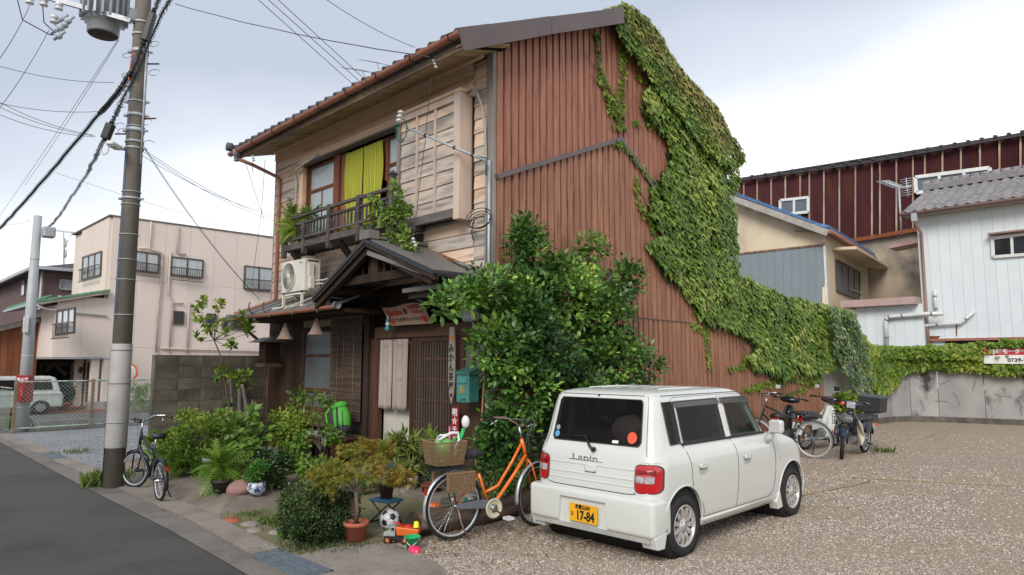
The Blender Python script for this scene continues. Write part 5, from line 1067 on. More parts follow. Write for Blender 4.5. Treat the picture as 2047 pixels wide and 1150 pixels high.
# balcony plants
bf = thing('balcony_fern', (5.7, 11.35, 3.8), 'shaggy yellow green fern overflowing the far end of the balcony', 'fern'); O = Vector(bf.location)
c1_ = PX(592, 460, 5.72); c2_ = PX(585, 440, 5.8)
bush('', '', '', O, [(*c1_, .12, .26, .14), (*c2_, .1, .14, .1)], 60, 5, .26, 'frond', L_yel, parent=bf, single=120, up=.2, droop=.35, shell=.1, spread=.05)
c3_ = PX(622, 425, 5.8); bl2 = thing('balcony_papaya', (5.9, 10.7, 3.8), 'bright green lobed leaf plant rising behind the balcony rail', 'plant')
bush('', '', '', bl2.location, [(*c3_, .05, .18, .06)], 9, 3, .16, 'maple', L_fern, parent=bl2, single=20, up=.8); MB(bl2.location).tube([(5.9, 10.7, 3.8), c3_], .008, 5).build('stem', B, bl2)
vn = thing('balcony_vine', (5.62, 8.1, 3.9), 'bright green vine climbing the near balcony post and spilling onto the entrance roof', 'vine'); O = Vector(vn.location)
ve = [(*PX(u, v, 5.56), .08, .1, .08) for u, v in ((795, 375), (800, 395), (795, 420), (775, 430), (760, 420), (785, 450), (765, 450), (800, 440), (805, 460), (780, 470), (745, 400), (740, 440), (810, 425))]+[(*PX(u, v, 5.5), .08, .08, .06) for u, v in ((790, 490), (805, 488), (815, 475), (825, 490), (775, 485))]
bush('', '', '', O, ve, 150, 5, .07, 'ivy', L_lime, parent=vn, single=180, spread=.06, shell=.1, droop=.3)
mb = MB(O); mb.tube([PX(778, 470, 5.56), PX(785, 420, 5.55), PX(795, 370, 5.56)], .012, 5); mb.tube([PX(740, 430, 5.56), PX(765, 440, 5.54), PX(790, 470, 5.5), PX(820, 490, 5.45)], .008, 5); mb.build('stems', B, vn)
# shrub behind the motorbikes
t, g, d = plant('bright_shrub', 'bright yellow green shrub standing behind the parked motorbikes', 'shrub', 1700, 880, [(1690, 830, 24, 24, 0), (1712, 812, 20, 20, 0), (1680, 805, 16, 16, 0), (1715, 840, 20, 20, 0)], 260, 9, .09, 'oval', L_yel, spread=.12, stem=True)
# grass tufts and moss at the edges
def tuft(u, v, r_, n, h, lab, m=L_grass):
    g = PZ(u, v, 0); t = thing('grass_tuft', g, lab, 'grass'); P = np.array([[g.x+random.gauss(0, r_), g.y+random.gauss(0, r_), 0] for _ in range(n)]); D = unit(n)*.5+np.array([0, 0, 1])
    leaves('blades', t, m, 'blade', P, D, unit(n), h*(.5+.8*rng.random(n)))
tuft(203, 970, .1, 320, .2, 'long grass tuft at the street side foot of the big concrete pole'); tuft(262, 955, .14, 220, .12, 'grass patch under the front wheel of the black bicycle')
tuft(10, 855, .25, 220, .3, 'tall grass clump at the foot of the wire fence by the metal pole'); tuft(545, 1045, .1, 220, .07, 'grass tuft between the kerb stones beside the dark bush'); tuft(500, 1030, .1, 120, .05, 'thin grass row along the pavement joint')
tuft(680, 1090, .14, 500, .035, 'mossy turf under the terracotta pot', L_dark); tuft(610, 1095, .12, 400, .045, 'low weeds in front of the dark round bush', L_dark)
tuft(1290+480, 905, .12, 60, .12, 'small weed beside the stand of the dark motorbike'); tuft(150, 905, .2, 200, .06, 'grass strip on the edge of the gravel plot')
# litter of dead leaves along the log and under the car
P = []
while len(P) < 1500:
    x_, y_ = random.uniform(3.9, 9), random.uniform(4.0, 6.2)
    if random.random() < math.exp(-abs(y_-5.35)*2.2): P.append((x_, y_, .028))
P = np.array(P); tl0 = thing('leaf_litter', (5, 5.5, 0), None, None); tl0['kind'] = 'stuff'
leaves('dead_leaves', tl0, L_dead, 'oval', P, np.stack([rng.normal(size=len(P)), rng.normal(size=len(P)), np.zeros(len(P))], 1), np.tile([0, 0, 1.0], (len(P), 1))+unit(len(P))*.3, .035*(.6+.8*rng.random(len(P))))
# ================================================================== THE WHITE CAR
car = thing('parked_car', (6.8, 4.14, 0), 'boxy white kei hatchback parked on the gravel with its yellow rear plate towards us', 'car')
O = Vector(car.location); CY = 4.14
pm, t_, p_ = newmat('pearl_white'); p_.inputs['Base Color'].default_value = (.62, .63, .585, 1); p_.inputs['Roughness'].default_value = .32; p_.inputs['Coat Weight'].default_value = .7; p_.inputs['Coat Roughness'].default_value = .05
nzz = t_.nodes.new('ShaderNodeTexNoise'); nzz.inputs['Scale'].default_value = 5; mxx = t_.nodes.new('ShaderNodeMapRange'); mxx.inputs[3].default_value = .28; mxx.inputs[4].default_value = .42; t_.links.new(nzz.outputs[0], mxx.inputs[0]); t_.links.new(mxx.outputs[0], p_.inputs['Roughness'])
seam = mat('seam', (.06, .06, .06), rough=.8, rand=0); gls = glassmat('car_glass', (.008, .007, .007), .03, .6, (.3, .27, .25)); gls2 = glassmat('car_glass_green', (.02, .03, .026), .03, .75, (.7, .8, .74))
LOW = [(.20,5.25,8.36,.66,.12),(.24,5.20,8.42,.70,.17),(.34,5.17,8.45,.722,.2),(.46,5.165,8.46,.733,.2),(.58,5.17,8.46,.738,.2),(.70,5.18,8.43,.742,.2),(.80,5.19,8.36,.741,.2),(.86,5.20,8.25,.735,.2),(.90,5.21,8.12,.725,.2),(.935,5.225,7.93,.712,.18),(.955,5.24,7.74,.70,.17),(.965,5.26,7.55,.66,.15)]
UP = [(.86,5.20,7.66,.728,.17),(.93,5.225,7.56,.706,.15),(.985,5.25,7.48,.688,.14),(1.04,5.27,7.43,.675,.13),(1.14,5.295,7.345,.658,.125),(1.26,5.325,7.24,.639,.12),(1.36,5.35,7.15,.622,.12),(1.41,5.365,7.10,.611,.12),(1.44,5.385,7.05,.595,.125),(1.462,5.42,6.98,.565,.14),(1.478,5.50,6.88,.515,.16),(1.49,5.66,6.7,.42,.18),(1.495,5.9,6.45,.25,.15)]
def interp(T, z, i):
    for a, b in zip(T, T[1:]):
        if a[0] <= z <= b[0]: return a[i]+(b[i]-a[i])*(z-a[0])/(b[0]-a[0])
    return T[0][i] if z < T[0][0] else T[-1][i]
def contour(xr, xf, hw, rr, z, nc=7, ns=10):
    rf = rr*1.6 if xf > 8 else rr*1.2; pts = []
    def arc(cx, cy, r_, a0): return [(cx+r_*math.cos(R(a0+90*i/nc)), cy+r_*math.sin(R(a0+90*i/nc))) for i in range(nc+1)]
    c = arc(xf-rf, hw-rf, rf, 0)+arc(xr+rr, hw-rr, rr, 90)+arc(xr+rr, -hw+rr, rr, 180)+arc(xf-rf, -hw+rf, rf, 270)
    return [(x, CY+y, z) for x, y in c]
def loft(T):
    rings = [contour(a[1], a[2], a[3], a[4], a[0]) for a in T]; n = len(rings[0]); vs = [p for r_ in rings for p in r_]; m = len(rings)
    fs = [(i*n+k, i*n+(k+1) % n, (i+1)*n+(k+1) % n, (i+1)*n+k) for i in range(m-1) for k in range(n)]+[tuple(reversed(range(n))), tuple((m-1)*n+k for k in range(n))]
    return MB().add(vs, fs, True)
def boolcut(o, cutters):
    """real openings cut into the shell"""
    for c in cutters:
        m = o.modifiers.new('cut', 'BOOLEAN'); m.operation = 'DIFFERENCE'; m.object = c; m.solver = 'EXACT'
    bpy.context.view_layer.update(); me = bpy.data.meshes.new_from_object(o.evaluated_get(bpy.context.evaluated_depsgraph_get())); o.modifiers.clear(); old = o.data; o.data = me; bpy.data.meshes.remove(old)
    for c in cutters: bpy.data.objects.remove(c)
WR, WF, WZ, WRAD = 5.63, 7.97, .272, .272
body = lp(loft(LOW), 'body', pm, car, O)
cut = []
for wx in (WR, WF): cut.append(lp(MB().lathe([(0, -1), (.335, -1), (.335, 1), (0, 1)], (wx, CY, WZ+.02), 40, 'y'), 'c', None, car, O))
boolcut(body, cut); shade_auto(body, 38)
shell = lp(loft(UP), 'cabin', pm, car, O)
inn = [(max(.80, a[0]-.03), a[1]+.03, a[2]-.03, a[3]-.03, max(.06, a[4]-.02)) for a in UP[:-1]]; inn[0] = (.80, *inn[0][1:])
hole = lambda q: lp(MB().prism([(x, CY-1, z) for x, z in q], (0, 2, 0)), 'c', None, car, O)
boolcut(shell, [lp(loft(inn), 'c', None, car, O), hole([(5.49, 1.0), (5.46, 1.375), (5.63, 1.375), (5.655, 1.0)]), hole([(5.72, 1.005), (5.69, 1.37), (6.455, 1.372), (6.495, 1.005)]), hole([(6.645, 1.005), (6.595, 1.37), (7.065, 1.37), (7.28, 1.0)]),
    lp(MB().prism([(5.1, CY+y, z) for y, z in ((-.52, .99), (-.49, 1.395), (.49, 1.395), (.52, .99))], (.42, 0, 0)), 'c', None, car, O), lp(MB().prism([(6.95, CY+y, z) for y, z in ((-.55, 1.0), (-.49, 1.38), (.49, 1.38), (.55, 1.0))], (.8, 0, 0)), 'c', None, car, O)]); shade_auto(shell, 40)
din = mat('car_interior', (.03, .028, .026), (.045, .042, .04), 6, rough=.9, rand=0)
for y in (-.33, .33): lp(MB().box(6.35, 6.5, CY+y-.23, CY+y+.23, .9, 1.2).box(6.37, 6.46, CY+y-.12, CY+y+.12, 1.2, 1.33), 'front_seat', din, car, O, bevel=.03)
lp(MB().box(5.75, 5.88, CY-.55, CY+.55, .9, 1.14), 'rear_seat', din, car, O, bevel=.03); lp(MB().box(7.15, 7.4, CY-.6, CY+.6, .9, 1.01), 'dashboard', din, car, O, bevel=.03); lp(MB().tube([(7.08+.03*math.cos(a), CY-.33+.17*math.cos(a), 1.0+.17*math.sin(a)) for a in np.linspace(0, 6.283, 25)], .013, 6), 'steering_wheel', din, car, O)
mb = MB().sphere((5.52, CY-.22, 1.09), (.12, .2, .15), 20, 14); mb.v = [tuple(Vector(v)*1.0+Vector((.03, .02, .02))*noise.noise(Vector(v)*14)) for v in mb.v]; lp(mb, 'plastic_bag', mat('bag_white', (.75, .75, .75), (.6, .6, .6), 9, rough=.5, rand=0), car, O); lp(MB().sphere((5.6, CY-.42, 1.2), (.06, .07, .11), 12, 8), 'cushion', mat('cushion_tan', (.5, .28, .16), rough=.9), car, O); lp(MB().box(5.4, 5.72, CY-.1, CY+.45, .95, 1.08), 'luggage', mat('luggage_brown', (.2, .17, .09), (.12, .1, .06), 7, rough=.9), car, O, bevel=.03)
for wx in (WR, WF): lp(MB().lathe([(0, -.70), (.332, -.70), (.332, .70), (0, .70)], (wx, CY, WZ+.02), 36, 'y'), 'wheel_well', MATS['black_rubber'], car, O)
lp(MB().box(5.3, 8.3, CY-.62, CY+.62, .17, .25), 'underbody', MATS['black_rubber'], car, O)
def S(x, z, off=.004, T=None, side=-1):
    T = T or (UP if z > .93 else LOW); hw = interp(T, z, 3); return (x, CY+side*(hw+off), z)
def Rr(y, z, off=.004, T=None):
    T = T or (UP if z > .93 else LOW); hw, rr, xr = interp(T, z, 3), interp(T, z, 4), interp(T, z, 1); e_ = abs(y)-(hw-rr)
    x = xr if e_ <= 0 else xr+rr-math.sqrt(max(0, rr*rr-e_*e_)); return (x-off, CY+y, z)
def patch(f, quad, name, m, par=None, r_=.05, rings=6, org=None, depth=.0):
    """rounded quad given by four (a, b) corners on a surface function f"""
    q = [Vector(p) for p in quad]; out_ = []
    for i in range(4):
        p0, p1, p2 = q[i-1], q[i], q[(i+1) % 4]; a = (p0-p1).normalized()*min(r_, (p0-p1).length*.45); b = (p2-p1).normalized()*min(r_, (p2-p1).length*.45)
        for k in range(6): t = k/5; out_.append((p1+a)*(1-t)**2+p1*2*t*(1-t)+(p1+b)*t*t)
    dn = []
    for i, p in enumerate(out_):
        n2 = out_[(i+1) % len(out_)]; k = max(1, int((n2-p).length/.08)); dn += [p.lerp(n2, j/k) for j in range(k)]
    c = sum(dn, Vector((0, 0)))/len(dn); vs = []; n = len(dn)
    for s_ in range(rings+1):
        for p in dn: g = c.lerp(p, 1-s_/(rings+.0)*.98) if s_ else p; vs.append(f(g[0], g[1]))
    fs = [(i*n+k, i*n+(k+1) % n, (i+1)*n+(k+1) % n, (i+1)*n+k) for i in range(rings) for k in range(n)]+[tuple(rings*n+k for k in range(n))]
    o = lp(MB().add(vs, fs, True), name, m, par or car, O if org is None else org)
    if depth: md = o.modifiers.new('thickness', 'SOLIDIFY'); md.thickness = depth; md.offset = -1
    return o
def line(pts, r_=.0028, name='panel_gap', m=None): return lp(MB().tube(pts, r_, 5, cap=False), name, m or seam, car, O)
def curve(pts, n=8):   # Catmull-Rom through 2D points
    P_ = [Vector(p) for p in pts]; P_ = [P_[0]*2-P_[1]]+P_+[P_[-1]*2-P_[-2]]; o_ = []
    for i in range(1, len(P_)-2):
        for k in range(n):
            t = k/n; a, b, c, d = P_[i-1:i+3]; o_.append(.5*((2*b)+(c-a)*t+(2*a-5*b+4*c-d)*t*t+(3*b-a-3*c+d)*t**3))
    return o_+[P_[-2]]
# glass
patch(lambda y, z: Rr(y, z, .004), [(.53, .985), (.50, 1.40), (-.50, 1.40), (-.53, .985)], 'rear_window', gls, r_=.09)
line([Rr(a, b, .002) for a, b in [(.5, .985), (.525, 1.02), (.495, 1.37), (.47, 1.4), (0, 1.4), (-.47, 1.4), (-.495, 1.37), (-.525, 1.02), (-.5, .985), (0, .985), (.5, .985)]], .006, 'window_seal')
for sd_ in (-1, 1):
    f = lambda x, z: S(x, z, .004, side=sd_); f2 = lambda x, z: S(x, z, .007, side=sd_)
    patch(f, [(5.49, 1.0), (5.455, 1.38), (5.63, 1.385), (5.66, 1.0)], 'quarter_window', gls, r_=.05)
    for q in ([(5.49, 1.0), (5.455, 1.38), (5.64, 1.38), (5.66, 1.0), (5.49, 1.0)], [(5.715, 1.0), (5.685, 1.375), (6.458, 1.378), (6.502, 1.0), (5.715, 1.0)], [(6.64, 1.0), (6.59, 1.375), (7.07, 1.375), (7.295, .995), (6.64, 1.0)]): line([S(x, z, .003, side=sd_) for x, z in q], .008, 'window_seal')
    patch(f2, [(5.715, 1.005), (5.685, 1.372), (6.455, 1.375), (6.50, 1.005)], 'side_window', gls, r_=.015)
    patch(f2, [(6.64, 1.005), (6.59, 1.372), (7.07, 1.372), (7.29, 1.0)], 'side_window', gls2, r_=.02)
    patch(lambda x, z: S(x, z, .022-.02*(z-1.3)/.1, side=sd_), [(5.66, 1.325), (5.65, 1.385), (6.48, 1.39), (6.50, 1.33)], 'wind_visor', mat('visor', (.035, .028, .028), rough=.15, rand=0), r_=.015)
    patch(lambda x, z: S(x, z, .022-.02*(z-1.3)/.1, side=sd_), [(6.53, 1.33), (6.52, 1.39), (7.10, 1.39), (7.16, 1.32)], 'wind_visor', MATS['visor'], r_=.015)
    lp(MB().bar(S(5.67, .99, .008, side=sd_), S(7.36, .985, .008, side=sd_), .012, .022), 'belt_moulding', MATS['black_metal'], car, O)
    # seams
    line([S(p[0], p[1], .001, side=sd_) for p in curve([(5.68, .985), (5.72, .9), (5.76, .78), (5.77, .66), (5.8, .58), (5.9, .5), (5.98, .38), (5.99, .3)])])
    line([S(p[0], p[1], .001, side=sd_) for p in curve([(6.58, .985), (6.63, .9), (6.66, .78), (6.665, .55), (6.64, .35), (6.63, .3)])])
    line([S(p[0], p[1], .001, side=sd_) for p in curve([(7.42, .94), (7.50, .85), (7.53, .7), (7.52, .5), (7.47, .36), (7.38, .30)])])
    line([S(5.99, .3, .001, side=sd_), S(6.7, .298, .001, side=sd_), S(7.38, .30, .001, side=sd_)])
    line([S(p[0], p[1], .001, side=sd_) for p in [(5.66, 1.0), (5.635, 1.2), (5.61, 1.395), (5.66, 1.418), (6.4, 1.422), (7.02, 1.418), (7.1, 1.39), (7.2, 1.25), (7.36, .99)]], .0022)
    line([S(6.5, 1.42, .001, side=sd_), S(6.5, 1.385, .001, side=sd_)], .002)
    line([(x, CY+sd_*interp(UP, 1.437, 3)*1.004, 1.437) for x in np.linspace(5.48, 6.98, 9)], .0035)
    # sill line, side rib
    lp(MB().tube([S(5.95, .272, -.004, side=sd_), S(7.62, .272, -.004, side=sd_)], .014, 8), 'sill', pm, car, O)
    # handles
    for hx in (5.90, 6.80):
        patch(lambda x, z: S(x, z, .003, side=sd_), [(hx-.01, .70), (hx-.01, .79), (hx+.12, .79), (hx+.12, .70)], 'handle_recess_shade', mat('shaded_white', (.5, .51, .47), rough=.4, rand=0), r_=.03)  # flat patch, shade of the hollow put into a darker body white
        patch(lambda x, z: S(x, z, .022, side=sd_), [(hx-.01, .755), (hx-.005, .80), (hx+.12, .80), (hx+.125, .755)], 'door_handle', pm, r_=.02, depth=.018)
        line([S(hx-.005, .752, .012, side=sd_), S(hx+.12, .752, .012, side=sd_)], .004)
    lp(MB().sphere(S(6.765, .775, .002, side=sd_), .009, 8, 6), 'lock', MATS['chrome'], car, O); lp(MB().sphere(S(7.64, .70, .0, side=sd_), (.014, .008, .014), 10, 8), 'side_marker', mat('marker', (.5, .5, .45), rough=.2), car, O)
    # mud guards
    lp(MB().prism([(5.36, CY+sd_*.735, .34), (5.29, CY+sd_*.735, .13), (5.18, CY+sd_*.735, .135), (5.14, CY+sd_*.735, .24), (5.30, CY+sd_*.735, .28)], (0, -sd_*.16, 0)), 'mud_guard', pm, car, O, bevel=.01)
    lp(MB().prism([(7.64, CY+sd_*.728, .34), (7.70, CY+sd_*.728, .14), (7.58, CY+sd_*.728, .13), (7.54, CY+sd_*.728, .22)], (0, -sd_*.1, 0)), 'mud_guard', pm, car, O, bevel=.008)
    # arch lips
    for wx in (WR, WF):
        lp(MB().tube([(wx+.338*math.cos(a), CY+sd_*(interp(LOW, max(.24, WZ+.02+.338*math.sin(a)), 3)-.004), WZ+.02+.338*math.sin(a)) for a in np.linspace(R(-10), R(190), 26)], .012, 6, cap=False), 'arch_lip', pm, car, O)
    # mirrors
    mrr = lp(MB().box(7.27, 7.38, CY+sd_*.86-.07, CY+sd_*.86+.07, .985, 1.13), 'side_mirror', pm, car, O, bevel=.03)
    lp(MB().tube([(7.33, CY+sd_*.80, 1.0), (7.35, CY+sd_*.78, .95), (7.36, CY+sd_*.715, .90)], [.035, .04, .045], 10), 'mirror_arm', pm, car, O)
    lp(MB().box(7.262, 7.269, CY+sd_*.86-.055, CY+sd_*.86+.055, 1.0, 1.115), 'mirror_glass', MATS['mirror_glass'], car, O)
# hatch
line([Rr(y, z, .001) for y, z in [(-.615, .80), (-.63, .86), (-.60, .94), (-.578, 1.05), (-.56, 1.25), (-.545, 1.40), (-.52, 1.437)]]); line([Rr(y, z, .001) for y, z in [(.615, .80), (.63, .86), (.60, .94), (.578, 1.05), (.56, 1.25), (.545, 1.40), (.52, 1.437)]])
line([Rr(y, 1.437, .002) for y in np.linspace(-.58, .58, 13)], .0035)
line([Rr(-.50, .60, .001), Rr(-.52, .585, .001), Rr(-.45, .575, .001)]+[Rr(y, .573, .001) for y in np.linspace(-.4, .4, 5)]+[Rr(.45, .575, .001), Rr(.52, .59, .001)], .004)
for z in (.70, .64, .785): lp(MB().tube([Rr(y, z, -.006) for y in np.linspace(-.5, .5, 9)], .011, 8, cap=False), 'crease', pm, car, O)
patch(lambda y, z: Rr(y, z, .012), [(.06, .725), (.06, .79), (-.07, .79), (-.07, .725)], 'hatch_handle', pm, r_=.03, depth=.012); line([Rr(.06, .722, .006), Rr(-.07, .722, .006)], .004)
lp(MB().tube([Rr(-.03, .93, .01), Rr(-.03, .93, .04)], .022, 12).tube([Rr(-.03, .93, .04), Rr(.03, .965, .035), Rr(.09, 1.03, .02)], .012, 8).tube([Rr(.09, 1.03, .02), Rr(.12, 1.038, .02), Rr(.42, 1.02, .014)], .007, 6), 'wiper', MATS['black_metal'], car, O)
lp(MB().sphere(Rr(0.03, 1.425, .0), .012, 10, 8), 'washer_nozzle', MATS['black_metal'], car, O)
for y, r_, m_, z in ((-.425, .052, mat('sticker_orange', (.9, .12, .05), rough=.5, rand=0), 1.06), (.475, .03, mat('sticker_blue', (.1, .35, .6), rough=.5, rand=0), 1.04), (.475, .025, mat('sticker_grey', (.3, .38, .4), rough=.5, rand=0), 1.1)):
    mb = MB(); c = Rr(y, z, .007); ring = [Rr(y+r_*math.cos(a), z+r_*math.sin(a), .007) for a in np.linspace(0, 6.283, 21)[:-1]]; mb.add([c]+ring, [(0, i+1, (i+1) % 20+1) for i in range(20)]); lp(mb, 'sticker', m_, car, O)
patch(lambda y, z: Rr(y, z, .007), [(-.21, 1.0), (-.21, 1.025), (-.28, 1.025), (-.28, 1.0)], 'sticker', wht, r_=.004)
# badge: raised script over a bar
text('Lapin', .085, MATS['steel'], car, face_mtx(Vector(Rr(.07, .845, .006))-O, (0, -1, 0), (-.12, 0, 1)), squeeze=1.75, ext=.003, bold=-.001); lp(MB().tube([Rr(.26, .822, .006), Rr(-.14, .822, .006)], .003, 5), 'badge_bar', MATS['steel'], car, O)
# tail lamps
rl, tt, pp_ = newmat('tail_red'); pp_.inputs['Base Color'].default_value = (.45, .008, .01, 1); pp_.inputs['Roughness'].default_value = .12; pp_.inputs['Coat Weight'].default_value = 1
rl2 = mat('tail_red_dark', (.22, .006, .008), rough=.12, rand=0); clr = mat('tail_clear', (.5, .5, .5), (.25, .22, .22), 30, rough=.08, rand=0)
for sd_ in (-1, 1):
    a0, a1 = .515*sd_, .725*sd_; f = lambda y, z: Rr(y, z, .012); g2 = lambda y, z: Rr(y, z, .018)
    tl_p = patch(lambda y, z: Rr(y, z, .008), [(a0-.008*sd_, .595), (a0-.008*sd_, .845), (a1+.006*sd_, .845), (a1+.006*sd_, .595)], 'tail_lamp', seam, r_=.06)
    patch(f, [(a0, .602), (a0, .838), (a1, .838), (a1, .602)], 'lens', rl, par=tl_p, r_=.06, org=O)
    patch(g2, [(a0+.015*sd_, .755), (a0+.015*sd_, .80), (a1-.03*sd_, .80), (a1-.03*sd_, .755)], 'lens_band', rl2, par=tl_p, r_=.012, org=O)
    for q in range(2): patch(g2, [(a0+(.012+.085*q)*sd_, .685), (a0+(.012+.085*q)*sd_, .745), (a0+(.09+.08*q)*sd_, .745), (a0+(.09+.08*q)*sd_, .685)], 'clear_lens', clr, par=tl_p, r_=.012, org=O)
# bumper
bmp = lp(MB().box(5.115, 5.42, CY-.735, CY+.735, .225, .555), 'rear_bumper', pm, car, O); md = bmp.modifiers.new('b', 'BEVEL'); md.width = .045; md.segments = 4
boolcut(bmp, [lp(MB().prism([(5.0, CY-.22, .475), (5.0, CY+.32, .475), (5.0, CY+.35, .2), (5.0, CY-.24, .2)], (.145, 0, 0)), 'c', None, car, O)]); shade_auto(bmp, 35)
lp(MB().box(5.13, 5.5, CY-.68, CY+.68, .19, .23), 'bumper_skirt', mat('dirty_white', (.4, .4, .36), rough=.6, rand=0), car, O)
pl_ = lp(MB().box(5.112, 5.12, CY-.13, CY+.20, .26, .425), 'number_plate', mat('plate_yellow', (.85, .42, .01), rough=.4, rand=0), car, O, bevel=.003)
bk_ = mat('plate_black', (.015, .015, .015), rough=.5, rand=0)
def ptx(b, y, z, s_, q=1, bo=.001): text(b, s_, bk_, pl_, face_mtx(Vector((5.109, CY+y, z))-O, (0, -1, 0), (0, 0, 1)), squeeze=q, bold=bo)
ptx('和歌山581', .035, .396, .045, .9, .0012); ptx('17-84', .01, .318, .118, .8, .004); ptx('あ', .165, .325, .045, .9)
lp(MB().tube([(5.15, CY-.42, .2), (5.4, CY-.42, .21)], .026, 12), 'exhaust', mat('rusty_steel', (.16, .11, .08), (.08, .06, .05), 9, rough=.6, metal=.5), car, O)
# windscreen, bonnet seam, headlamps and roof bits on the far side
patch(lambda y, z: (interp(UP, z, 2)+.004-(max(0, abs(y)-.45)**2)*.8, CY+y, z), [(-.60, .97), (-.54, 1.40), (.54, 1.40), (.60, .97)], 'windscreen', gls, r_=.05)
for sd_ in (-1, 1): lp(MB().lathe([(0, .02), (.06, .018), (.085, 0), (.085, -.05)], (8.40, CY+sd_*.5, .66), 20, 'x'), 'headlamp', clr, car, O)
for y in np.linspace(-.42, .42, 6): lp(MB().tube([(5.72, CY+y, 1.484), (6.2, CY+y, 1.489), (6.7, CY+y, 1.478)], .011, 6), 'roof_rib', pm, car, O)
lp(MB().tube([(6.78, CY+.35, 1.48), (6.74, CY+.35, 1.5), (6.6, CY+.35, 1.66)], .005, 5), 'aerial', MATS['black_metal'], car, O)
# wheels
alloy = mat('alloy', (.62, .6, .57), (.5, .47, .43), 8, rough=.35, metal=.55, rand=0)
def wheel(x, side):
    c = Vector((x, CY+side*.655, WZ)); s_ = side
    w_ = lp(MB().lathe([(.178, s_*.055), (.19, s_*.078), (.235, s_*.082), (.262, s_*.068), (.272, s_*.04), (.272, -s_*.05), (.255, -s_*.075), (.18, -s_*.07)], c, 48, 'y'), 'wheel', MATS['black_rubber'], car, O)
    q = lambda mb, n, m: lp(mb, n, m, w_, O)
    q(MB().lathe([(.186, s_*.074), (.180, s_*.079), (.170, s_*.074), (.164, s_*.02), (.16, -s_*.05)], c, 40, 'y'), 'rim', alloy)
    q(MB().lathe([(.166, -s_*.0), (0, -s_*.0)], c, 24, 'y'), 'brake', MATS['black_rubber'])
    mb = MB()
    for k in range(11):
        a = 2*math.pi*k/11; d = Vector((math.cos(a), 0, math.sin(a))); tg_ = Vector((-math.sin(a), 0, math.cos(a)))
        p = [(.055, .058, .017), (.10, .066, .021), (.145, .066, .02), (.172, .064, .014)]
        for (r0, y0, w0), (r1_, y1_, w1) in zip(p, p[1:]):
            A = [c+d*r0+Vector((0, s_*y0, 0))+tg_*w0, c+d*r0+Vector((0, s_*y0, 0))-tg_*w0, c+d*r1_+Vector((0, s_*y1_, 0))-tg_*w1, c+d*r1_+Vector((0, s_*y1_, 0))+tg_*w1]
            B_ = [v-Vector((0, s_*.025, 0)) for v in A]; mb.add(A+B_, [(0, 1, 2, 3), (4, 7, 6, 5), (0, 3, 7, 4), (1, 5, 6, 2)])
    q(mb, 'spokes', alloy)
    q(MB().lathe([(0, s_*.07), (.035, s_*.069), (.04, s_*.062), (.065, s_*.06), (.068, s_*.03)], c, 24, 'y'), 'hub', alloy)
    for k in range(4): a = R(45+90*k); q(MB().lathe([(.009, s_*.058), (.009, s_*.07), (0, s_*.071)], c+Vector((.05*math.cos(a), 0, .05*math.sin(a))), 6, 'y'), 'wheel_nut', MATS['steel'])
for x in (WR, WF):
    for s_ in (-1, 1): wheel(x, s_)
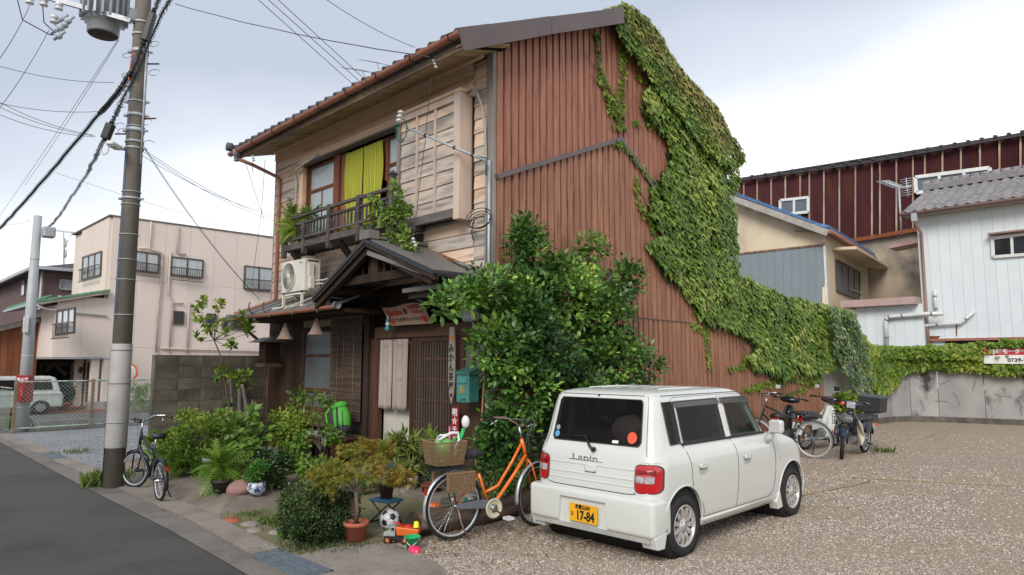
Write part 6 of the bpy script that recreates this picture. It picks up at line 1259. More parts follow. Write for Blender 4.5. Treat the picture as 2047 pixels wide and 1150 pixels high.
# ================================================================== BICYCLES AND MOTORBIKES
def rigid(t, mtx):
    t.matrix_world = mtx
def bpart(mb, name, m, par, **k): return mb.build(name, m, par, **k)
def bike(label, rear, front, wr, paint, group=None, ladies=True, fender=None, lean=0.0, steer=0.0, baskets=True, saddle_c=None, tyre=None, grips=None, guard=True, rimc=None, flat=False):
    rear, front = Vector(rear), Vector(front); d = front-rear; L_ = d.length; t = thing('bicycle', rear, label, 'bicycle', group, rz=math.atan2(d.y, d.x)); t.rotation_euler.x = lean
    P = lambda mb, n, m, par=None: bpart(mb, n, m, par or t)
    k = L_/1.08; fm = fender or MATS['steel']; tm = tyre or MATS['black_rubber']; rm = rimc or MATS['galv']; V3 = Vector
    def wheel_(c, ang):
        c = V3(c); ca, sa = math.cos(ang), math.sin(ang); rot = lambda x, y, z: c+V3((x*ca-y*sa, x*sa+y*ca, z))
        def ring(rr, tube_r, n=36): return [rot(rr*math.cos(a), 0, rr*math.sin(a)) for a in np.linspace(0, 2*math.pi, n+1)]
        w_ = P(MB().tube(ring(wr-.019, 0), .019, 8, cap=False), 'wheel', tm)
        P(MB().tube(ring(wr-.042, 0), .012, 6, cap=False), 'rim', rm, w_)
        mb = MB()
        for i in range(28):
            a = 2*math.pi*i/28; b = a+(.35 if i % 2 else -.35); y = .022 if (i//2) % 2 else -.022; mb.tube([rot(.02*math.cos(b), y, .02*math.sin(b)), rot((wr-.05)*math.cos(a), 0, (wr-.05)*math.sin(a))], .0016, 3, cap=False)
        P(mb, 'spokes', MATS['chrome'], w_); P(MB().tube([rot(0, -.05, 0), rot(0, .05, 0)], .018, 8).tube([rot(0, -.07, 0), rot(0, .07, 0)], .008, 6), 'hub', MATS['chrome'], w_); return rot
    rotr = wheel_((0, 0, wr), 0); rotf = wheel_((L_, 0, wr), steer)
    bb = V3((.44*k, 0, .27 if wr > .28 else .25)); st_ = V3((.30*k, 0, .62 if wr > .28 else .52)); hd0 = V3((L_-.15*k, 0, wr*2+.10)); hd1 = V3((L_-.20*k, 0, wr*2+.24)); ax = V3((0, 0, wr))
    rr = .016
    if ladies:
        P(MB().tube([hd0, V3((L_-.3*k, 0, wr*2-.08)), V3((.56*k, 0, .35)), bb], rr*1.25, 10), 'down_tube', paint); P(MB().tube([hd1, V3((L_-.34*k, 0, wr*2+.04)), V3((.55*k, 0, .47)), V3((.385*k, 0, .42))], rr, 10), 'top_tube', paint)
    else:
        P(MB().tube([hd0, bb], rr*1.2, 10), 'down_tube', paint); P(MB().tube([hd1, V3((.34*k, 0, .55 if wr < .3 else .7))], rr, 10), 'top_tube', paint)
    P(MB().tube([bb, st_], rr, 10), 'seat_tube', paint); P(MB().tube([hd0+V3((.01, 0, -.03)), hd1+V3((-.01, 0, .03))], .02, 10), 'head_tube', paint)
    for y in (-.055, .055): P(MB().tube([ax+V3((0, y, 0)), bb+V3((-.05, y*.6, 0)), bb], .009, 6), 'chain_stay', paint); P(MB().tube([ax+V3((0, y, 0)), st_+V3((-.02, y*.4, -.03))], .008, 6), 'seat_stay', paint)
    fk = hd0+V3((.02, 0, -.04))
    for y in (-.05, .05): P(MB().tube([fk, rotf(-.05, y, wr-.02) if False else V3((fk.x+.03, y, fk.z-.08)), rotf(0, y, 0)], .011, 7), 'fork', paint)
    P(MB().tube([hd1, hd1+V3((-.04, 0, .16))], .012, 8), 'stem', MATS['chrome'])
    h = hd1+V3((-.04, 0, .16)); cs, sn = math.cos(steer), math.sin(steer); hr = lambda x, y, z: h+V3((x*cs-y*sn, x*sn+y*cs, z))
    hb = [hr(-.24, -.28, .06), hr(-.12, -.27, .09), hr(.0, -.2, .09), hr(.05, -.07, .02), hr(.0, 0, 0), hr(.05, .07, .02), hr(.0, .2, .09), hr(-.12, .27, .09), hr(-.24, .28, .06)] if not flat else [hr(-.06, -.29, .05), hr(0, -.15, .04), hr(0, 0, 0), hr(0, .15, .04), hr(-.06, .29, .05)]
    P(MB().tube(hb, .011, 8), 'handlebar', mat('rusty_chrome', (.3, .2, .14), (.2, .12, .08), 20, rough=.4, metal=.6) if ladies else MATS['chrome'])
    gm = grips or MATS['black_rubber']
    for a, b, s_ in ((hb[0], hb[1], -1), (hb[-1], hb[-2], 1)):
        P(MB().tube([a, a.lerp(b, .95 if not flat else .6)], .017, 8), 'grip', gm); q = a.lerp(b, 1.1 if not flat else .8); P(MB().tube([q, q+V3((.05, -.01*s_, -.03)), q+V3((-.06, -.03*s_, -.075))], .005, 5), 'brake_lever', MATS['chrome'])
    P(MB().tube([hb[2 if not flat else 1], h+V3((.14, -.05, .1)), h+V3((.12, 0, -.15)), fk+V3((.04, 0, .02))], .0035, 4).tube([hb[-2], h+V3((.16, .03, .06)), fk+V3((.0, .03, .1)), bb+V3((0, .03, .1))], .0035, 4), 'brake_cable', MATS['grey_plastic'])
    # saddle
    sh = V3((.24*k, 0, (.80 if wr > .28 else .78))); P(MB().tube([st_, sh], .012, 8), 'seat_post', MATS['rusty_chrome'] if ladies else MATS['chrome'])
    P(MB().add([sh+V3(p) for p in ((-.13,-.085,.045),(-.1,-.10,.03),(.0,-.06,.035),(.14,-.02,.03),(.14,.02,.03),(.0,.06,.035),(-.1,.10,.03),(-.13,.085,.045),(-.13,-.07,-.02),(-.02,-.04,-.02),(.12,-.015,.005),(.12,.015,.005),(-.02,.04,-.02),(-.13,.07,-.02),(-.08,0,.06),(.05,0,.045))],
        [(0,1,14),(1,2,14),(2,15,14),(2,3,15),(3,4,15),(4,5,15),(5,14,15),(5,6,14),(6,7,14),(7,0,14),(0,8,9,1),(1,9,2),(2,9,10,3),(3,10,11,4),(4,11,12,5),(5,12,6),(6,12,13,7),(7,13,8,0),(8,13,12,9),(9,12,11,10)], True), 'saddle', saddle_c or mat('saddle', (.06, .065, .075), rough=.6))
    # mudguards
    def guard_(rot, a0, a1):
        vs = []; fs = []; n = 18
        for i in range(n+1):
            a = a0+(a1-a0)*i/n
            for y, r_ in ((-.028, wr+.008), (0, wr+.022), (.028, wr+.008)): vs.append(rot(r_*math.cos(a), y, r_*math.sin(a)))
        for i in range(n): fs += [(3*i, 3*i+1, 3*i+4, 3*i+3), (3*i+1, 3*i+2, 3*i+5, 3*i+4)]
        o = P(MB().add(vs, fs, True), 'mudguard', fm); mdd = o.modifiers.new('t', 'SOLIDIFY'); mdd.thickness = .002; return o
    if guard: guard_(rotr, R(20), R(200)); guard_(rotf, R(50), R(190 if ladies else 150)); P(MB().box(-wr*1.0-.0, -wr+.012, -.02, .02, wr+.14, wr+.2), 'reflector', mat('reflector_red', (.4, .04, .02), rough=.2))
    # chain guard, crank, pedals
    if ladies: P(MB().prism([(-.02, -.06, wr+.03), (.3, -.06, .37), (.5*k, -.06, .335), (.5*k, -.06, .27), (.02, -.06, wr-.02)], (0, -.02, 0)), 'chain_guard', mat('guard_grey', (.17, .19, .22), rough=.4), None)
    c = bb+V3((0, -.085, 0)); P(MB().lathe([(.045, 0), (.1, 0), (.1, -.008), (.08, -.008), (.075, 0)], c, 28, 'y').add([c+V3((r_*math.cos(a+w_), -.003, r_*math.sin(a+w_))) for a in np.linspace(0, 2*math.pi, 6)[:-1] for r_, w_ in ((.03, -.25), (.08, -.1), (.08, .1), (.03, .25))], [(4*i, 4*i+1, 4*i+2, 4*i+3) for i in range(5)]), 'chainring', mat('ring_cream', (.62, .58, .42), rough=.5) if ladies else MATS['black_metal']); P(MB().lathe([(.036, 0), (.036, -.01), (0, -.012)], c, 14, 'y'), 'crank_boss', MATS['steel'])
    ca_ = R(-38); e1 = c+V3((.165*math.cos(ca_), -.02, .165*math.sin(ca_))); e2 = bb+V3((-.165*math.cos(ca_), .1, -.165*math.sin(ca_)))
    for e_, s_ in ((e1, -1), (e2, 1)):
        P(MB().tube([c if s_ < 0 else bb+V3((0, .08, 0)), e_], .009, 6), 'crank', MATS['rusty_steel']); mb = MB(); y0 = e_.y+s_*.055
        for q in (-.035, .035): mb.box(e_.x+q-.006, e_.x+q+.006, y0-.045, y0+.045, e_.z-.012, e_.z+.014)
        for q in (-.04, 0, .04): mb.box(e_.x-.04, e_.x+.04, y0+q-.006, y0+q+.006, e_.z-.012, e_.z+.014)
        P(mb, 'pedal', MATS['white_plastic'] if ladies else MATS['black_metal'])
    P(MB().tube([V3((0, -.07, wr)), V3((.03, -.1, wr*.5)), V3((.08, -.16, .02 if lean >= 0 else .0))], .008, 6), 'stand', MATS['rusty_chrome'] if ladies else MATS['black_metal'])
    # wire basket
    def basket(x0, x1, y0, y1, z0, z1, m, flare=.03, name='basket', pl=None):
        mb = MB(); B0 = [(x0+flare, y0+flare), (x1-flare, y0+flare), (x1-flare, y1-flare), (x0+flare, y1-flare)]; T0 = [(x0, y0), (x1, y0), (x1, y1), (x0, y1)]
        for i in range(4):
            j = (i+1) % 4; n = 9
            for q in range(n): t_ = q/n; mb.tube([V3((*Vector(B0[i]).lerp(Vector(B0[j]), t_), z0)), V3((*Vector(T0[i]).lerp(Vector(T0[j]), t_), z1))], .0022, 3, cap=False)
            for q in range(6): s_ = q/5; a, b = Vector(B0[i]).lerp(Vector(T0[i]), s_), Vector(B0[j]).lerp(Vector(T0[j]), s_); mb.tube([V3((*a, z0+(z1-z0)*s_)), V3((*b, z0+(z1-z0)*s_))], .0022 if q < 5 else .006, 4, cap=False)
        for q in range(7): t_ = q/6; mb.tube([V3((*Vector(B0[0]).lerp(Vector(B0[1]), t_), z0)), V3((*Vector(B0[3]).lerp(Vector(B0[2]), t_), z0))], .0022, 3, cap=False)
        bo = P(mb, name, m)
        if pl: P(MB().prism([(*B0[0], z0), (*B0[1], z0), (*T0[1], z0+(z1-z0)), (*T0[0], z1)], (0, .003, 0)).prism([(*B0[3], z0), (*B0[2], z0), (*T0[2], z1), (*T0[3], z1)], (0, -.003, 0)).prism([(*B0[0], z0), (*B0[3], z0), (*T0[3], z1), (*T0[0], z1)], (.003, 0, 0)).prism([(*B0[1], z0), (*B0[2], z0), (*T0[2], z1), (*T0[1], z1)], (-.003, 0, 0)), 'mesh_side', pl, bo)
        return bo
    if baskets:
        basket(hd1.x+.04, hd1.x+.34, -.19, .19, wr*2+.06, wr*2+.30, MATS['black_metal'])
        mesh_ = mat('rusty_mesh', (.32, .2, .11), (.2, .13, .08), 30, rough=.8, rand=0); mt2 = mesh_.copy(); nt_ = mt2.node_tree; tb_ = nt_.nodes.new('ShaderNodeBsdfTransparent'); ms_ = nt_.nodes.new('ShaderNodeMixShader'); ms_.inputs[0].default_value = .62
        nt_.links.new(nt_.nodes['Principled BSDF'].outputs[0], ms_.inputs[1]); nt_.links.new(tb_.outputs[0], ms_.inputs[2]); nt_.links.new(ms_.outputs[0], nt_.nodes['Material Output'].inputs[0])
        basket(-.29, .06, -.15, .15, wr*2+.09, wr*2+.31, mesh_, pl=mt2)
        P(MB().box(-.28, .16, -.06, -.04, wr*2+.03, wr*2+.05).box(-.28, .16, .04, .06, wr*2+.03, wr*2+.05).tube([V3((-.1, -.05, wr*2+.04)), V3((0, -.06, wr))], .006, 5).tube([V3((-.1, .05, wr*2+.04)), V3((0, .06, wr))], .006, 5), 'carrier', MATS['black_metal'])
        for y in (-.15, .15): basket(-.16, .14, y-.03, y+.03, wr+.17, wr+.34, mesh_, flare=.005, name='side_rack', pl=mt2)
    return t, hr
or_p, _t, _p = newmat('orange_paint'); _p.inputs['Base Color'].default_value = (.78, .16, .012, 1); _p.inputs['Roughness'].default_value = .3; _p.inputs['Coat Weight'].default_value = .5
silver = mat('silver_guard', (.5, .51, .53), (.42, .43, .44), 6, rough=.3, metal=.6, rand=0)
rA = PZ(907, 1080); fA = rA+Vector((1.02, -.17, 0))
ob, _ = bike('orange city bicycle with rusty rear basket and grey chain guard standing beside the white car', rA, fA, .33, or_p, fender=silver, steer=.25, tyre=MATS['black_rubber'])
# the toys carried in its rear basket are things of their own
def loc2w(t, p): return t.matrix_world @ Vector(p) if t.matrix_world.translation.length else Matrix.LocRotScale(t.location, t.rotation_euler, None) @ Vector(p)
def bw_(p): return Matrix.LocRotScale(ob.location, ob.rotation_euler, None) @ Vector(p)
grp = mat('toy_green', (.03, .5, .12), rough=.35, rand=0)
c = bw_((-.02, -.03, .8)); t = thing('toy_bat', c, 'green and white toy bat sticking up out of the rear basket', 'toy'); lp(MB().tube([c, c+Vector((.12, .0, .28))], .016, 10, r1=.02), 'handle', grp, t, c); lp(MB().sphere(c+Vector((.145, 0, .345)), (.042, .042, .065), 14, 10), 'head', MATS['white_plastic'], t, c)
c = bw_((-.12, .02, .78)); t = thing('watering_can', c, 'translucent light green plastic watering can lying in the rear basket', 'watering can'); lp(MB().lathe([(0, 0), (.07, 0), (.085, .2), (.075, .2), (.065, .01)], c, 20).tube([c+Vector((.06, 0, .1)), c+Vector((.16, -.02, .22))], .018, 8), 'body', mat('pale_green_plastic', (.16, .5, .12), rough=.4, rand=0), t, c)
c = bw_((-.08, -.06, 1.0)); t = thing('toy_scissors', c, 'grey plastic toy grabber lying across the rim of the rear basket', 'toy'); lp(MB().tube([c+Vector((-.14, .02, -.01)), c+Vector((0, 0, .05)), c+Vector((.08, -.01, .05)), c+Vector((.09, -.02, -.02)), c+Vector((.02, -.03, -.1))], [.012, .016, .016, .014, .008], 7).tube([c+Vector((-.1, .05, .03)), c+Vector((.04, 0, .04))], .01, 6), 'grabber', MATS['white_plastic'], t, c)
c = bw_((-.16, .08, .95)); t = thing('umbrella', c, 'pale lilac umbrella with curved grip hooked at the far side of the rear basket', 'umbrella'); lp(MB().tube([c+Vector((0, 0, -.1)), c, c+Vector((.01, 0, .05)), c+Vector((.04, -.01, .075)), c+Vector((.07, -.02, .055)), c+Vector((.075, -.02, .03))], .009, 7), 'handle', mat('lilac_plastic', (.5, .48, .68), rough=.4), t, c)
c = bw_((.0, .1, .8)); t = thing('pink_stick', c, 'thin pink toy stick upright in the rear basket', 'toy'); lp(MB().tube([c, c+Vector((0, 0, .3))], .01, 7), 'stick', mat('pink_plastic', (.6, .15, .3), rough=.4), t, c)
# spare leaning pair of white pedals of the bicycle hidden behind are left to the camellia's shade
blackp = mat('black_paint', (.018, .02, .025), rough=.3, rand=0)
bike('small black folding bicycle on its stand beside the big concrete pole', PZ(318, 1002), PZ(272, 975)+Vector((-.03, .0, 0)), .255, blackp, ladies=False, fender=blackp, baskets=False, steer=.55, saddle_c=mat('saddle_black', (.03, .03, .035), rough=.5), grips=mat('brown_grip', (.09, .04, .03), rough=.7))
bike('dark green bicycle with bright silver rear rim parked nearest behind the white car bonnet', PZ(1628, 917), PZ(1628, 917)+Vector((-.12, 1.04, 0)), .335, mat('dark_green_paint', (.02, .04, .04), rough=.35, rand=0), ladies=False, baskets=False, fender=blackp, steer=.1, rimc=mat('pale_rim', (.7, .7, .7), rough=.3, metal=.3, rand=0), tyre=mat('grey_tyre', (.25, .25, .25), rough=.8, rand=0))
def motorbike(label, rear, front, paint, shield, opts):
    rear, front = Vector(rear), Vector(front); d = front-rear; t = thing('motorbike', rear, label, 'motorbike', None, rz=math.atan2(d.y, d.x)); t.rotation_euler.x = opts.get('lean', .12); L_ = d.length; V3 = Vector
    P = lambda mb, n, m, par=None, **k: bpart(mb, n, m, par or t, **k); wr = opts.get('wr', .285); stv = opts.get('steer', .3); ca, sa = math.cos(stv), math.sin(stv); tw = opts.get('tw', .035)
    def whl(c, rot):
        ring = lambda rr, n=32: [rot(rr*math.cos(a), 0, rr*math.sin(a)) for a in np.linspace(0, 2*math.pi, n+1)]
        w_ = P(MB().tube(ring(wr-tw), tw, 10, cap=False), 'wheel', MATS['black_rubber']); P(MB().tube(ring(wr-2*tw+.005), .014, 8, cap=False), 'rim', MATS['galv'], w_)
        mb = MB()
        for i in range(20): a = 2*math.pi*i/20; mb.tube([rot(.05*math.cos(a+.3), .03 if i % 2 else -.03, .05*math.sin(a+.3)), rot((wr-2*tw)*math.cos(a), 0, (wr-2*tw)*math.sin(a))], .003, 3, cap=False)
        P(mb, 'spokes', MATS['steel'], w_); P(MB().tube([rot(0, -.055, 0), rot(0, .055, 0)], .06, 14), 'hub', MATS['steel'], w_)
    rr_ = lambda x, y, z: V3((x, y, wr+z)); rf_ = lambda x, y, z: V3((L_+x*ca-y*sa, x*sa+y*ca, wr+z)); whl(None, rr_); whl(None, rf_)
    top = V3((L_-.34, 0, .92)); fr = lambda x, y, z: top+V3((x*ca-y*sa, x*sa+y*ca, z))
    for y in (-.075, .075): P(MB().tube([rf_(0, y, 0), rf_(-.1, y, .28), fr(.06, y, -.25)], .022, 8), 'fork', paint)
    g_ = []; vs = []; fs = []; n = 12
    for i in range(n+1):
        a = R(30)+R(135)*i/n
        for y, r_ in ((-.055, wr+.0), (-.04, wr+.035), (.04, wr+.035), (.055, wr+.0)): vs.append(rf_(r_*math.cos(a), y, r_*math.sin(a)))
    for i in range(n):
        for j in range(3): fs.append((4*i+j, 4*i+j+1, 4*i+4+j+1, 4*i+4+j))
    P(MB().add(vs, fs, True), 'front_fender', paint)
    vs = []; fs = []
    for i in range(n+1):
        a = R(20)+R(150)*i/n
        for y, r_ in ((-.075, wr-.02), (-.05, wr+.045), (.05, wr+.045), (.075, wr-.02)): vs.append(rr_(r_*math.cos(a), y, r_*math.sin(a)))
    for i in range(n):
        for j in range(3): fs.append((4*i+j, 4*i+j+1, 4*i+4+j+1, 4*i+4+j))
    P(MB().add(vs, fs, True), 'rear_fender', paint)
    # body: tunnel, side covers, seat, leg shield
    P(MB().tube([V3((.02, 0, .58)), V3((.3, 0, .58)), V3((.5, 0, .46)), V3((L_-.5, 0, .5)), V3((L_-.38, 0, .72)), V3((L_-.33, 0, .86))], [.09, .12, .09, .07, .07, .06], 10), 'body', paint)
    P(MB().box(.28, .62, -.10, .10, .20, .42), 'engine', MATS['steel'], bevel=.03); P(MB().tube([V3((.62, 0, .3)), V3((.8, 0, .32))], .07, 10), 'cylinder', MATS['steel'])
    P(MB().tube([V3((.6, -.13, .26)), V3((.3, -.15, .24)), V3((-.2, -.16, .27))], [.018, .03, .04], 10), 'exhaust', MATS['chrome'])
    P(MB().add([V3(p) for p in ((-.2,-.1,.74),(-.2,.1,.74),(.1,-.13,.73),(.1,.13,.73),(.42,-.07,.70),(.42,.07,.70),(-.2,-.12,.66),(-.2,.12,.66),(.1,-.14,.64),(.1,.14,.64),(.42,-.08,.64),(.42,.08,.64),(-.05,0,.775),(.2,0,.76))],
        [(0,2,12),(2,13,12),(2,4,13),(4,5,13),(5,3,13),(3,12,13),(3,1,12),(1,0,12),(0,6,8,2),(2,8,10,4),(4,10,11,5),(5,11,9,3),(3,9,7,1),(1,7,6,0),(6,7,9,8),(8,9,11,10)], True), 'seat', mat('seat_black', (.03, .03, .032), rough=.45))
    for s_ in (-1, 1):
        ls = [(L_-.36, .06, .88), (L_-.30, .10, .80), (L_-.40, .2, .62), (L_-.5, .22, .38), (L_-.44, .2, .24), (L_-.56, .1, .22), (L_-.56, .09, .5), (L_-.44, .05, .8)]
        o = P(MB().prism([(x, s_*y, z) for x, y, z in ls], (-.02, 0, 0)), 'leg_shield', shield, bevel=.012)
        P(MB().tube([V3((.35, s_*.14, .24)), V3((.35, s_*.24, .24))], .018, 8), 'footrest', MATS['black_rubber'])
        P(MB().tube([fr(0, 0, .07), fr(-.03, s_*.15, .1), fr(-.12, s_*.24, .1)], .014, 8), 'handlebar', opts.get('bar', MATS['black_metal'])); P(MB().tube([fr(-.12, s_*.24, .1), fr(-.18, s_*.35, .09)], .019, 8), 'grip', MATS['black_rubber'])
        P(MB().tube([fr(-.08, s_*.24, .11), fr(-.1, s_*.33, .085)], .007, 5), 'lever', MATS['chrome'])
        P(MB().sphere(fr(.03, s_*.13, .06), (.04, .05, .035), 12, 8), 'indicator', mat('indicator_orange', (.8, .14, .01), rough=.15, rand=0)); P(MB().sphere(V3((-.22, s_*.13, .55)), (.035, .03, .03), 10, 8), 'indicator', MATS['indicator_orange'])
        if s_ in opts.get('mirrors', (-1, 1)):
            P(MB().tube([fr(-.08, s_*.2, .12), fr(-.1, s_*.22, .26)], .006, 6), 'mirror_stalk', MATS['black_metal']); mo = P(MB().box(*[v for p in zip(fr(-.1, s_*.24, .31)-V3((.012, .055, .045)), fr(-.1, s_*.24, .31)+V3((.012, .055, .045))) for v in p]), 'mirror', MATS['black_metal'], bevel=.015)
            P(MB().box(*[v for p in zip(fr(-.115, s_*.24, .31)-V3((.002, .047, .037)), fr(-.115, s_*.24, .31)+V3((.0, .047, .037))) for v in p]), 'mirror_glass', MATS['mirror_glass'], mo)
    P(MB().sphere(fr(0, 0, .06), (.11, .2, .07), 16, 10), 'handlebar_cover', opts.get('cover', paint))
    P(MB().box(*[v for p in zip(fr(.09, 0, .05)-V3((.03, .075, .06)), fr(.09, 0, .05)+V3((.03, .075, .06))) for v in p]), 'headlight', mat('headlight_glass', (.55, .56, .55), (.3, .32, .33), 20, rough=.08, rand=0), bevel=.02)
    P(MB().box(-.30, -.24, -.07, .07, .60, .68), 'tail_light', rl, bevel=.015)
    pw_ = P(MB().box(-.335, -.33, -.09, .09, .44, .56), 'number_plate', wht); text(opts.get('plate', '91-99'), .06, blk, pw_, face_mtx((-.3365, 0, .485), (0, -1, 0), (0, 0, 1)), squeeze=.85)
    if opts.get('rack', True): P(MB().box(-.42, -.1, -.11, .11, .755, .77).tube([V3((-.42, -.1, .76)), V3((-.1, -.1, .62))], .008, 5), 'rack', MATS['chrome'])
    if opts.get('box'):
        P(MB().box(-.55, -.13, -.21, .21, .78, 1.06), 'delivery_box', mat('box_black', (.035, .035, .037), (.025, .025, .027), 4, rough=.5), bevel=.02); P(MB().box(-.565, -.115, -.225, .225, 1.05, 1.10), 'box_lid', mat('box_lid', (.07, .085, .1), rough=.5), bevel=.015)
    if opts.get('basket'):
        mb = MB(); x0, x1, z0, z1 = L_-.24, L_+.04, .62, .85
        for i in range(10):
            q = i/9; mb.tube([(x0+(x1-x0)*q, -.17, z0), (x0+(x1-x0)*q, -.19, z1)], .003, 3).tube([(x0+(x1-x0)*q, .17, z0), (x0+(x1-x0)*q, .19, z1)], .003, 3).tube([(x1, -.17+.34*q, z0), (x1+.03, -.19+.38*q, z1)], .003, 3).tube([(x0, -.17+.34*q, z0), (x1, -.17+.34*q, z0)], .003, 3)
        for q in range(5): z = z0+(z1-z0)*q/4; mb.tube([(x0, -.18, z), (x1+.01, -.18, z), (x1+.01, .18, z), (x0, .18, z)], .003 if q < 4 else .006, 4)
        P(mb, 'basket', MATS['black_metal']); P(MB().sphere((x0+.14, 0, .72), (.11, .14, .09), 12, 8), 'load', mat('dark_bag', (.05, .05, .055), (.3, .3, .3), 7, rough=.5))
    P(MB().tube([V3((.3, .1, .2)), V3((.22, .26, .02 if opts.get('lean', .12) > 0 else .02))], .009, 6), 'side_stand', MATS['black_metal'])
    P(MB().prism([(-.02, -.11, .66), (.3, -.125, .64), (.34, -.125, .45), (.05, -.12, .42)], (0, .02, 0)).prism([(-.02, .11, .66), (.3, .125, .64), (.34, .125, .45), (.05, .12, .42)], (0, -.02, 0)), 'side_cover', paint, bevel=.008)
    return t
navy = mat('navy_paint', (.02, .03, .055), rough=.25, rand=0); cream = mat('cream_shield', (.62, .58, .47), (.55, .51, .41), 4, rough=.4, rand=0); whp = mat('white_shield', (.66, .68, .64), (.6, .62, .58), 3, rough=.35, rand=0)
motorbike('navy motorbike with cream leg shields, front basket and big black box on the rack', PZ(1728, 905), PZ(1682, 918), navy, cream, dict(box=True, basket=True, lean=-.1, steer=.35, mirrors=(-1,), tw=.03))
motorbike('white motorbike with purple brown handlebar cover in the middle of the parked row', Vector((14.0, 5.72, 0)), Vector((15.1, 5.52, 0)), whp, whp, dict(lean=.14, steer=-.1, cover=mat('maroon_cover', (.07, .03, .05), rough=.3), plate='91-99'))
motorbike('black motorbike with rounded side panels closest to the brown siding', Vector((13.35, 6.0, 0)), Vector((14.5, 6.2, 0)), mat('gloss_black', (.012, .016, .018), rough=.15, rand=0), mat('dark_shield', (.04, .042, .045), rough=.4), dict(lean=.1, steer=.2, mirrors=(1,), tw=.05, wr=.25, rack=False))
# ================================================================== SMALL THINGS IN THE YARD
# log
A_, B_ = Vector((4.32, 5.72, .12)), Vector((6.25, 5.66, .12)); lg_ = thing('log', (5.2, 5.7, 0), 'thick weathered log lying along the gravel edge behind the orange bicycle', 'log'); O = Vector(lg_.location)
lgm = mat('log_bark', (.15, .1, .075), (.045, .032, .025), 9, (.12, 1, 1), .95, 1, 22, c3=(.22, .19, .16), s3=7, t3=.62, st3=(.2, 1, 1), bdist=.03)
mb = MB(); mb.tube([A_.lerp(B_, i/30) for i in range(31)], .13, 28); mb.v = [tuple(Vector(v)+Vector((0, .03*noise.noise(Vector((v[0]*2, v[1]*9, v[2]*9))), .035*noise.noise(Vector((v[0]*2+5, v[1]*11, v[2]*11)))))) for v in mb.v]; o = lp(mb, 'trunk', lgm, lg_, O)
lp(MB().lathe([(0, -.012), (.07, -.012), (.125, -.008), (.13, .0)], A_+Vector((-.002, 0, 0)), 20, 'x'), 'cut_end', mat('cut_end', (.05, .042, .03), (.02, .017, .013), 12, rough=.95), lg_, O)
# cut stumps and beam by the bench
for (x, y, sx, sy, sz, lab, m) in ((4.72, 9.55, .16, .14, .2, 'squared wooden stump with cracked reddish end grain under the nandina', 'red_wood'), (5.1, 9.9, .35, .1, .14, 'weathered timber beam lying behind the wooden stump', 'grey_wood')):
    t = thing('timber', (x, y, .13), lab, 'timber'); lp(MB().box(x-sx, x+sx, y-sy, y+sy, .13, .13+sz), 'timber', mat('stump_wood', (.16, .12, .09), (.07, .05, .038), 6, (1, 1, .3), .9, .5, 20), t, Vector(t.location), bevel=.015)
t = thing('upright_log', PZ(693, 1075), 'short weathered upright stake behind the terracotta pot', 'stake'); O = Vector(t.location)+Vector((.12, .1, 0)); lp(MB().tube([O, O+Vector((0, 0, .36))], .055, 10), 'stake', mat('stake_wood', (.2, .13, .08), (.1, .065, .045), 5, (1, 1, .2), .9, .5, 20), t, Vector(t.location))
# blue folding stool with ball and pot
s0 = PZ(758, 1068); sto = thing('folding_stool', (4.47, 6.42, 0), 'small blue folding stool with crossed black legs behind the soccer ball', 'stool', rz=R(10)); bl_m = mat('stool_blue', (.06, .2, .32), (.05, .17, .28), 4, rough=.5, rand=0)
P = lambda mb, n, m, **k: mb.build(n, m, sto, **k)
P(MB().box(-.11, .11, -.16, .16, .235, .262), 'seat', bl_m, bevel=.008); P(MB().box(-.012, .012, -.05, .05, .2625, .2635), 'handle_slot', MATS['black_metal'])
for x in (-.09, .09): P(MB().tube([(x, -.15, .01), (x, .13, .235)], .008, 6), 'leg', MATS['black_metal']); P(MB().tube([(x, .15, .01), (x, -.13, .235)], .008, 6), 'leg', MATS['black_metal'])
for y in (-.15, .15): P(MB().tube([(-.09, y, .01), (.09, y, .01)], .008, 6), 'foot_bar', MATS['black_metal'])
bc = thing('bucket_pot', (4.49, 6.45, .264), 'dark brown ribbed pot standing on the blue folding stool', 'flower pot'); O = Vector(bc.location)
bm2 = mat('brown_pot', (.12, .06, .045), (.08, .04, .03), 8, rough=.7); lp(MB().lathe([(0, 0), (.062, 0), (.085, .13), (.095, .135), (.095, .16), (.08, .16), (.075, .14), (0, .14)], O, 24), 'body', bm2, bc, O)
for s_ in (-1, 1): lp(MB().tube([O+Vector((.02, s_*.085, .15)), O+Vector((.0, s_*.115, .13)), O+Vector((0, s_*.085, .08))], .009, 6), 'handle', bm2, bc, O)
# soccer ball: truncated icosahedron panels on a sphere
bg_ = PZ(779, 1059); ball = thing('soccer_ball', bg_+Vector((0, 0, .108)), 'black and white soccer ball in front of the blue folding stool', 'ball', rz=.5); BR = .108
bmx = bmesh.new(); bmesh.ops.create_icosphere(bmx, subdivisions=1, radius=1); iv_ = [v.co.copy() for v in bmx.verts]; ifc = [[v.index for v in f_.verts] for f_ in bmx.faces]; bmx.free()
tilt_ = Euler((.35, .25, 0)).to_matrix()
def sphpoly(pts, name, m):
    c = sum(pts, Vector()).normalized(); vs = [c]; n = len(pts); rings = 4
    for r_ in range(1, rings+1):
        for i in range(n):
            for k in range(3): a = pts[i].lerp(pts[(i+1) % n], k/3); vs.append(c.lerp(a, r_/rings*.97).normalized())
    q = n*3; vs = [tilt_ @ (v*BR*(1 if j <= (rings-1)*q else .978)) for j, v in enumerate(vs)]; fs = [(0, 1+i, 1+(i+1) % q) for i in range(q)]
    for r_ in range(rings-1): fs += [(1+r_*q+i, 1+(r_+1)*q+i, 1+(r_+1)*q+(i+1) % q, 1+r_*q+(i+1) % q) for i in range(q)]
    MB().add(vs, fs, True).build(name, m, ball)
nb = {i: set() for i in range(12)}
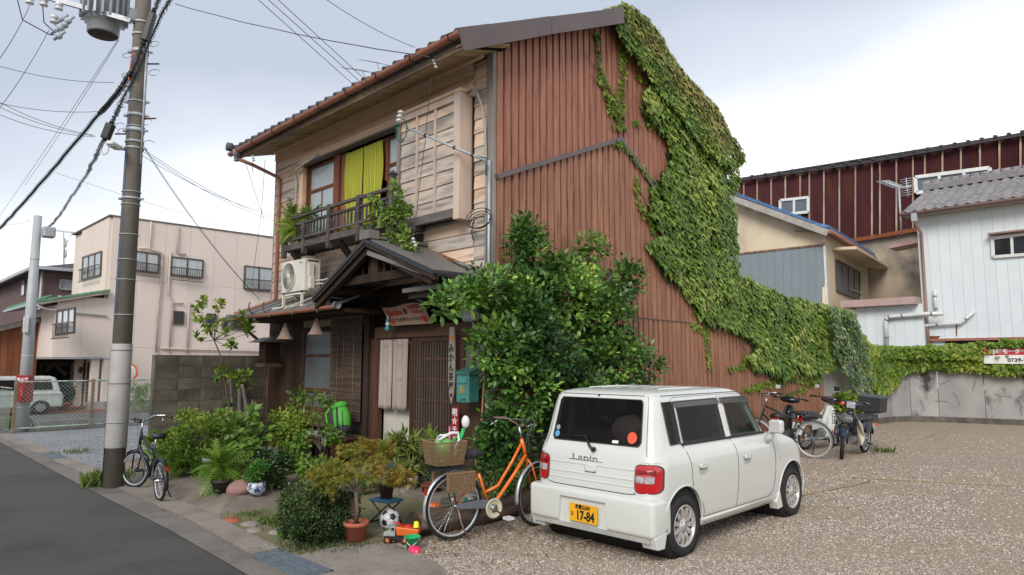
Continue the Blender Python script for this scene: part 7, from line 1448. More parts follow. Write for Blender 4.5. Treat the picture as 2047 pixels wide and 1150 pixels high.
for f_ in ifc:
    for a in f_: nb[a] |= set(f_)-{a}
bwht = mat('ball_white', (.74, .74, .76), rough=.4, rand=0); bblk = mat('ball_black', (.025, .03, .04), rough=.4, rand=0)
for i in range(12):
    n_ = iv_[i]; ref = (iv_[next(iter(nb[i]))]-n_); ref -= n_*ref.dot(n_); ref.normalize(); o2 = n_.cross(ref); ns_ = sorted(nb[i], key=lambda j: math.atan2((iv_[j]-n_).dot(o2), (iv_[j]-n_).dot(ref))); sphpoly([n_.lerp(iv_[j], 1/3) for j in ns_], 'black_panel', bblk)
for f_ in ifc:
    a, b, c = [iv_[k] for k in f_]; sphpoly([a.lerp(b, 1/3), a.lerp(b, 2/3), b.lerp(c, 1/3), b.lerp(c, 2/3), c.lerp(a, 1/3), c.lerp(a, 2/3)], 'white_panel', bwht)
MB().sphere((0, 0, 0), BR*.972, 20, 14).build('bladder', bblk, ball)
# toy dump truck
tk0 = PZ(800, 1086); tk = thing('toy_truck', (4.1, 5.62, .0), 'orange toy dump truck loaded with sand toys beside the green bucket', 'toy', rz=R(128)); P = lambda mb, n, m, **k: mb.build(n, m, tk, **k)
to = mat('toy_orange', (.7, .13, .02), rough=.35, rand=0); tgy = mat('toy_grey', (.35, .36, .33), rough=.5, rand=0)
P(MB().box(-.17, .16, -.055, .055, .045, .075), 'chassis', MATS['black_metal']); P(MB().prism([(.05, -.055, .07), (.17, -.055, .07), (.165, -.055, .11), (.11, -.055, .12), (.10, -.055, .165), (.05, -.055, .165)], (0, .11, 0)), 'cab', tgy, bevel=.006)
P(MB().box(.06, .09, -.0575, .0575, .125, .155), 'cab_window', MATS['black_metal']); P(MB().prism([(-.17, -.07, .085), (.03, -.07, .085), (.045, -.07, .165), (-.19, -.07, .145)], (0, .14, 0)), 'dump_body', to, bevel=.006)
for x in (.12, -.05, -.13):
    for s_ in (-1, 1): w_ = P(MB().lathe([(.015, s_*.0), (.038, 0), (.04, s_*.008), (.04, s_*.02), (.036, s_*.026), (.0, s_*.026)], (x, s_*.055, .04), 18, 'y'), 'wheel', MATS['black_rubber']); MB().lathe([(.018, s_*.0265), (0, s_*.029)], (x, s_*.055, .04), 12, 'y').build('hubcap', to, w_)
def toy(name, loc, lab, mb, m, rz=0): t = thing(name, loc, lab, 'toy', rz=rz); mb.build('body', m, t, bevel=.002); return t
rdm = mat('toy_red', (.6, .015, .03), rough=.35, rand=0); pnk = mat('toy_pink', (.85, .03, .12), rough=.35, rand=0)
t = thing('toy_shovel', (4.13, 5.60, .16), 'red toy shovel lying on the load of the toy truck', 'toy', rz=R(150)); MB().tube([(.0, 0, .0), (.12, .01, .05)], .008, 6).build('handle', rdm, t); MB().sphere((-.03, 0, -.0), (.045, .035, .012), 12, 6).build('blade', rdm, t)
t = thing('toy_cup', (4.17, 5.48, .16), 'small yellow toy cup upside down on the toy truck', 'toy'); MB().lathe([(.03, 0), (.022, .055), (0, .056)], (0, 0, 0), 16).build('cup', mat('toy_yellow', (.8, .75, .03), rough=.35, rand=0), t)
# bucket
bk0 = PZ(824, 1100, 0); bu = thing('toy_bucket', bk0, 'small green toy bucket with white handle on the gravel', 'bucket'); tgr = mat('bucket_green', (.01, .42, .13), rough=.3, rand=0); R_ = .072
P = lambda mb, n, m, **k: mb.build(n, m, bu, **k)
P(MB().lathe([(0, .003), (.052, .003), (.07, .12), (.076, .12), (.078, .128), (.07, .128), (.05, .01), (0, .01)], (0, 0, 0), 28), 'body', tgr)
P(MB().tube([(-.054+.0, .054, .118)]+[(-.054+.108*q-.05*math.sin(math.pi*q), .054-.108*q-.05*math.sin(math.pi*q), .118-.06*math.sin(math.pi*q)) for q in np.linspace(.1, .9, 9)]+[(.054, -.054, .118)], .0035, 6), 'handle', MATS['white_plastic'])
def flower(loc, lab, m, n=6, r_=.055, h=.035, tilt=0):
    t = thing('sand_mould', loc, lab, 'toy'); t.rotation_euler = (tilt, .1, .4); vs = []; q = 36
    for rr, z in ((1, 0), (.86, h), (.8, h), (.3, h+.004)): vs += [(rr*r_*(1+.16*math.cos(n*2*math.pi*i/q))*math.cos(2*math.pi*i/q), rr*r_*(1+.16*math.cos(n*2*math.pi*i/q))*math.sin(2*math.pi*i/q), z) for i in range(q)]
    MB().add(vs, [(j*q+i, j*q+(i+1) % q, (j+1)*q+(i+1) % q, (j+1)*q+i) for j in range(3) for i in range(q)]+[tuple(3*q+i for i in range(q))], True).build('mould', m, t); return t
flower(PZ(829, 1103, .01), 'pink star shaped sand mould in front of the green bucket', pnk, h=.045, tilt=.25); flower((4.62, 5.78, .25), 'orange sand mould resting on top of the log', to, 5); flower((5.0, 5.74, .26), 'turquoise green sand mould on the log behind the bicycle wheel', mat('toy_teal', (.02, .5, .28), rough=.35, rand=0), 5, .045)
# plastic bottle and jug behind the wheel
pb = thing('plastic_bottle', (5.02, 5.95, .0), 'clear plastic bottle standing behind the bicycle rear wheel', 'bottle'); MB().lathe([(0, 0), (.035, 0), (.036, .1), (.034, .12), (.036, .14), (.03, .19), (.012, .22), (.012, .24), (0, .24)], (0, 0, 0), 18).build('body', mat('clear_plastic', (.42, .43, .4), (.3, .31, .28), 9, rough=.1, rand=0), pb); MB().lathe([(.014, .235), (.014, .255), (0, .256)], (0, 0, 0), 12).build('cap', wht, pb)
pj = thing('plastic_jug', (5.3, 5.98, .0), 'milky white plastic jug behind the orange bicycle wheel', 'jug'); MB().lathe([(0, 0), (.09, 0), (.095, .18), (.06, .24), (.03, .26), (0, .26)], (0, 0, 0), 20).build('body', mat('milky', (.4, .4, .33), (.3, .3, .25), 6, rough=.5, rand=0), pj)
# blue hose reel
hz = thing('hose_reel', PZ(312, 950), 'white and blue hose reel standing behind the saddle of the black bicycle', 'hose reel', rz=R(20)); P = lambda mb, n, m, **k: mb.build(n, m, hz, **k)
hzm = Matrix.Translation((.25, .3, .32))
for s_ in (-1, 1): P(MB().prism([(.25-.1, .3+s_*.09, .0), (.25+.1, .3+s_*.09, 0), (.25+.1, .3+s_*.09, .35), (.25+.03, .3+s_*.09, .48), (.25-.03, .3+s_*.09, .48), (.25-.1, .3+s_*.09, .35)], (0, .012, 0)), 'frame', mat('reel_grey', (.45, .46, .46), rough=.5), bevel=.01)
for k in range(5): P(MB().tube([(.25+(.12-.012*(k % 2))*math.cos(a), .3-.06+.03*k, .25+(.12-.012*(k % 2))*math.sin(a)) for a in np.linspace(0, 6.283, 25)], .016, 7, cap=False), 'hose_turn', mat('hose_blue', (.03, .15, .4), rough=.4))
P(MB().tube([(.25, .2, .48), (.25-.05, .2, .54), (.25, .2, .6), (.25+.06, .2, .57), (.25+.05, .2, .52)], .013, 8), 'hook', MATS['reel_grey']); P(MB().tube([(.22, .2, .25), (.22, .19, .25)], .03, 12), 'hub', MATS['black_metal'])
# ================================================================== BUILDINGS AROUND
def wall_panel(t, name, m, f, q, th=.04):
    """flat piece whose corners (u,v) are met on a plane of the place by f"""
    pts = [f(*p) for p in q]; n = (pts[1]-pts[0]).cross(pts[2]-pts[0]).normalized(); away = pts[0]-Vector((0, 0, CAMH))
    if n.dot(away) < 0: n = -n
    return lp(MB().prism(pts, n*th), name, m, t, Vector(t.location))
def off(f, d_):    # same plane moved towards the viewer by d_ metres
    return lambda u, v: (lambda p: p+(Vector((0, 0, CAMH))-p).normalized()*d_)(f(u, v))
def win(t, f, q, m_fr, panes=2, th=.05, fw=.06, m_gl=None, rail=False, curtain=True):
    """window: frame part with glass panes as its sub-parts. q: corners tl, tr, br, bl"""
    g = off(f, .04); a, b, c, d = [g(*p) for p in q]; O_ = Vector(t.location); up_ = (a-d).normalized(); rt_ = (b-a).normalized(); n_ = rt_.cross(up_)
    fr = MB(); 
    for p0, p1 in ((a, b), (b, c), (c, d), (d, a)): fr.bar(p0, p1, fw, fw, up=n_)
    for k in range(1, panes): fr.bar(a.lerp(b, k/panes), d.lerp(c, k/panes), fw*.8, fw*.9, up=n_)
    w_ = lp(fr, 'window', m_fr, t, O_)
    for k in range(panes):
        p = [a.lerp(b, k/panes), a.lerp(b, (k+1)/panes), d.lerp(c, (k+1)/panes), d.lerp(c, k/panes)]; lp(MB().prism(p, -n_*.015), 'pane', m_gl or MATS['window_glass'], w_, O_)
    if rail:
        r0, r1 = d.lerp(a, .42)+n_*.14, c.lerp(b, .42)+n_*.14; mb = MB().bar(r0, r1, .035, .035).bar(r0-up_*.5, r1-up_*.5, .03, .03).bar(r0, r0-n_*.14, .03, .03).bar(r1, r1-n_*.14, .03, .03)
        for k in range(1, 14): mb.bar(r0.lerp(r1, k/14), r0.lerp(r1, k/14)-up_*.5, .014, .014)
        lp(mb, 'window_rail', MATS['bronze'], w_, O_)
    return w_
mat('bronze', (.09, .065, .05), rough=.4, rand=0); curt = mat('curtained_glass', (.42, .45, .45), (.3, .33, .34), 1.2, (6, 6, .3), .08, rand=.1, spec=.8)
# ---- pink rendered house (left)
pnk_m = mat('pink_wall', (.73, .62, .55), (.69, .59, .52), .8, rough=.85, rand=.02, c3=(.62, .5, .44), s3=.5, t3=.7)
pk_h = thing('pink_house', (7.3, 28.5, 0), 'pale pink rendered three storey house across the side road with flat roof', 'house'); O = Vector(pk_h.location)
XA, YA, XB = 7.24, 28.5, 5.62; ztop = 7.2
def boxp(mb_args, name, m, t=pk_h): return lp(MB().box(*mb_args), name, m, t, Vector(t.location))
for i in range(12):   # long side, full height slabs with joints
    x0 = XA+.02+i*.95; x1 = x0+.943
    for z0, z1 in ((0, 2.3), (2.306, 4.85), (4.856, ztop)): boxp((x0, x1, YA, YA+.1, z0, z1), 'wall_panel', pnk_m)
for i in range(4):
    y0 = YA+.01+i*1.0; boxp((XA-.08, XA+.02, y0+(.1 if i == 0 else 0), y0+.993, 3.9, ztop), 'wall_panel', pnk_m)
boxp((XA+.02, 19, YA+.1, 34, 0, ztop-.03), 'core', pnk_m); boxp((XA-.12, 19, YA-.03, 34, ztop, ztop+.06), 'roof_edge', mat('roof_edge_brown', (.18, .16, .13), rough=.7))
boxp((XA+.0, XA+.06, YA+.1, 32.4, 0, 3.9), 'wall', pnk_m)
yb = 33.0
for i in range(4): boxp((XB, XB+.06, YA+.02+i*1.12, YA+.015+(i+1)*1.12, 1.92, 3.75), 'wall_panel', pnk_m)
for i in range(2): boxp((XB+.06+i*.8, XB+.855+i*.8, YA-.005, YA+.06, 1.92, 4.1-.0*i), 'wall_panel', pnk_m)
boxp((XB+.06, XA+.9, YA+.06, yb, 1.9, 3.75), 'bay', pnk_m); boxp((XB-.02, XA+.9, YA-.02, yb, 1.86, 1.9), 'soffit', MATS['galv'])
gtm = mat('green_tile', (.14, .33, .17), (.1, .26, .13), 8, rough=.5)
lp(MB().prism([(XB-.7, YA-.3, 3.80), (XA, YA-.3, 4.36), (XA, YA-.3, 4.26), (XB-.6, YA-.3, 3.72)], (0, 5, 0)), 'roof', mat('roof_soffit', (.5, .44, .38), rough=.8), pk_h, O)
for i in range(11):
    a = i/11; b = (i+.96)/11; x0, x1 = XB-.72+(XA-XB+.72)*a, XB-.72+(XA-XB+.72)*b; z0, z1 = 3.82+.57*a, 3.82+.57*b
    for j in range(1): lp(MB().prism([(x0, YA-.34, z0+.05), (x1, YA-.34, z1+.03), (x1, YA-.34, z1-.04), (x0, YA-.34, z0-.04)], (0, 5.1, 0)), 'roof_tile', gtm, pk_h, O)
for i in range(16): lp(MB().tube([(XB-.74, YA-.3+i*.31, 3.84), (XB-.2, YA-.3+i*.31, 4.06)], .05, 6), 'roof_tile', gtm, pk_h, O)
boxp((XB-.8, XB-.7, YA-.3, YA+4.8, 3.70, 3.78), 'gutter', MATS['galv'])
lp(MB().tube([(XB-.72, YA-.36, 3.72), (XB-.3, YA-.1, 3.6), (XA, YA-.06, 3.45)], .035, 6), 'drain_pipe', MATS['white_plastic'], pk_h, O)
fXA = lambda u, v: PX(u, v, XA-.1); fXB = lambda u, v: PX(u, v, XB-.01); fY = lambda u, v: PY(u, v, YA-.01)
win(pk_h, fXA, [(166, 515), (203, 503), (201, 550), (164, 560)], MATS['bronze'], 3, m_gl=curt, rail=True); win(pk_h, fXB, [(115, 621), (150, 616), (148, 665), (112, 670)], MATS['bronze'], 3, m_gl=curt, rail=True)
boxp((XB-.35, XB, 31.2, 33.1, 3.28, 3.32), 'awning', MATS['white_plastic'])
for q in ([(268, 502), (318, 509), (316, 546), (268, 540)], [(343, 514), (406, 521), (404, 556), (342, 549)], [(490, 532), (545, 538), (545, 581), (488, 577)]): win(pk_h, fY, q, MATS['bronze'], 2, m_gl=curt, rail=True)
for q in ([(347, 623), (367, 624), (366, 648), (346, 647)], [(414, 628), (432, 629), (432, 652), (413, 651)], [(446, 636), (500, 640), (500, 660), (445, 656)]): win(pk_h, fY, q, MATS['bronze'], 1)
for pts in ([(302, 443), (299, 498), (278, 496)], [(302, 498), (324, 506), (322, 560), (314, 640), (312, 705)], [(356, 452), (354, 507), (372, 509)], [(341, 502), (336, 590), (345, 600), (338, 705)], [(366, 607), (345, 605), (345, 650)], [(378, 605), (374, 706)], [(320, 696), (530, 704)]):
    lp(MB().tube([off(fY, .06)(*p) for p in pts], .035, 6), 'drain_pipe', mat('pink_pipe', (.6, .49, .43), rough=.5), pk_h, O)
# entrance under the bay
boxp((XA-.02, XA, 29.4, 30.6, .1, 1.75), 'door', mat('door_brown', (.07, .04, .03), rough=.4)); boxp((XA-.03, XA-.0, 31.0, 32.2, .5, 1.7), 'entry_window', MATS['bronze']); boxp((XA-.04, XA-.03, 31.1, 32.1, .6, 1.6), 'pane', MATS['window_glass'])
for y in (28.6, 30.8): boxp((XA-.35, XA-.1, y, y+.22, 0, 1.9), 'pillar', pnk_m)
lp(MB().sphere((XA-.2, 30.75, 1.45), (.08, .08, .14), 10, 8), 'wall_lamp', MATS['bronze'], pk_h, O)
boxp((XB-.2, XA+.6, YA-.6, yb, -.02, .06), 'brick_porch', mat('brick_floor', (.32, .14, .09), (.24, .1, .07), 12, rough=.8)); boxp((XA-.5, XA+8, YA-.4, YA, 0, .32), 'plinth', MATS['concrete'])
# dish and aerial on the roofs behind
ds = thing('satellite_dish', PD(128, 540, 34), 'white satellite dish on a thin mast above the purple grey house', 'satellite dish'); O2 = Vector(ds.location)
lp(MB().tube([O2, PD(127, 465, 34)], .03, 6), 'mast', MATS['galv'], ds, O2)
for v_3, r_ in ((487, .3), (508, .28)): c = PD(131, v_3, 34); lp(MB().lathe([(0, .06), (r_*.6, .04), (r_, -.05), (r_*.98, -.06), (0, .04)], c, 20, 'x'), 'dish', MATS['white_plastic'], ds, O2)
yagi(PD(108, 461, 34), PD(160, 467, 34), 8, 'faint comb aerial on the mast left of the pink house', PD(127, 500, 34), 1.1)
# ---- purple grey house
pu = thing('purple_house', (4.6, 36, 0), 'purple grey two storey house with hipped roof at the far left', 'house'); O = Vector(pu.location); YP = 36.0
pc = PY(84, 600, YP); XP = pc.x; zt_p = PY(84, 538, YP).z; pum = mat('mauve_wall', (.16, .105, .105), (.135, .088, .09), 1.5, rough=.8, bump=.2, rand=.04)
for i in range(3):
    for z0, z1 in ((0, 3.2), (3.21, zt_p)):
        x0 = XP+i*1.8; lp(MB().box(x0+.02, x0+1.79, YP, YP+.1, z0, z1), 'wall_panel', pum, pu, O)
for i in range(9):
    for z0, z1 in ((0, 3.2), (3.21, zt_p)):
        y0 = YP+.1+i*1.8; lp(MB().box(XP, XP+.1, y0, y0+1.79, z0, z1), 'wall_panel', pum, pu, O)
rr_m = mat('slate_roof', (.09, .085, .09), (.07, .066, .07), 6, rough=.7)
ap = PY(130, 517, YP+2.5); e0 = Vector((XP-.5, YP-.5, zt_p)); e1 = Vector((XP+6, YP-.5, zt_p)); e2 = Vector((XP-.5, YP+17, zt_p)); apz = ap.z
lp(MB().add([e0, e1, (XP+5.5, YP+2.5, apz), (XP+2.6, YP+2.5, apz), e2, (XP+2.6, YP+15, apz), (XP+6, YP+17, zt_p)], [(0, 1, 2, 3), (4, 0, 3, 5), (1, 6, 5, 2), (5, 3, 2)]), 'roof', rr_m, pu, O)
lp(MB().bar(e0, e1, .12, .14).bar(e0, e2, .12, .14), 'gutter', MATS['galv'], pu, O)
fx_ = lambda u, v: PX(u, v, XP-.01); fy_ = lambda u, v: PY(u, v, YP-.01)
win(pu, fx_, [(42, 564), (50, 562), (49, 590), (41, 591)], MATS['bronze'], 1, m_gl=curt); win(pu, fx_, [(35, 648), (64, 644), (62, 672), (34, 674)], MATS['bronze'], 2); win(pu, fy_, [(121, 560), (147, 562), (146, 580), (120, 578)], MATS['galv'], 2, m_gl=curt)
lp(MB().tube([(XP-.1, YP-.15, zt_p-.1), (XP-.1, YP-.15, .5)], .05, 8), 'drain_pipe', MATS['galv'], pu, O)
# ---- orange brown timber shed and carport
YS = 31.0; fS = lambda u, v: PY(u, v, YS)
sh = thing('timber_shed', (4.4, YS, 0), 'orange brown board shed with dark sloping roof at the left edge', 'shed'); O = Vector(sh.location)
oww = mat('orange_boards', (.28, .11, .05), (.2, .075, .035), 3, (2, 2, .3), .7, rand=.15)
zs = lambda x: 3.05+(x-5.0)*.32; xs1 = fS(71, 760).x; x = xs1-3.4
while x < xs1-.01: x1 = min(x+.19, xs1); lp(MB().prism([(x, YS, 0), (x1-.008, YS, 0), (x1-.008, YS, zs(x1)), (x, YS, zs(x))], (0, .04, 0)), 'board', oww, sh, O); x += .19
lp(MB().prism([(xs1-3.7, YS-.3, zs(xs1-3.7)+.08), (xs1+.25, YS-.3, zs(xs1+.25)+.08), (xs1+.25, YS-.3, zs(xs1+.25)+.2), (xs1-3.7, YS-.3, zs(xs1-3.7)+.2)], (0, 5, 0)), 'roof', rr_m, sh, O); lp(MB().bar((xs1-3.7, YS-.33, zs(xs1-3.7)+.08), (xs1+.25, YS-.33, zs(xs1+.25)+.08), .05, .14), 'barge_board', MATS['grey_wood'], sh, O)
lp(MB().box(xs1-3.4, xs1, YS+.05, YS+4.5, 0, zs(xs1-3.4)), 'core', MATS['dark_room'], sh, O)
cpt = thing('carport', (5.3, 33.8, 0), 'dark carport with pale timber braces between the shed and the pink house', 'carport'); O = Vector(cpt.location); YC = 33.4; fC = lambda u, v: PY(u, v, YC)
A, B = fC(78, 725), fC(150, 725); lp(MB().prism([(A.x-.3, YC-.5, A.z+.0), (B.x, YC-.5, A.z), (B.x, YC+.6, A.z+.5), (A.x-.3, YC+.6, A.z+.5)], (0, 0, .08)), 'roof', rr_m, cpt, O)
for u in (80, 136): p = fC(u, 760); lp(MB().box(p.x-.08, p.x+.08, YC, YC+.16, 0, A.z), 'post', MATS['dark_wood'], cpt, O)
lp(MB().bar(fC(83, 750), fC(104, 731), .1, .13).bar(fC(132, 750), fC(112, 731), .1, .13).bar(fC(78, 728), fC(138, 728), .12, .16).bar((A.x+.1, YC+.05, 0), (A.x+.1, YC+.05, A.z), .12, .12), 'brace', MATS['grey_wood_v'], cpt, O); lp(MB().box(A.x-.4, B.x+1, YC+2, YC+2.3, 0, A.z+.3), 'back', MATS['dark_room'], cpt, O)
# ---- far trees that close the horizon beyond the road and between houses
for i, (x, y, r_, h_, lab) in enumerate(((-1.5, 62, 3.2, 4.0, 'distant dark tree at the end of the road'), (9, 62, 5, 6, 'distant round tree behind the purple grey house'), (-9, 55, 4, 5, 'far tree beyond the left edge of the road'))):
    bush('far_tree', lab, 'tree', (x, y, 0), [(x, y, h_*.6, r_, r_, h_*.42)], 260, 10, .5, 'oval', L_dark, spread=.6, foliage='crown'); 
# ---- minivan behind the fence
vn_ = thing('minivan', (5.6, 27.6, 0), 'pale silver green minivan with dark windows parked in front of the timber shed', 'minivan'); O = Vector(vn_.location)
vm = mat('van_paint', (.5, .54, .49), rough=.3, rand=0, coat=.6)
v0 = PY(-40, 815, 27.6); v1 = PY(128, 815, 27.6); xa, xb = v1.x-4.6, v1.x
def vb(mb, n, m, **k): return lp(mb, n, m, vn_, O, **k)
vb(MB().prism([(xa, 27.6, .3), (xb, 27.6, .3), (xb+.03, 27.6, .75), (xb-.05, 27.6, 1.0), (xa, 27.6, 1.0)], (0, 1.65, 0)), 'body', vm, bevel=.08)
vb(MB().prism([(xa+.3, 27.7, .98), (xb-.06, 27.7, .98), (xb-.25, 27.75, 1.6), (xb-.45, 27.75, 1.68), (xa+.7, 27.75, 1.68)], (0, 1.42, 0)), 'cabin', mat('van_white', (.6, .62, .6), rough=.3, rand=0, coat=.5), bevel=.07)
for a, b in ((xb-1.35, xb-.35), (xb-2.5, xb-1.45), (xb-3.5, xb-2.6)): vb(MB().prism([(a, 27.69, 1.08), (b, 27.69, 1.08), (b-.08, 27.73, 1.52), (a, 27.73, 1.52)], (0, .03, 0)), 'side_window', gls)
for x in (xb-.75, xa+.8): vb(MB().lathe([(.15, -.02), (.3, -.02), (.31, .0), (.31, .16), (0, .16)], (x, 27.58, .31), 24, 'y'), 'wheel', MATS['black_rubber']); vb(MB().lathe([(.18, -.03), (0, -.04)], (x, 27.57, .31), 16, 'y'), 'hubcap', MATS['steel'])
vn_.scale = (.85, .85, .76)
vb(MB().sphere((xb-1.5, 27.5, 1.03), (.11, .08, .08), 10, 8), 'side_mirror', vm)
for z in (.85,): vb(MB().bar((xa, 27.595, z), (xb, 27.595, z), .01, .01), 'body_line', seam)
# potted plants across the side road
for i, (u, v, r_, lab, m, k_) in enumerate(((92, 818, .35, 'leafy potted plant beside the minivan', L_fern, 'oval'), (123, 822, .4, 'dark green potted shrub at the pink house corner', L_dark, 'oval'), (265, 825, .35, 'long leaved shrub at the foot of the pink house beside the traffic mirror', L_fern, 'blade'), (292, 822, .35, 'second shrub at the foot of the pink house beside the block wall', L_fern, 'blade'), (18, 812, .5, 'pink flowering hydrangea at the far left edge', L_fern, 'round'), (65, 815, .3, 'small leafy shrub left of the minivan plants', L_lime, 'oval'))):
    g = PZ(u, v); bush('street_shrub', lab, 'shrub', g, [(g.x, g.y, .55, r_, r_, .45)], 80, 8, .12, k_, m, spread=.1)
    if i < 2: pot(u+4, v+2, .34, .26, .34, MATS['white_plastic'] if i == 0 else MATS['terracotta'], ('white pot of the leafy plant beside the minivan', 'clay pot of the dark green shrub at the pink house corner')[i])
    if i == 4: bush('', '', '', g, [(g.x, g.y, .7, r_, r_, .35)], 9, 14, .1, 'round', leafmat('hydrangea_bloom', (.4, .06, .14), (.6, .15, .28), None, .6, .2), parent=bpy.data.objects['street_shrub.004'], foliage='blooms', spread=.09)
# ---- wire fence with pale green rails
fn = thing('wire_fence', (3.3, 20.8, 0), 'rusty chain link fence with pale green rails along the side road', 'fence'); O = Vector(fn.location)
gr_m = mat('fence_green', (.3, .45, .38), (.24, .13, .07), 5, rough=.6, lo=.45, hi=.6, rand=.1); rs_m = mat('fence_rust', (.25, .21, .15), (.17, .12, .08), 6, rough=.8)
FA, FB = Vector((3.35, 20.75, 0)), Vector((9.0, 20.95, 0)); posts = [PZ(27, 868), PZ(183, 858), PZ(305, 850)]
posts = [Vector((p.x, 20.75+(p.x-3.35)*.035, 0)) for p in posts]+[Vector((8.2, 20.92, 0)), Vector((10, 20.98, 0))]
for p in posts: lp(MB().box(p.x-.035, p.x+.035, p.y-.035, p.y+.035, 0, 1.3), 'post', rs_m, fn, O)
lp(MB().tube([posts[0]+Vector((0, 0, 1.26)), posts[-1]+Vector((0, 0, 1.26))], .022, 6), 'top_rail', gr_m, fn, O); lp(MB().tube([posts[0]+Vector((0, 0, .12)), posts[-1]+Vector((0, 0, .12))], .018, 6), 'bottom_rail', gr_m, fn, O)
mb = MB(); Lf = (posts[-1]-posts[0]).length; dv = (posts[-1]-posts[0]).normalized(); nn = int(Lf/.1)
for i in range(-11, nn):
    for s_ in (0, 1):
        x0, x1 = i*.1, i*.1+1.12; z0, z1 = (.12, 1.24) if s_ else (1.24, .12)
        if x0 < 0: z0 += (z1-z0)*(-x0/1.12); x0 = 0
        if x1 > Lf: z1 = z0+(z1-z0)*((Lf-x0)/(x1-x0)); x1 = Lf
        if x1-x0 > .02: mb.tube([posts[0]+dv*x0+Vector((0, 0, z0)), posts[0]+dv*x1+Vector((0, 0, z1))], .0035, 3, cap=False)
tag(lp(mb, 'chain_link', mat('wire_green', (.36, .42, .38), rough=.6), fn, O), kind='stuff')
f2 = thing('short_fence', (3.28, 21.2, 0), 'short return of the chain link fence leaning at the far left road edge', 'fence'); O = Vector(f2.location); mb = MB(); q0 = Vector((3.33, 20.9, 0)); q1 = Vector((3.28, 23.2, 0))
for i in range(-10, 22):
    for s_ in (0, 1):
        y0, y1 = max(0, i*.1), min(2.2, i*.1+1.0)
        if y1 > y0: mb.tube([(3.33-.05*y0/2.2, 20.9+y0, (.05+(y0-i*.1)) if s_ else 1.05-(y0-i*.1)), (3.33-.05*y1/2.2, 20.9+y1, (.05+(y1-i*.1)) if s_ else 1.05-(y1-i*.1))], .0035, 3, cap=False)
lp(mb, 'chain_link', MATS['wire_green'], f2, O); lp(MB().tube([(3.33, 20.9, 1.1), (3.28, 23.1, 1.1)], .02, 6).box(3.25, 3.31, 23.07, 23.13, 0, 1.15), 'rail', gr_m, f2, O)
boxt = thing('concrete_kerb_block', (4.0, 20.55, 0), 'long low concrete block at the foot of the chain link fence', 'block'); lp(MB().box(3.95, 5.05, 20.95, 21.15, 0, .26), 'block', MATS['concrete'], boxt, Vector(boxt.location), bevel=.02)
# orange framed traffic mirror half behind the pole
tm3 = thing('traffic_mirror', PD(262, 825, 22), 'round convex traffic mirror with orange rim showing beside the concrete pole', 'traffic mirror'); c = PD(258, 744, 21.5); O = Vector((c.x, c.y, 0)); tm3.location = O
Mx = Matrix.Translation(c-O) @ Vector((-1, -1, 0)).to_track_quat('Z', 'Y').to_matrix().to_4x4()
for prof, n, m in (([(0, .06), (.13, .05), (.22, .02)], 'mirror_face', MATS['mirror_glass']), ([(.215, .0), (.235, .03), (.27, .04), (.28, .0), (.25, -.03)], 'rim', mat('mirror_orange', (.7, .13, .03), rough=.4))): o = MB().lathe(prof, (0, 0, 0), 32).build(n, m, tm3); o.data.transform(Mx)
lp(MB().tube([(O.x+.05, O.y+.05, 0), (O.x+.05, O.y+.05, c.z+.1)], .035, 8), 'post', MATS['galv'], tm3, O)
# ---- metal pole with red extinguisher box
mp2 = thing('metal_pole', PZ(43, 863), 'slim pale grey metal pole at the left with small camera box near its top', 'pole'); O = Vector(mp2.location); htop = PX(71, 432, O.x+.0).z
htop = (O+Vector((0, 0, 0))).z+PD(71, 432, dist_of(O)).z
lp(MB().tube([O, O+Vector((0, 0, htop))], .15, 16, r1=.095), 'shaft', mat('pole_grey', (.42, .44, .44), (.36, .38, .38), 2, rough=.5, rand=0), mp2, O)
for z in (.6, 1.9, 2.9, 4.4): lp(MB().tube([O+Vector((0, 0, z)), O+Vector((0, 0, z+.02))], .15-.055*z/htop+.006, 14), 'band', MATS['galv'], mp2, O)
cz = O+Vector((.22, -.22, PD(83, 465, dist_of(O)).z)); lp(MB().box(cz.x-.14, cz.x+.14, cz.y-.14, cz.y+.14, cz.z-.14, cz.z+.14), 'camera_box', MATS['galv'], mp2, O, bevel=.04); lp(MB().box(O.x-.16, O.x-.06, O.y-.2, O.y-.1, 2.5, 2.9), 'cable_box', MATS['white_plastic'], mp2, O)
xb_ = thing('extinguisher_box', PD(49, 777, dist_of(O)-.22), 'dark red fire extinguisher box with white lettering strapped to the metal pole', 'fire box'); c = Vector(xb_.location)
rb = mat('box_red', (.3, .012, .015), rough=.35, rand=0); ob_ = MB().box(-.17, .17, -.1, .1, -.34, .34).build('case', rb, xb_, bevel=.015); xb_.rotation_euler.z = R(-45)
text('消火器', .1, wht, xb_, face_mtx((0, -.103, .22), (1, 0, 0), (0, 0, 1)), bold=.003); MB().sphere((0, -.1, -.1), (.06, .02, .16), 12, 8).build('extinguisher', rdm, xb_); text('消火器', .05, wht, xb_, face_mtx((.03, -.125, -.1), (0, 0, -1), (1, 0, 0)))
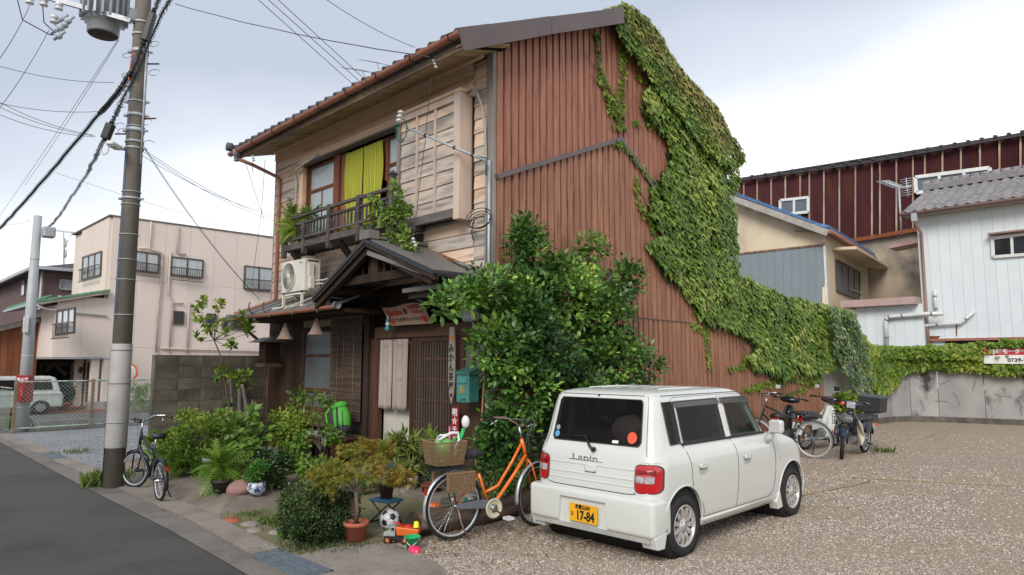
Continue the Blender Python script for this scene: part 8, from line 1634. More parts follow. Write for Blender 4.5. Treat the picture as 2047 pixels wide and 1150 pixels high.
# ---- right: stained corrugated warehouse, beige house, white house
d1 = Vector((-.12, .993)); d2 = Vector((.993, .12))
wh = thing('warehouse', (31, 12, 0), 'long rust red corrugated warehouse with cream battens behind the other houses', 'warehouse'); O = Vector(wh.location); WP = (31.5, 9.0); fw_ = lambda u, v: PP(u, v, WP, (-.12, .993))
rust = mat('rust_red_sheet', (.10, .032, .033), (.075, .024, .027), 1.2, (2, 2, .3), .6, rand=.1, c3=(.15, .05, .028), s3=1.0, t3=.62, w3=.1, st3=(2.5, 2.5, .35)); crm = mat('cream_batten', (.45, .35, .27), (.3, .18, .12), 3, (1, 1, .4), .7)
us = [1440, 1461, 1487, 1513.6, 1541.7, 1570, 1599.6, 1618, 1647, 1678, 1710, 1743, 1759, 1792, 1825, 1849, 1884, 1921, 1959, 1998, 2040, 2085, 2130, 2180]
topv = lambda u: 364-(u-1468)*.1425 if u < 1750 else 323-(u-1750)*.178
botv = lambda u: 520-(u-1470)*.17
# corner kink where the sheet wall steps forward
for a, b in zip(us, us[1:]):
    nrip = max(4, int((b-a)/3.2)); g_ = []
    ta, tb2 = fw_(a, topv(a)), fw_(b, topv(b)); ba, bb2 = fw_(a, botv(a)), fw_(b, botv(b)); vs = []; fs = []; nrm = Vector((-.993, -.12, 0))
    for i in range(nrip*2+1):
        t_ = i/(nrip*2); o_ = nrm*(.04 if i % 2 else 0); vs += [ba.lerp(bb2, t_)+o_, ta.lerp(tb2, t_)+o_]
    fs = [(2*i, 2*i+2, 2*i+3, 2*i+1) for i in range(nrip*2)]; lp(MB().add(vs, fs), 'sheet', rust, wh, O)
    g2 = off(fw_, .12); lp(MB().bar(g2(a, botv(a)), g2(a, topv(a)+2), .06, .04, up=(-1, 0, 0)), 'batten', crm, wh, O)
gg = off(fw_, .3); lp(MB().bar(gg(1440, 366), gg(1750, 322), .1, .12).bar(gg(1750, 321), gg(2180, 245), .14, .14), 'eave', mat('eave_dark', (.06, .055, .055), rough=.6), wh, O)
for i in range(26): u = 1450+i*27; v_ = topv(u)-3; c = gg(u, v_); lp(MB().box(c.x-.1, c.x+.3, c.y-.06, c.y+.06, c.z, c.z+.12), 'roof_rib', MATS['eave_dark'], wh, O)
lp(MB().prism([fw_(1420, 367), fw_(2180, 246), fw_(2180, 246)+Vector((14, 1.7, 1.5)), fw_(1420, 367)+Vector((14, 1.7, 1.5))], (0, 0, .05)), 'roof', MATS['eave_dark'], wh, O)
wall_c = mat('stained_cream_wall', (.55, .45, .32), (.48, .39, .28), .7, rough=.95, rand=0, c3=(.13, .115, .1), s3=.33, t3=.54, w3=.1)
ln_f = lambda u, v: fw_(u, v)+nrm*(-.1)
lp(MB().prism([ln_f(1420, botv(1420)-4), ln_f(2180, botv(2180)-4), ln_f(2180, 700), ln_f(1420, 700)], (.3, 0, 0)), 'lower_wall', wall_c, wh, O)
lp(MB().bar(off(fw_, .1)(1690, botv(1690)+1), off(fw_, .1)(1845, botv(1845)+1), .1, .16), 'rusty_flashing', mat('deep_rust', (.3, .09, .03), (.16, .05, .03), 5, rough=.8), wh, O)
win(wh, off(fw_, .12), [(1560, 401), (1616, 395), (1616, 424), (1560, 430)], MATS['white_plastic'], 2, fw=.12, m_gl=mat('pale_glass', (.13, .15, .17), rough=.35, rand=0, spec=.3)); win(wh, off(fw_, .12), [(1830, 355), (1978, 336), (1980, 366), (1832, 386)], MATS['white_plastic'], 3, fw=.14, m_gl=MATS['pale_glass'])
# beige house
bh = thing('beige_house', (23.8, 9.2, 0), 'beige rendered house with blue tiled roof edge and grey panelled gable', 'house'); O = Vector(bh.location)
C1 = PD(1650, 560, 23.5); fb1 = lambda u, v: PP(u, v, (C1.x, C1.y), (-.12, .993)); fb2 = lambda u, v: PP(u, v, (C1.x, C1.y), (.993, .12))
bei = mat('beige_wall', (.70, .59, .42), (.65, .54, .39), 1.0, rough=.9, rand=0, c3=(.35, .3, .22), s3=.6, t3=.7, w3=.12, st3=(1, 1, .4)); gpl = mat('grey_panel', (.22, .26, .28), (.2, .235, .25), 2, rough=.5, rand=.03)
wall_panel(bh, 'wall', bei, fb1, [(1440, 378), (1648, 462), (1655, 660), (1440, 660)], .1); wall_panel(bh, 'wall', bei, fb2, [(1650, 462), (1737, 500), (1737, 660), (1650, 660)], .1)
g1 = off(fb1, .05)
for i in range(12): a = 1452+i*16.3; b = a+16; wall_panel(bh, 'panel', gpl, g1, [(a, 511-(a-1470)*.105), (b, 511-(b-1470)*.105), (b+.8, 650), (a+.8, 650)], .03)
lp(MB().bar(g1(1440, 512), g1(1649, 489), .05, .07), 'panel_trim', mat('rust_trim', (.3, .22, .18), (.14, .06, .04), 5, rough=.8), bh, O); lp(MB().bar(g1(1648, 490), g1(1656, 660), .07, .05), 'corner_trim', MATS['white_plastic'], bh, O)
g3 = off(fb1, .5); blu = mat('blue_tile', (.09, .18, .36), (.07, .14, .28), 6, rough=.35, rand=.1)
nT = 17
for i in range(nT):
    a, b = i/nT, (i+.97)/nT; A = g3(1440+(1652-1440)*a, 377+(456-377)*a); B = g3(1440+(1652-1440)*b, 377+(456-377)*b)
    lp(MB().prism([A+Vector((0, 0, .05)), B+Vector((0, 0, .0)), B+Vector((0, 0, .07)), A+Vector((0, 0, .09))], (.55, .06, 0)), 'roof_tile', blu, bh, O)
lp(MB().bar(g3(1440, 388), g3(1655, 466), .12, .22), 'barge_board', mat('barge_pale', (.4, .38, .34), (.3, .28, .25), 4, rough=.8), bh, O)
A, B = g3(1655, 458), fb2(1763, 522); lp(MB().prism([g3(1440, 379), A, A+Vector((12, 1.4, 0)), g3(1440, 379)+Vector((12, 1.4, 0))], (0, 0, .06)), 'roof', blu, bh, O)
E0, E1_ = g3(1655, 464), None
dirr = Vector((.993, .12, 0)); Ln = 10.5
E1_ = E0+dirr*Ln+Vector((0, -.0, 0))
lp(MB().prism([E0, E1_, E1_+Vector((0, 1.2, .25)), E0+Vector((0, 1.2, .25))], (0, 0, .04)), 'soffit', mat('soffit_beige', (.3, .25, .19), rough=.9), bh, O); lp(MB().tube([E0+Vector((0, -.06, .02)), E1_+Vector((0, -.06, .02))], .07, 8), 'gutter', MATS['copper_gutter'], bh, O)
for i in range(34): p = E0+dirr*(Ln*i/34); lp(MB().tube([p+Vector((0, -.05, .14)), p+Vector((0, .5, .34))], .09, 6), 'roof_tile', blu, bh, O)
for u, v in ((1517, 418), (1577, 437), (1640, 458)): c = off(fb1, .25)(u, v); lp(MB().box(c.x-.2, c.x+.4, c.y-.1, c.y+.1, c.z-.1, c.z+.1), 'purlin_end', MATS['white_plastic'], bh, O)
g4 = off(fb2, .05); win(bh, g4, [(1670, 519), (1718, 545), (1718, 601), (1672, 582)], MATS['bronze'], 4, m_gl=MATS['pale_glass'])
hd_ = [g4(1664, 500), g4(1746, 548)]; lp(MB().prism([hd_[0], hd_[0]+dirr*6, hd_[0]+dirr*6+Vector((.08, -.8, -.05)), hd_[0]+Vector((.08, -.8, -.05))], (0, 0, .1)), 'window_hood', bei, bh, O)
lp(MB().bar(off(fb2, .25)(1700, 578), off(fb2, .25)(1732, 592), .02, .05).bar(off(fb2, .25)(1700, 598), off(fb2, .25)(1732, 606), .02, .05), 'window_rail', MATS['galv'], bh, O); wall_panel(bh, 'pier', bei, off(fb2, .3), [(1722, 548), (1735, 553), (1735, 610), (1722, 607)], .3)
# white house
wt = thing('white_house', (25.6, 5, 0), 'pale blue white sided house with grey tiled roof at the right edge', 'house'); O = Vector(wt.location); XW = 25.6; fW = lambda u, v: PX(u, v, XW)
pwh = mat('pale_siding', (.70, .75, .755), (.66, .71, .72), 1.5, rough=.55, rand=.025, c3=(.6, .65, .66), s3=1.5, t3=.7, st3=(1, 1, .2)); ye = fW(1836, 500).y; zb = fW(1853, 679).z; zt2 = fW(2047, 402).z-.1; ze = fW(1836, 428).z
y = ye; 
while y > ye-10: lp(MB().box(XW, XW+.06, y-.295, y, zb, ze-.02), 'siding_panel', pwh, wt, O); y -= .30
lp(MB().box(XW+.06, XW+6, ye-10, ye-.0, zb-1.6, ze-.02), 'core', pwh, wt, O); lp(MB().bar((XW-.03, ye, zb-.02), (XW-.03, ye-10, zb-.02), .06, .08), 'base_trim', MATS['copper_gutter'], wt, O); lp(MB().box(XW-.01, XW+.05, ye-10, ye-.6, zb-1.4, zb-.06), 'gap_shade_panel', MATS['dark_room'], wt, O)  # last box: near-black panel painting the shade of the gap below the siding
eo = XW-.55; zE = PX(1805, 430, eo).z; yE = PX(1803, 430, eo).y; sl = .42; depth_r = 3.2
lp(MB().prism([(eo, yE, zE), (eo+depth_r, yE, zE+sl*depth_r), (eo+depth_r, yE-12, zE+sl*depth_r), (eo, yE-12, zE)], (0, 0, .05)), 'roof', M_tile, wt, O); lp(MB().box(eo+.02, XW+.1, yE-12, yE-.02, zE-.05, zE+.0), 'soffit', mat('soffit_w', (.4, .36, .3), rough=.9), wt, O)
lt = mat('light_tile', (.3, .285, .275), (.2, .19, .19), 6, rough=.65, rand=.14)
vs = []; fs = []; W_ = .30; n = 8
for i in range(n+1):
    t_ = i/n; z = .038*math.sin(2*math.pi*t_)*(1)+.02; vs += [(0, -W_*t_, z+.03), (.34, -W_*t_, z+.34*sl), (0, -W_*t_, z-.01)]
fs = [(3*i, 3*i+1, 3*i+4, 3*i+3) for i in range(n)]+[(3*i+2, 3*i, 3*i+3, 3*i+5) for i in range(n)]
tmesh = MB().add(vs, fs, False).mesh('roof_tile', lt)
for r_ in range(int(depth_r/.29)):
    for c_ in range(26): link('roof_tile', tmesh, wt, Vector((eo-.03+r_*.29, yE-.02-c_*.295, zE+.05+r_*.29*sl))-O)
rx_ = eo+depth_r
for k, (w_, h0) in enumerate(((.3, .0), (.26, .09), (.22, .18))): lp(MB().box(rx_-w_, rx_+w_, yE-12, yE+.05, zE+sl*depth_r+.02+h0, zE+sl*depth_r+.10+h0), 'ridge_course', lt, wt, O)
for i in range(34): lp(MB().tube([(rx_, yE+.08-i*.3, zE+sl*depth_r+.31), (rx_, yE+.08-i*.3-.27, zE+sl*depth_r+.31)], .12, 8), 'ridge_tile', lt, wt, O)
lp(MB().tube([(eo-.06, yE+.05, zE-.0), (eo-.06, yE-12, zE-.0)], .06, 8), 'gutter', mat('brown_gutter', (.25, .15, .13), rough=.5), wt, O)
lp(MB().tube([(eo-.06, ye-.1, zE-.08), (eo-.06, ye-.1, zE-.3), (XW-.08, ye-.13, zE-.6), (XW-.08, ye-.13, zb+.7), (XW-.08, ye-.13, zb-.2)], .05, 8), 'drain_pipe', mat('pinkish_pipe', (.38, .24, .21), rough=.5), wt, O); lp(MB().box(eo-.14, eo+.02, ye-.18, ye-.02, zE-.28, zE-.02), 'rain_head', MATS['galv'], wt, O)
win(wt, fW, [(1984, 477), (2062, 467), (2064, 508), (1986, 514)], MATS['white_plastic'], 2, fw=.09, m_gl=MATS['window_glass']); lp(MB().box(XW-.3, XW, fW(2075, 470).y, fW(1978, 470).y, fW(1984, 471).z, fW(1984, 471).z+.05), 'window_hood', MATS['pinkish_pipe'], wt, O)
lp(MB().prism([(XW+.0, ye+.02, fW(1836, 485).z), (XW-.0, ye+.9, fW(1836, 485).z-.1), (XW+.9, ye+.9, fW(1836, 485).z-.1), (XW+.9, ye+.02, fW(1836, 485).z)], (0, 0, .12)), 'side_hood', MATS['pinkish_pipe'], wt, O)
# annex
ax_ = thing('white_annex', (25.2, 8, 0), 'low white sided annex with pinkish flat roof edge left of the white house', 'annex'); O = Vector(ax_.location); XX = 25.3; fA_ = lambda u, v: PX(u, v, XX); y0_ = fA_(1713, 650).y; y1_ = fA_(1846, 650).y; za_ = fA_(1713, 614).z
y = y0_
while y > y1_: lp(MB().box(XX, XX+.06, max(y1_, y-.295), y, .8, za_), 'siding_panel', pwh, ax_, O); y -= .3
lp(MB().box(XX+.06, XX+3, y1_, y0_, 0, za_), 'core', pwh, ax_, O); lp(MB().box(XX-.35, XX+3.2, y1_+.1, fA_(1687, 608).y, za_-.02, za_+.22), 'roof_edge', mat('pink_fascia', (.5, .36, .33), (.42, .3, .27), 3, rough=.7), ax_, O)
def pipe(pts, r_, m, lab, f, mount=.12):
    P_ = [off(f, mount)(*p) for p in pts]; t = thing('wall_pipe', P_[0], lab, 'pipe'); lp(MB().tube(P_, r_, 10), 'pipe', m, t, P_[0])
    for a, b in zip(P_, P_[1:]):
        c = a.lerp(b, .3); lp(MB().tube([c, c+(b-a).normalized()*.05], r_*1.15, 10), 'bracket', MATS['grey_plastic'], t, P_[0])
pipe([(1773, 690), (1771, 643), (1774, 636), (1782, 633), (1850, 628), (1886, 627)], .07, MATS['white_plastic'], 'fat grey white pipe bending over the annex wall', fA_); pipe([(1838, 686), (1837, 660), (1850, 651), (1922, 646), (1948, 622)], .045, MATS['white_plastic'], 'thin white pipe slanting up the white house wall', fW); pipe([(1872, 627), (1869, 600), (1869, 580)], .05, MATS['white_plastic'], 'short vertical vent pipe with cap on the white house wall', fW); pipe([(1846, 628), (1846, 638), (1829, 646), (1830, 688)], .05, mat('brown_pipe', (.08, .055, .05), rough=.5), 'dark brown drain pipe jogging down beside the annex', fW)
rs = thing('rust_patch', off(fW, .03)(1860, 675), 'rust eaten corner of siding low on the white house', 'wall patch'); O = Vector(rs.location); rmt = mat('deep_rust2', (.3, .1, .04), (.16, .05, .03), 9, rough=.9)
for q in ([(1845, 672), (1880, 672), (1872, 680), (1852, 690), (1845, 690)], [(1850, 640), (1854, 640), (1853, 672), (1849, 672)], [(1911, 648), (1914, 648), (1913, 672), (1911, 672)]): pts = [off(fW, .02)(*p) for p in q]; lp(MB().prism(pts, (.01, 0, 0)), 'rust', rmt, rs, O)
# antenna on mast beside the white house
an = thing('tv_antenna', fW(1798, 445), 'television aerial with two combs on a mast in front of the red warehouse', 'antenna'); O = Vector(an.location); fN = lambda u, v: PX(u, v, 26.4); 
lp(MB().tube([fN(1802, 470), fN(1797, 375)], .035, 8), 'mast', MATS['galv'], an, O); lp(MB().tube([fN(1765, 362), fN(1800, 376)], .03, 6).tube([fN(1797, 377), fN(1822, 372)], .03, 6), 'boom', MATS['galv'], an, O)
mb = MB()
for k in range(11): c = fN(1765+k*3.2, 362+k*1.3); mb.tube([c+Vector((0, .22, .02)), c-Vector((0, .22, .02))], .012, 4)
for k in range(8): a = fN(1799, 362+k*4.6-2); b = fN(1822, 358+k*4.6-2); mb.tube([a, b], .012, 4)
mb.tube([fN(1811, 356), fN(1815, 394)], .02, 5); lp(mb, 'elements', MATS['galv'], an, O)
# ---- concrete lot wall
cwm = mat('stained_concrete', (.38, .365, .345), (.28, .27, .26), 1.2, rough=.95, bump=.3, bscale=12, c3=(.06, .055, .05), s3=1.6, t3=.63, w3=.06, rand=.05, st3=(1, 1, .6))
cw = thing('concrete_wall', (23, 6, 0), 'cracked grey concrete wall closing the back of the gravel lot', 'wall'); O = Vector(cw.location)
path = [(17.3, 6.62), (19.3, 6.62), (21.2, 6.6), (22.3, 6.5), (22.9, 6.15), (23.25, 5.5), (23.5, 4.4), (23.75, 3.0), (23.95, 1.2), (24.1, -1), (24.2, -4), (24.2, -9)]
for (a, b) in zip(path, path[1:]):
    A, B = Vector((*a, 0)), Vector((*b, 0)); g = (B-A).normalized()*.008; nn_ = Vector((-(B-A).y, (B-A).x, 0)).normalized()*.16
    if nn_.dot(Vector((1, 1, 0))) < 0: nn_ = -nn_
    lp(MB().prism([A+g, B-g, B-g+nn_, A+g+nn_], (0, 0, 2.12)), 'panel', cwm, cw, O); lp(MB().prism([A-nn_*.5, B-nn_*.5, B, A], (0, 0, .16)), 'footing', mat('dark_footing', (.16, .14, .12), (.08, .07, .06), 4, rough=.95, bump=.5), cw, O)
# hairline cracks: shallow dark grooves following the concrete
mb = MB(); random.seed(4)
for (u, v) in ((1830, 755), (1868, 745), (1880, 770), (1905, 785), (1870, 800), (1950, 760), (1990, 790), (1840, 800), (2035, 800)):
    p = Vector((u, v)); dr = random.choice(((0, 1), (1, .3), (.9, -.2), (.3, 1))); pts = []
    for k in range(8): pts.append(PX(p.x, p.y, 23.62-.0*k+max(0, (4.0-PX(p.x, p.y, 23.7).y))*.0) ); p += Vector((dr[0]*4+random.uniform(-3, 3), dr[1]*4+random.uniform(-2, 2)))
    pts2 = []
    for q in pts:   # drop on to the wall line
        best = None
        for a, b in zip(path, path[1:]):
            s0, s1 = a[0]*q.y-a[1]*q.x, b[0]*q.y-b[1]*q.x
            if s0*s1 <= 0 and s0 != s1: t_ = s0/(s0-s1); c = Vector((a[0]+(b[0]-a[0])*t_, a[1]+(b[1]-a[1])*t_, 0)); best = c if best is None or c.length < best.length else best
        if best: z = CAMH+(q.z-CAMH)*best.length/Vector((q.x, q.y, 0)).length; pts2.append(Vector((best.x, best.y, z))*1.0-Vector((best.x, best.y, 0)).normalized()*.006)
    if len(pts2) > 2: mb.tube(pts2, .005, 4, cap=False)
lp(mb, 'cracks', mat('crack_dark', (.04, .037, .034), rough=1), cw, O); random.seed(11)
# ivy along the lot wall
def wallat(u, v, inset=.05):
    q = ray(u, v); best = None
    for a, b in zip(path, path[1:]):
        s0, s1 = a[0]*q.y-a[1]*q.x, b[0]*q.y-b[1]*q.x
        if s0*s1 <= 0 and s0 != s1: t_ = s0/(s0-s1); c = Vector((a[0]+(b[0]-a[0])*t_, a[1]+(b[1]-a[1])*t_, 0)); best = c if best is None or c.length < best.length else best
    if best is None: return None
    k = (best.length-inset)/Vector((q.x, q.y, 0)).length; return Vector((0, 0, CAMH))+q*k
lw = thing('wall_ivy', (23.4, 5, 0), 'bright green ivy hanging over the top of the concrete lot wall', 'ivy'); P = []; D = []; NN = []; S_ = []
poly = [(1712, 660), (1740, 688), (1800, 694), (1900, 688), (1960, 684), (2060, 676), (2060, 752), (1985, 742), (1930, 738), (1860, 734), (1822, 742), (1800, 752), (1788, 775), (1762, 792), (1742, 770), (1728, 730), (1712, 700)]
while len(P) < 8500:
    u, v = random.uniform(1705, 2062), random.uniform(655, 795)
    uu, vv = u+5*noise.noise(Vector((u*.08, v*.08, 1))), v+7*noise.noise(Vector((u*.06, v*.1, 7)))
    if not in_poly(uu, vv, poly): continue
    if v > 722 and u > 1800 and random.random() < .35: continue
    if u > 1962 and 690 < v < 727 and random.random() < .975: continue
    h = random.uniform(.02, .28)*(1.25 if v < 715 else .8); p = wallat(u, v, h)
    if p is None: continue
    P.append(p); o_ = -np.array([p.x, p.y, 0])/math.hypot(p.x, p.y); D.append(np.array([0, 0, -.7])+o_*.5+unit(1)[0]*.5); NN.append(o_+np.array([0, 0, .6])+unit(1)[0]*.3); S_.append(random.uniform(.09, .17))
leaves('foliage', lw, L_ivyb, 'ivy', P, np.array(D), np.array(NN), S_, 120)
# ---- notice board on the wall
nb_ = thing('parking_notice', wallat(2010, 715, .1), 'white and red parking lot notice board half covered by ivy at the right edge', 'sign'); a, b, c, d = wallat(1966, 698, .27), wallat(2075, 696, .27), wallat(2078, 728, .27), wallat(1967, 727, .27); b.z = a.z+.02; O = Vector(nb_.location)
lp(MB().prism([a, b, c, d], (.03, .02, 0)), 'board', wht, nb_, O); rtv = (b-a).normalized(); upv_ = Vector((0, 0, 1)); nv = rtv.cross(upv_)
lp(MB().prism([a+nv*.004, b+nv*.004, b.lerp(c, .42)+nv*.004, a.lerp(d, .42)+nv*.004], nv*.003), 'red_band', mat('band_red', (.55, .02, .03), rough=.4), nb_, O)
text('月極モータープール山本', .15, wht, nb_, face_mtx(a.lerp(d, .21)+rtv*.92+nv*.014-O, rtv, upv_), squeeze=.95, bold=.006); text('0739-25-2672', .14, blk, nb_, face_mtx(a.lerp(d, .8)+rtv*.98+nv*.014-O, rtv, upv_), squeeze=1.1, bold=.003)
# ================================================================== POLE AND CABLES
PB = Vector((3.0, 10.93, 0)); up_ = thing('utility_pole', PB, 'big weathered concrete utility pole with grey wrapped foot, transformer and cable brackets', 'utility pole'); O = PB
pr_ = lambda z: .133-.0035*z
mcp = mat('pole_concrete', (.2, .18, .15), (.14, .125, .105), 3, (1, 1, .2), .9, .3, 30, c3=(.07, .065, .055), s3=1.5, t3=.6, rand=0, st3=(1, 1, .15))
lp(MB().tube([PB, PB+Vector((0, 0, 11))], pr_(0), 28, r1=pr_(11)), 'shaft', mcp, up_, O)
lp(MB().lathe([(pr_(.55)+.004, .55), (pr_(.55)+.009, .56), (pr_(2.0)+.009, 2.0), (pr_(2)+.003, 2.01)], PB, 28), 'wrap', mat('pole_wrap', (.42, .40, .38), (.37, .355, .335), 2, rough=.6, rand=0, c3=(.3, .28, .25), s3=2, t3=.66), up_, O)
for z in (.9, 1.45, 1.92): lp(MB().lathe([(pr_(z)+.009, -.008), (pr_(z)+.017, -.006), (pr_(z)+.017, .006), (pr_(z)+.009, .008)], PB+Vector((0, 0, z)), 24), 'strap', MATS['grey_plastic'], up_, O)
lp(MB().tube([PB+Vector((-.115, .075, .0)), PB+Vector((-.115, .077, 1.0)), PB+Vector((-.11, .075, 2.0))], .014, 6), 'ground_pipe', MATS['black_metal'], up_, O)
dP = dist_of(PB); zat = lambda v: PD(250, v, dP).z
def band_(v, w_=.05, m=MATS['galv'], ex=.012, lugs=False):
    z = zat(v); r_ = pr_(z)+ex; lp(MB().lathe([(pr_(z), -w_/2), (r_, -w_/2), (r_, w_/2), (pr_(z), w_/2)], PB+Vector((0, 0, z)), 24), 'band', m, up_, O)
    if lugs: lp(MB().box(PB.x+.08, PB.x+.14, PB.y-.13, PB.y-.09, z-.012, z+.012).box(PB.x-.14, PB.x-.08, PB.y+.07, PB.y+.12, z-.015, z+.015), 'band_lug', m, up_, O)
for v, w_, lg in ((48, .03, 0), (72, .03, 0), (105, .06, 1), (205, .02, 1), (232, .05, 1), (255, .015, 0), (262, .06, 1), (285, .03, 0), (298, .03, 1), (385, .012, 0), (398, .03, 1), (410, .01, 0), (470, .01, 0), (520, .01, 0), (560, .01, 0), (630, .01, 0)): band_(v, w_, lugs=lg)
for v, s_ in ((128, 1), (173, -1), (237, 1), (268, -1)): z = zat(v); lp(MB().tube([PB+Vector((.07*s_, -.07*s_, z)), PB+Vector((.21*s_, -.21*s_, z))], .012, 6), 'step_bolt', MATS['rusty_steel'], up_, O)
q0 = PB+Vector((.065, -.125, 0)); lp(MB().tube([q0+Vector((0, 0, zat(330))), q0+Vector((-.01, .01, zat(60)))], .017, 8), 'conduit', MATS['galv'], up_, O); lp(MB().tube([PB+Vector((-.9, -.42, 0))*(pr_(zat(v))+.004)+Vector((0, 0, zat(v))) for v in (640, 600, 500, 400, 330, 250, 180, 100)], .006, 5), 'blue_cable', mat('cable_blue', (.06, .16, .35), rough=.5), up_, O)
# transformer, cross arm
tf = thing('transformer', PD(208, 20, dP), 'grey ribbed pole transformer can at the top left of the concrete pole', 'transformer'); C = PD(206, 68, dP); O = Vector(tf.location); tz = C.z
ctr = Vector((C.x, C.y, 0)); tgm = mat('transformer_grey', (.36, .38, .40), (.3, .32, .34), 3, rough=.45, metal=.2, rand=0)
lp(MB().lathe([(0, -.02), (.20, -.02), (.215, 0), (.22, .16), (.255, .17), (.255, .9), (0, .95)], ctr+Vector((0, 0, tz)), 32), 'tank', tgm, tf, O); lp(MB().lathe([(0, -.024), (.195, -.024), (.2, -.01)], ctr+Vector((0, 0, tz)), 28), 'base_plate', mat('tank_bottom', (.1, .09, .08), rough=.8), tf, O)
for k in range(20): a = 2*math.pi*k/20; d_ = Vector((math.cos(a), math.sin(a), 0)); lp(MB().bar(ctr+d_*.28+Vector((0, 0, tz+.2)), ctr+d_*.28+Vector((0, 0, tz+.9)), .03, .09, up=d_), 'cooling_fin', tgm, tf, O)
ca = thing('cross_arm', PD(160, 8, dP-.3), 'galvanised steel cross arm with insulators reaching left from the concrete pole', 'cross arm'); O = Vector(ca.location)
p0, p1 = PD(262, 42, dP-.15), PD(70, -12, dP-.35); lp(MB().bar(p0, p1, .05, .07), 'arm', MATS['galv'], ca, O)
for u, v in ((118, 8), (88, 0), (60, -4), (108, 34)):
    c = PD(u, v+4, dP-.3); lp(MB().lathe([(0, .06), (.045, .055), (.055, .0), (.03, -.01), (.05, -.03), (.055, -.06), (0, -.065)], c, 16), 'insulator', cer, ca, O)
fus = mat('fuse_grey', (.45, .49, .55), rough=.35, rand=0)
for i, (u, v) in enumerate(((112, 60), (118, 72), (130, 50), (124, 38), (136, 42), (122, 56))): c = PD(u, v, dP-.3); lp(MB().tube([c+Vector((-.05, .05, -.06)), c+Vector((.06, -.06, .07))], .022, 8).sphere(c, .05, 10, 8), 'cutout_fuse', fus, ca, O)
lp(MB().tube([PD(u, v, dP-.3) for u, v in ((108, 44), (112, 60), (118, 76))], .018, 6), 'fuse_frame', MATS['galv'], ca, O)
lp(MB().bar(PD(262, 42, dP-.1), PD(268, 20, dP-.1), .1, .12), 'arm_bracket', MATS['steel'], ca, O)
# closures and lamp on the pole
def closure(u0, v0, u1, v1, r_, lab):
    a, b = PD(u0, v0, dP-.35), PD(u1, v1, dP-.35); t = thing('cable_closure', a, lab, 'cable closure'); lp(MB().bar(a, b, r_*2, r_*2.2), 'case', MATS['black_metal'], t, a, bevel=.015); lp(MB().tube([a+(a-b)*.15, a], r_*.6, 8).tube([b, b+(b-a)*.15], r_*.6, 8), 'boot', MATS['black_rubber'], t, a)
closure(306, 26, 289, 82, .045, 'long black cable closure hugging the top right of the concrete pole'); closure(222, 248, 210, 278, .05, 'short black cable closure left of the concrete pole above the street lamp')
sl_ = thing('street_lamp', PD(240, 298, dP-.2), 'small white street lamp fixed to the left of the concrete pole', 'street lamp'); O = Vector(sl_.location); a, b = PD(218, 285, dP-.5), PD(242, 298, dP-.2)
lp(MB().bar(a, b, .11, .055), 'head', MATS['white_plastic'], sl_, O, bevel=.02); lp(MB().bar(a.lerp(b, .1)-Vector((0, 0, .03)), a.lerp(b, .75)-Vector((0, 0, .03)), .09, .02), 'lens', mat('lamp_lens', (.6, .62, .6), rough=.2), sl_, O); lp(MB().tube([b, b+Vector((.06, .06, .02))], .02, 8).tube([PD(200, 295, dP-.4), PD(207, 310, dP-.4), PD(215, 306, dP-.4), PD(218, 295, dP-.4)], .007, 5), 'arm', MATS['steel'], sl_, O)
cab_n = [0]
def cable(pts, r_, lab, m=None, sag=0.0, wob=0, n=14, name='power_cable', wrap=False):
    P_ = []
    for (a, b) in zip(pts, pts[1:]):
        a, b = Vector(a), Vector(b)
        for i in range(n): t_ = i/n; P_.append(a.lerp(b, t_)-Vector((0, 0, sag*4*t_*(1-t_))))
    P_.append(Vector(pts[-1]))
    if wob: P_ = [p+Vector((random.uniform(-wob, wob), random.uniform(-wob, wob), random.uniform(-wob, wob))) for p in P_]
    t = thing(name, P_[0], lab, 'cable'); mb = MB().tube(P_, r_, 5, cap=False)
    if wrap:
        L_ = len(P_)
        for i in range(L_-1):
            a, b = P_[i], P_[i+1]; d_ = (b-a).normalized(); s_ = d_.cross(Vector((0, 0, 1))).normalized(); w2 = s_.cross(d_)
            for k in range(wrap): c = a.lerp(b, k/wrap); mb.tube([c+s_*math.cos(q)*(r_+.018)+w2*math.sin(q)*(r_+.018)+d_*q*.01 for q in np.linspace(0, 6.28, 7)], .0035, 3, cap=False)
    lp(mb, 'strand', m or MATS['black_metal'], t, P_[0]); return t
wm = mat('wire_grey', (.07, .07, .075), rough=.6)
cable([PD(322, -20, dP), PD(300, 50, dP-.1), PD(262, 145, dP-.2)], .022, 'thick black cable bundle running up across the top of the concrete pole', wob=.01, wrap=2); cable([PD(262, 145, dP-.2), PD(200, 225, dP+1.5), PD(0, 457, dP+5.5)], .024, 'thick hairy black cable bundle descending left from the pole', wob=.008, wrap=4, sag=.05, n=20)
cable([PD(352, -20, dP-.2), PD(322, 30, dP-.2), PD(275, 140, dP-.25), PD(240, 210, dP-.3), PD(222, 248, dP-.35)], .014, 'second black bundle twisting down the right side of the pole', wob=.006, wrap=2); cable([PD(210, 278, dP-.35), PD(175, 345, dP+3), PD(120, 430, dP+7), PD(88, 465, dP+9.5)], .012, 'looped black cable descending to the slim metal pole', wob=.015, wrap=3)
cable([PD(266, 105, dP-.1), PD(262, 130, dP-.1), PD(258, 160, dP-.1)], .016, 'orange red cable length on the upper pole', mat('cable_orange', (.6, .1, .04), rough=.4))
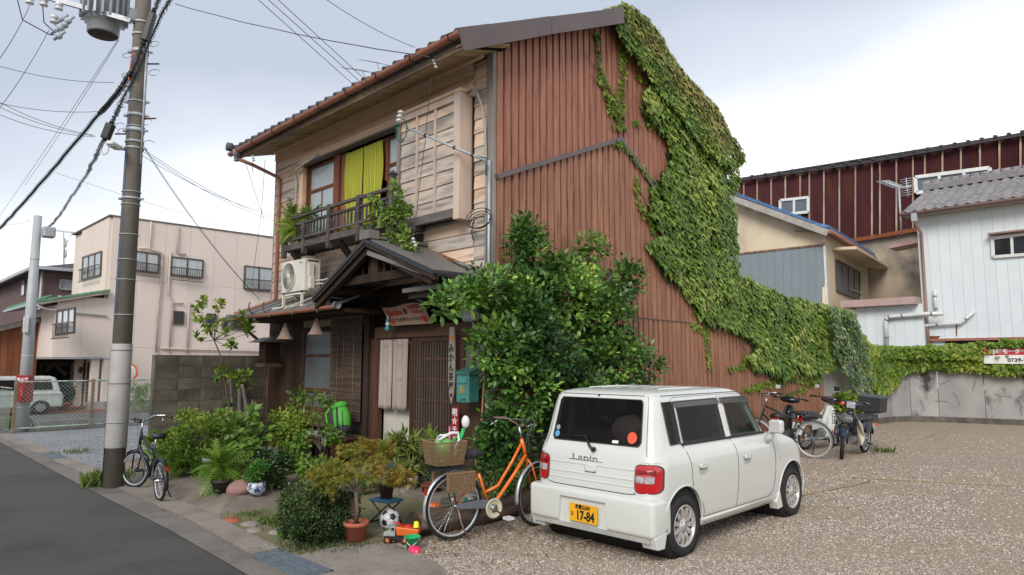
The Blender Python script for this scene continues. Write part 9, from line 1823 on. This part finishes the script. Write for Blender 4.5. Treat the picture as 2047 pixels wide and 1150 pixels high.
for a, b, lab, s_ in (((350, 8, dP), (860, 115, 6.5), 'twisted service cable from the pole top to the eave of the house', .0), ((500, -15, 6), (772, 228, 8.3), 'left one of the three thin wires reaching the eave insulators', 0), ((520, -15, 6), (785, 222, 8.3), 'middle one of the three thin wires reaching the eave insulators', 0), ((540, -15, 6), (798, 222, 8.3), 'right one of the three thin wires reaching the eave insulators', 0), ((632, -15, 6.5), (830, 95, 8.0), 'single thin wire dropping behind the roof edge', .05)):
    cable([PD(*a), PD(*b)], .0055 if 'twisted' in lab else .0035, lab, wm, sag=.06 if 'twisted' in lab else s_, wob=.004 if 'twisted' in lab else 0)
for i, (a, b, lab) in enumerate((((282, 295, dP), (550, 436, 13.5), 'uppermost wire of the trio running from the pole to the house'), ((282, 300, dP), (550, 424+18, 13.5), 'middle wire of the trio running from the pole to the house'), ((282, 310, dP), (552, 430, 13.5), 'lowest wire of the trio running from the pole to the house'), ((284, 290, dP), (510, 590, 11.6), 'long drooping wire from the pole down to the lower gutter hooks'), ((286, 290, dP), (520, 600, 11.6), 'companion wire drooping from the pole to the lower gutter hooks'))): cable([PD(*a), PD(*b)], .0036, lab, wm, sag=.12)
for a, b, lab in (((0, 133, 8.5), (228, 165, dP), 'thin wire crossing the sky at upper left'), ((0, 207, 9), (215, 222, dP), 'nearly level wire entering from the left edge'), ((0, 205, 9), (185, 270, dP), 'first of the wires fanning from the left edge to the pole closure'), ((0, 215, 9), (190, 272, dP), 'second of the wires fanning from the left edge to the pole closure'), ((0, 230, 9), (190, 274, dP), 'third of the wires fanning from the left edge to the pole closure'), ((235, 80, dP), (0, 430, dP+12), 'thin grey wire slanting from under the transformer to the far left'), ((238, 80, dP), (50, 370, dP+10), 'stiff grey stay wire slanting beside the transformer wire'), ((60, 10, dP-1), (-10, 130, dP-3), 'pair wire near the top left corner'), ((98, 60, dP-.3), (0, 215, dP-2), 'wire dropping left from the cutout fuses'), ((0, 450, 20), (60, 440, 22), 'faint wire at the left edge near the slim pole'), ((110, 345, dP+8), (550, 480, 24), 'faint far wire crossing behind the pole'), ((0, 610, 30), (40, 608, 30), 'short far wire at the left edge')):
    cable([PD(*a), PD(*b)], .004, lab, wm, sag=.06)
cable([PD(30, -20, dP-.5), PD(45, 40, dP-.5), PD(100, 70, dP-.4), PD(108, 70, dP-.3)], .008, 'curved black jumper cable looping under the cross arm', n=6); cable([PD(85, 10, dP-.4), PD(88, 45, dP-.4), PD(106, 62, dP-.3)], .008, 'shorter jumper cable beside the fuse switches', n=6)
cable([PX(530, 320, 5.5), PX(523, 420, 5.45), PX(503, 572, 5.4)], .004, 'thin hanging wire with iron hook at the left end of the lower gutter', wm); cable([PX(484, 303, 5.4), PX(508, 380, 5.3), PX(528, 440, 5.3)], .004, 'short loose wire under the upper gutter corner', wm); cable([PX(862, 150, 5.5), PX(850, 280, 5.6), PX(838, 380, 5.5), PX(826, 478, 5.35)], .005, 'black wire hanging from the eave to the entrance roof insulators', wm, wob=.006)
for i, (u, lab) in enumerate(((500, 'left iron hook holding the end of the lower gutter wire'), (528, 'right iron hook beside the AC stand on the lower gutter'))):
    a = PX(u, 604, 5.28); t = thing('iron_hook', a, lab, 'hook'); lp(MB().tube([a, a+Vector((-.02, .01, -.08)), a+Vector((.0, -.02, -.18)), a+Vector((.03, -.06, -.22))], .012, 6), 'hook', MATS['rusty_steel'], t, a)
# small loops and pigtails of wire round the pole head
mb = MB(PB)
for v in (40, 60, 90, 120, 140, 165, 190, 215, 240, 262, 275, 290):
    c = PB+Vector((random.choice((-.2, .17))+random.uniform(-.04, .04), random.uniform(-.2, 0), zat(v))); r_ = random.uniform(.05, .11); mb.tube([c+Vector((r_*math.cos(q), r_*.5*math.sin(q), r_*.9*math.sin(q+.6))) for q in np.linspace(0, random.uniform(3.5, 6.2), 10)], .004, 4, cap=False)
mb.build('wire_loops', MATS['black_metal'], up_)
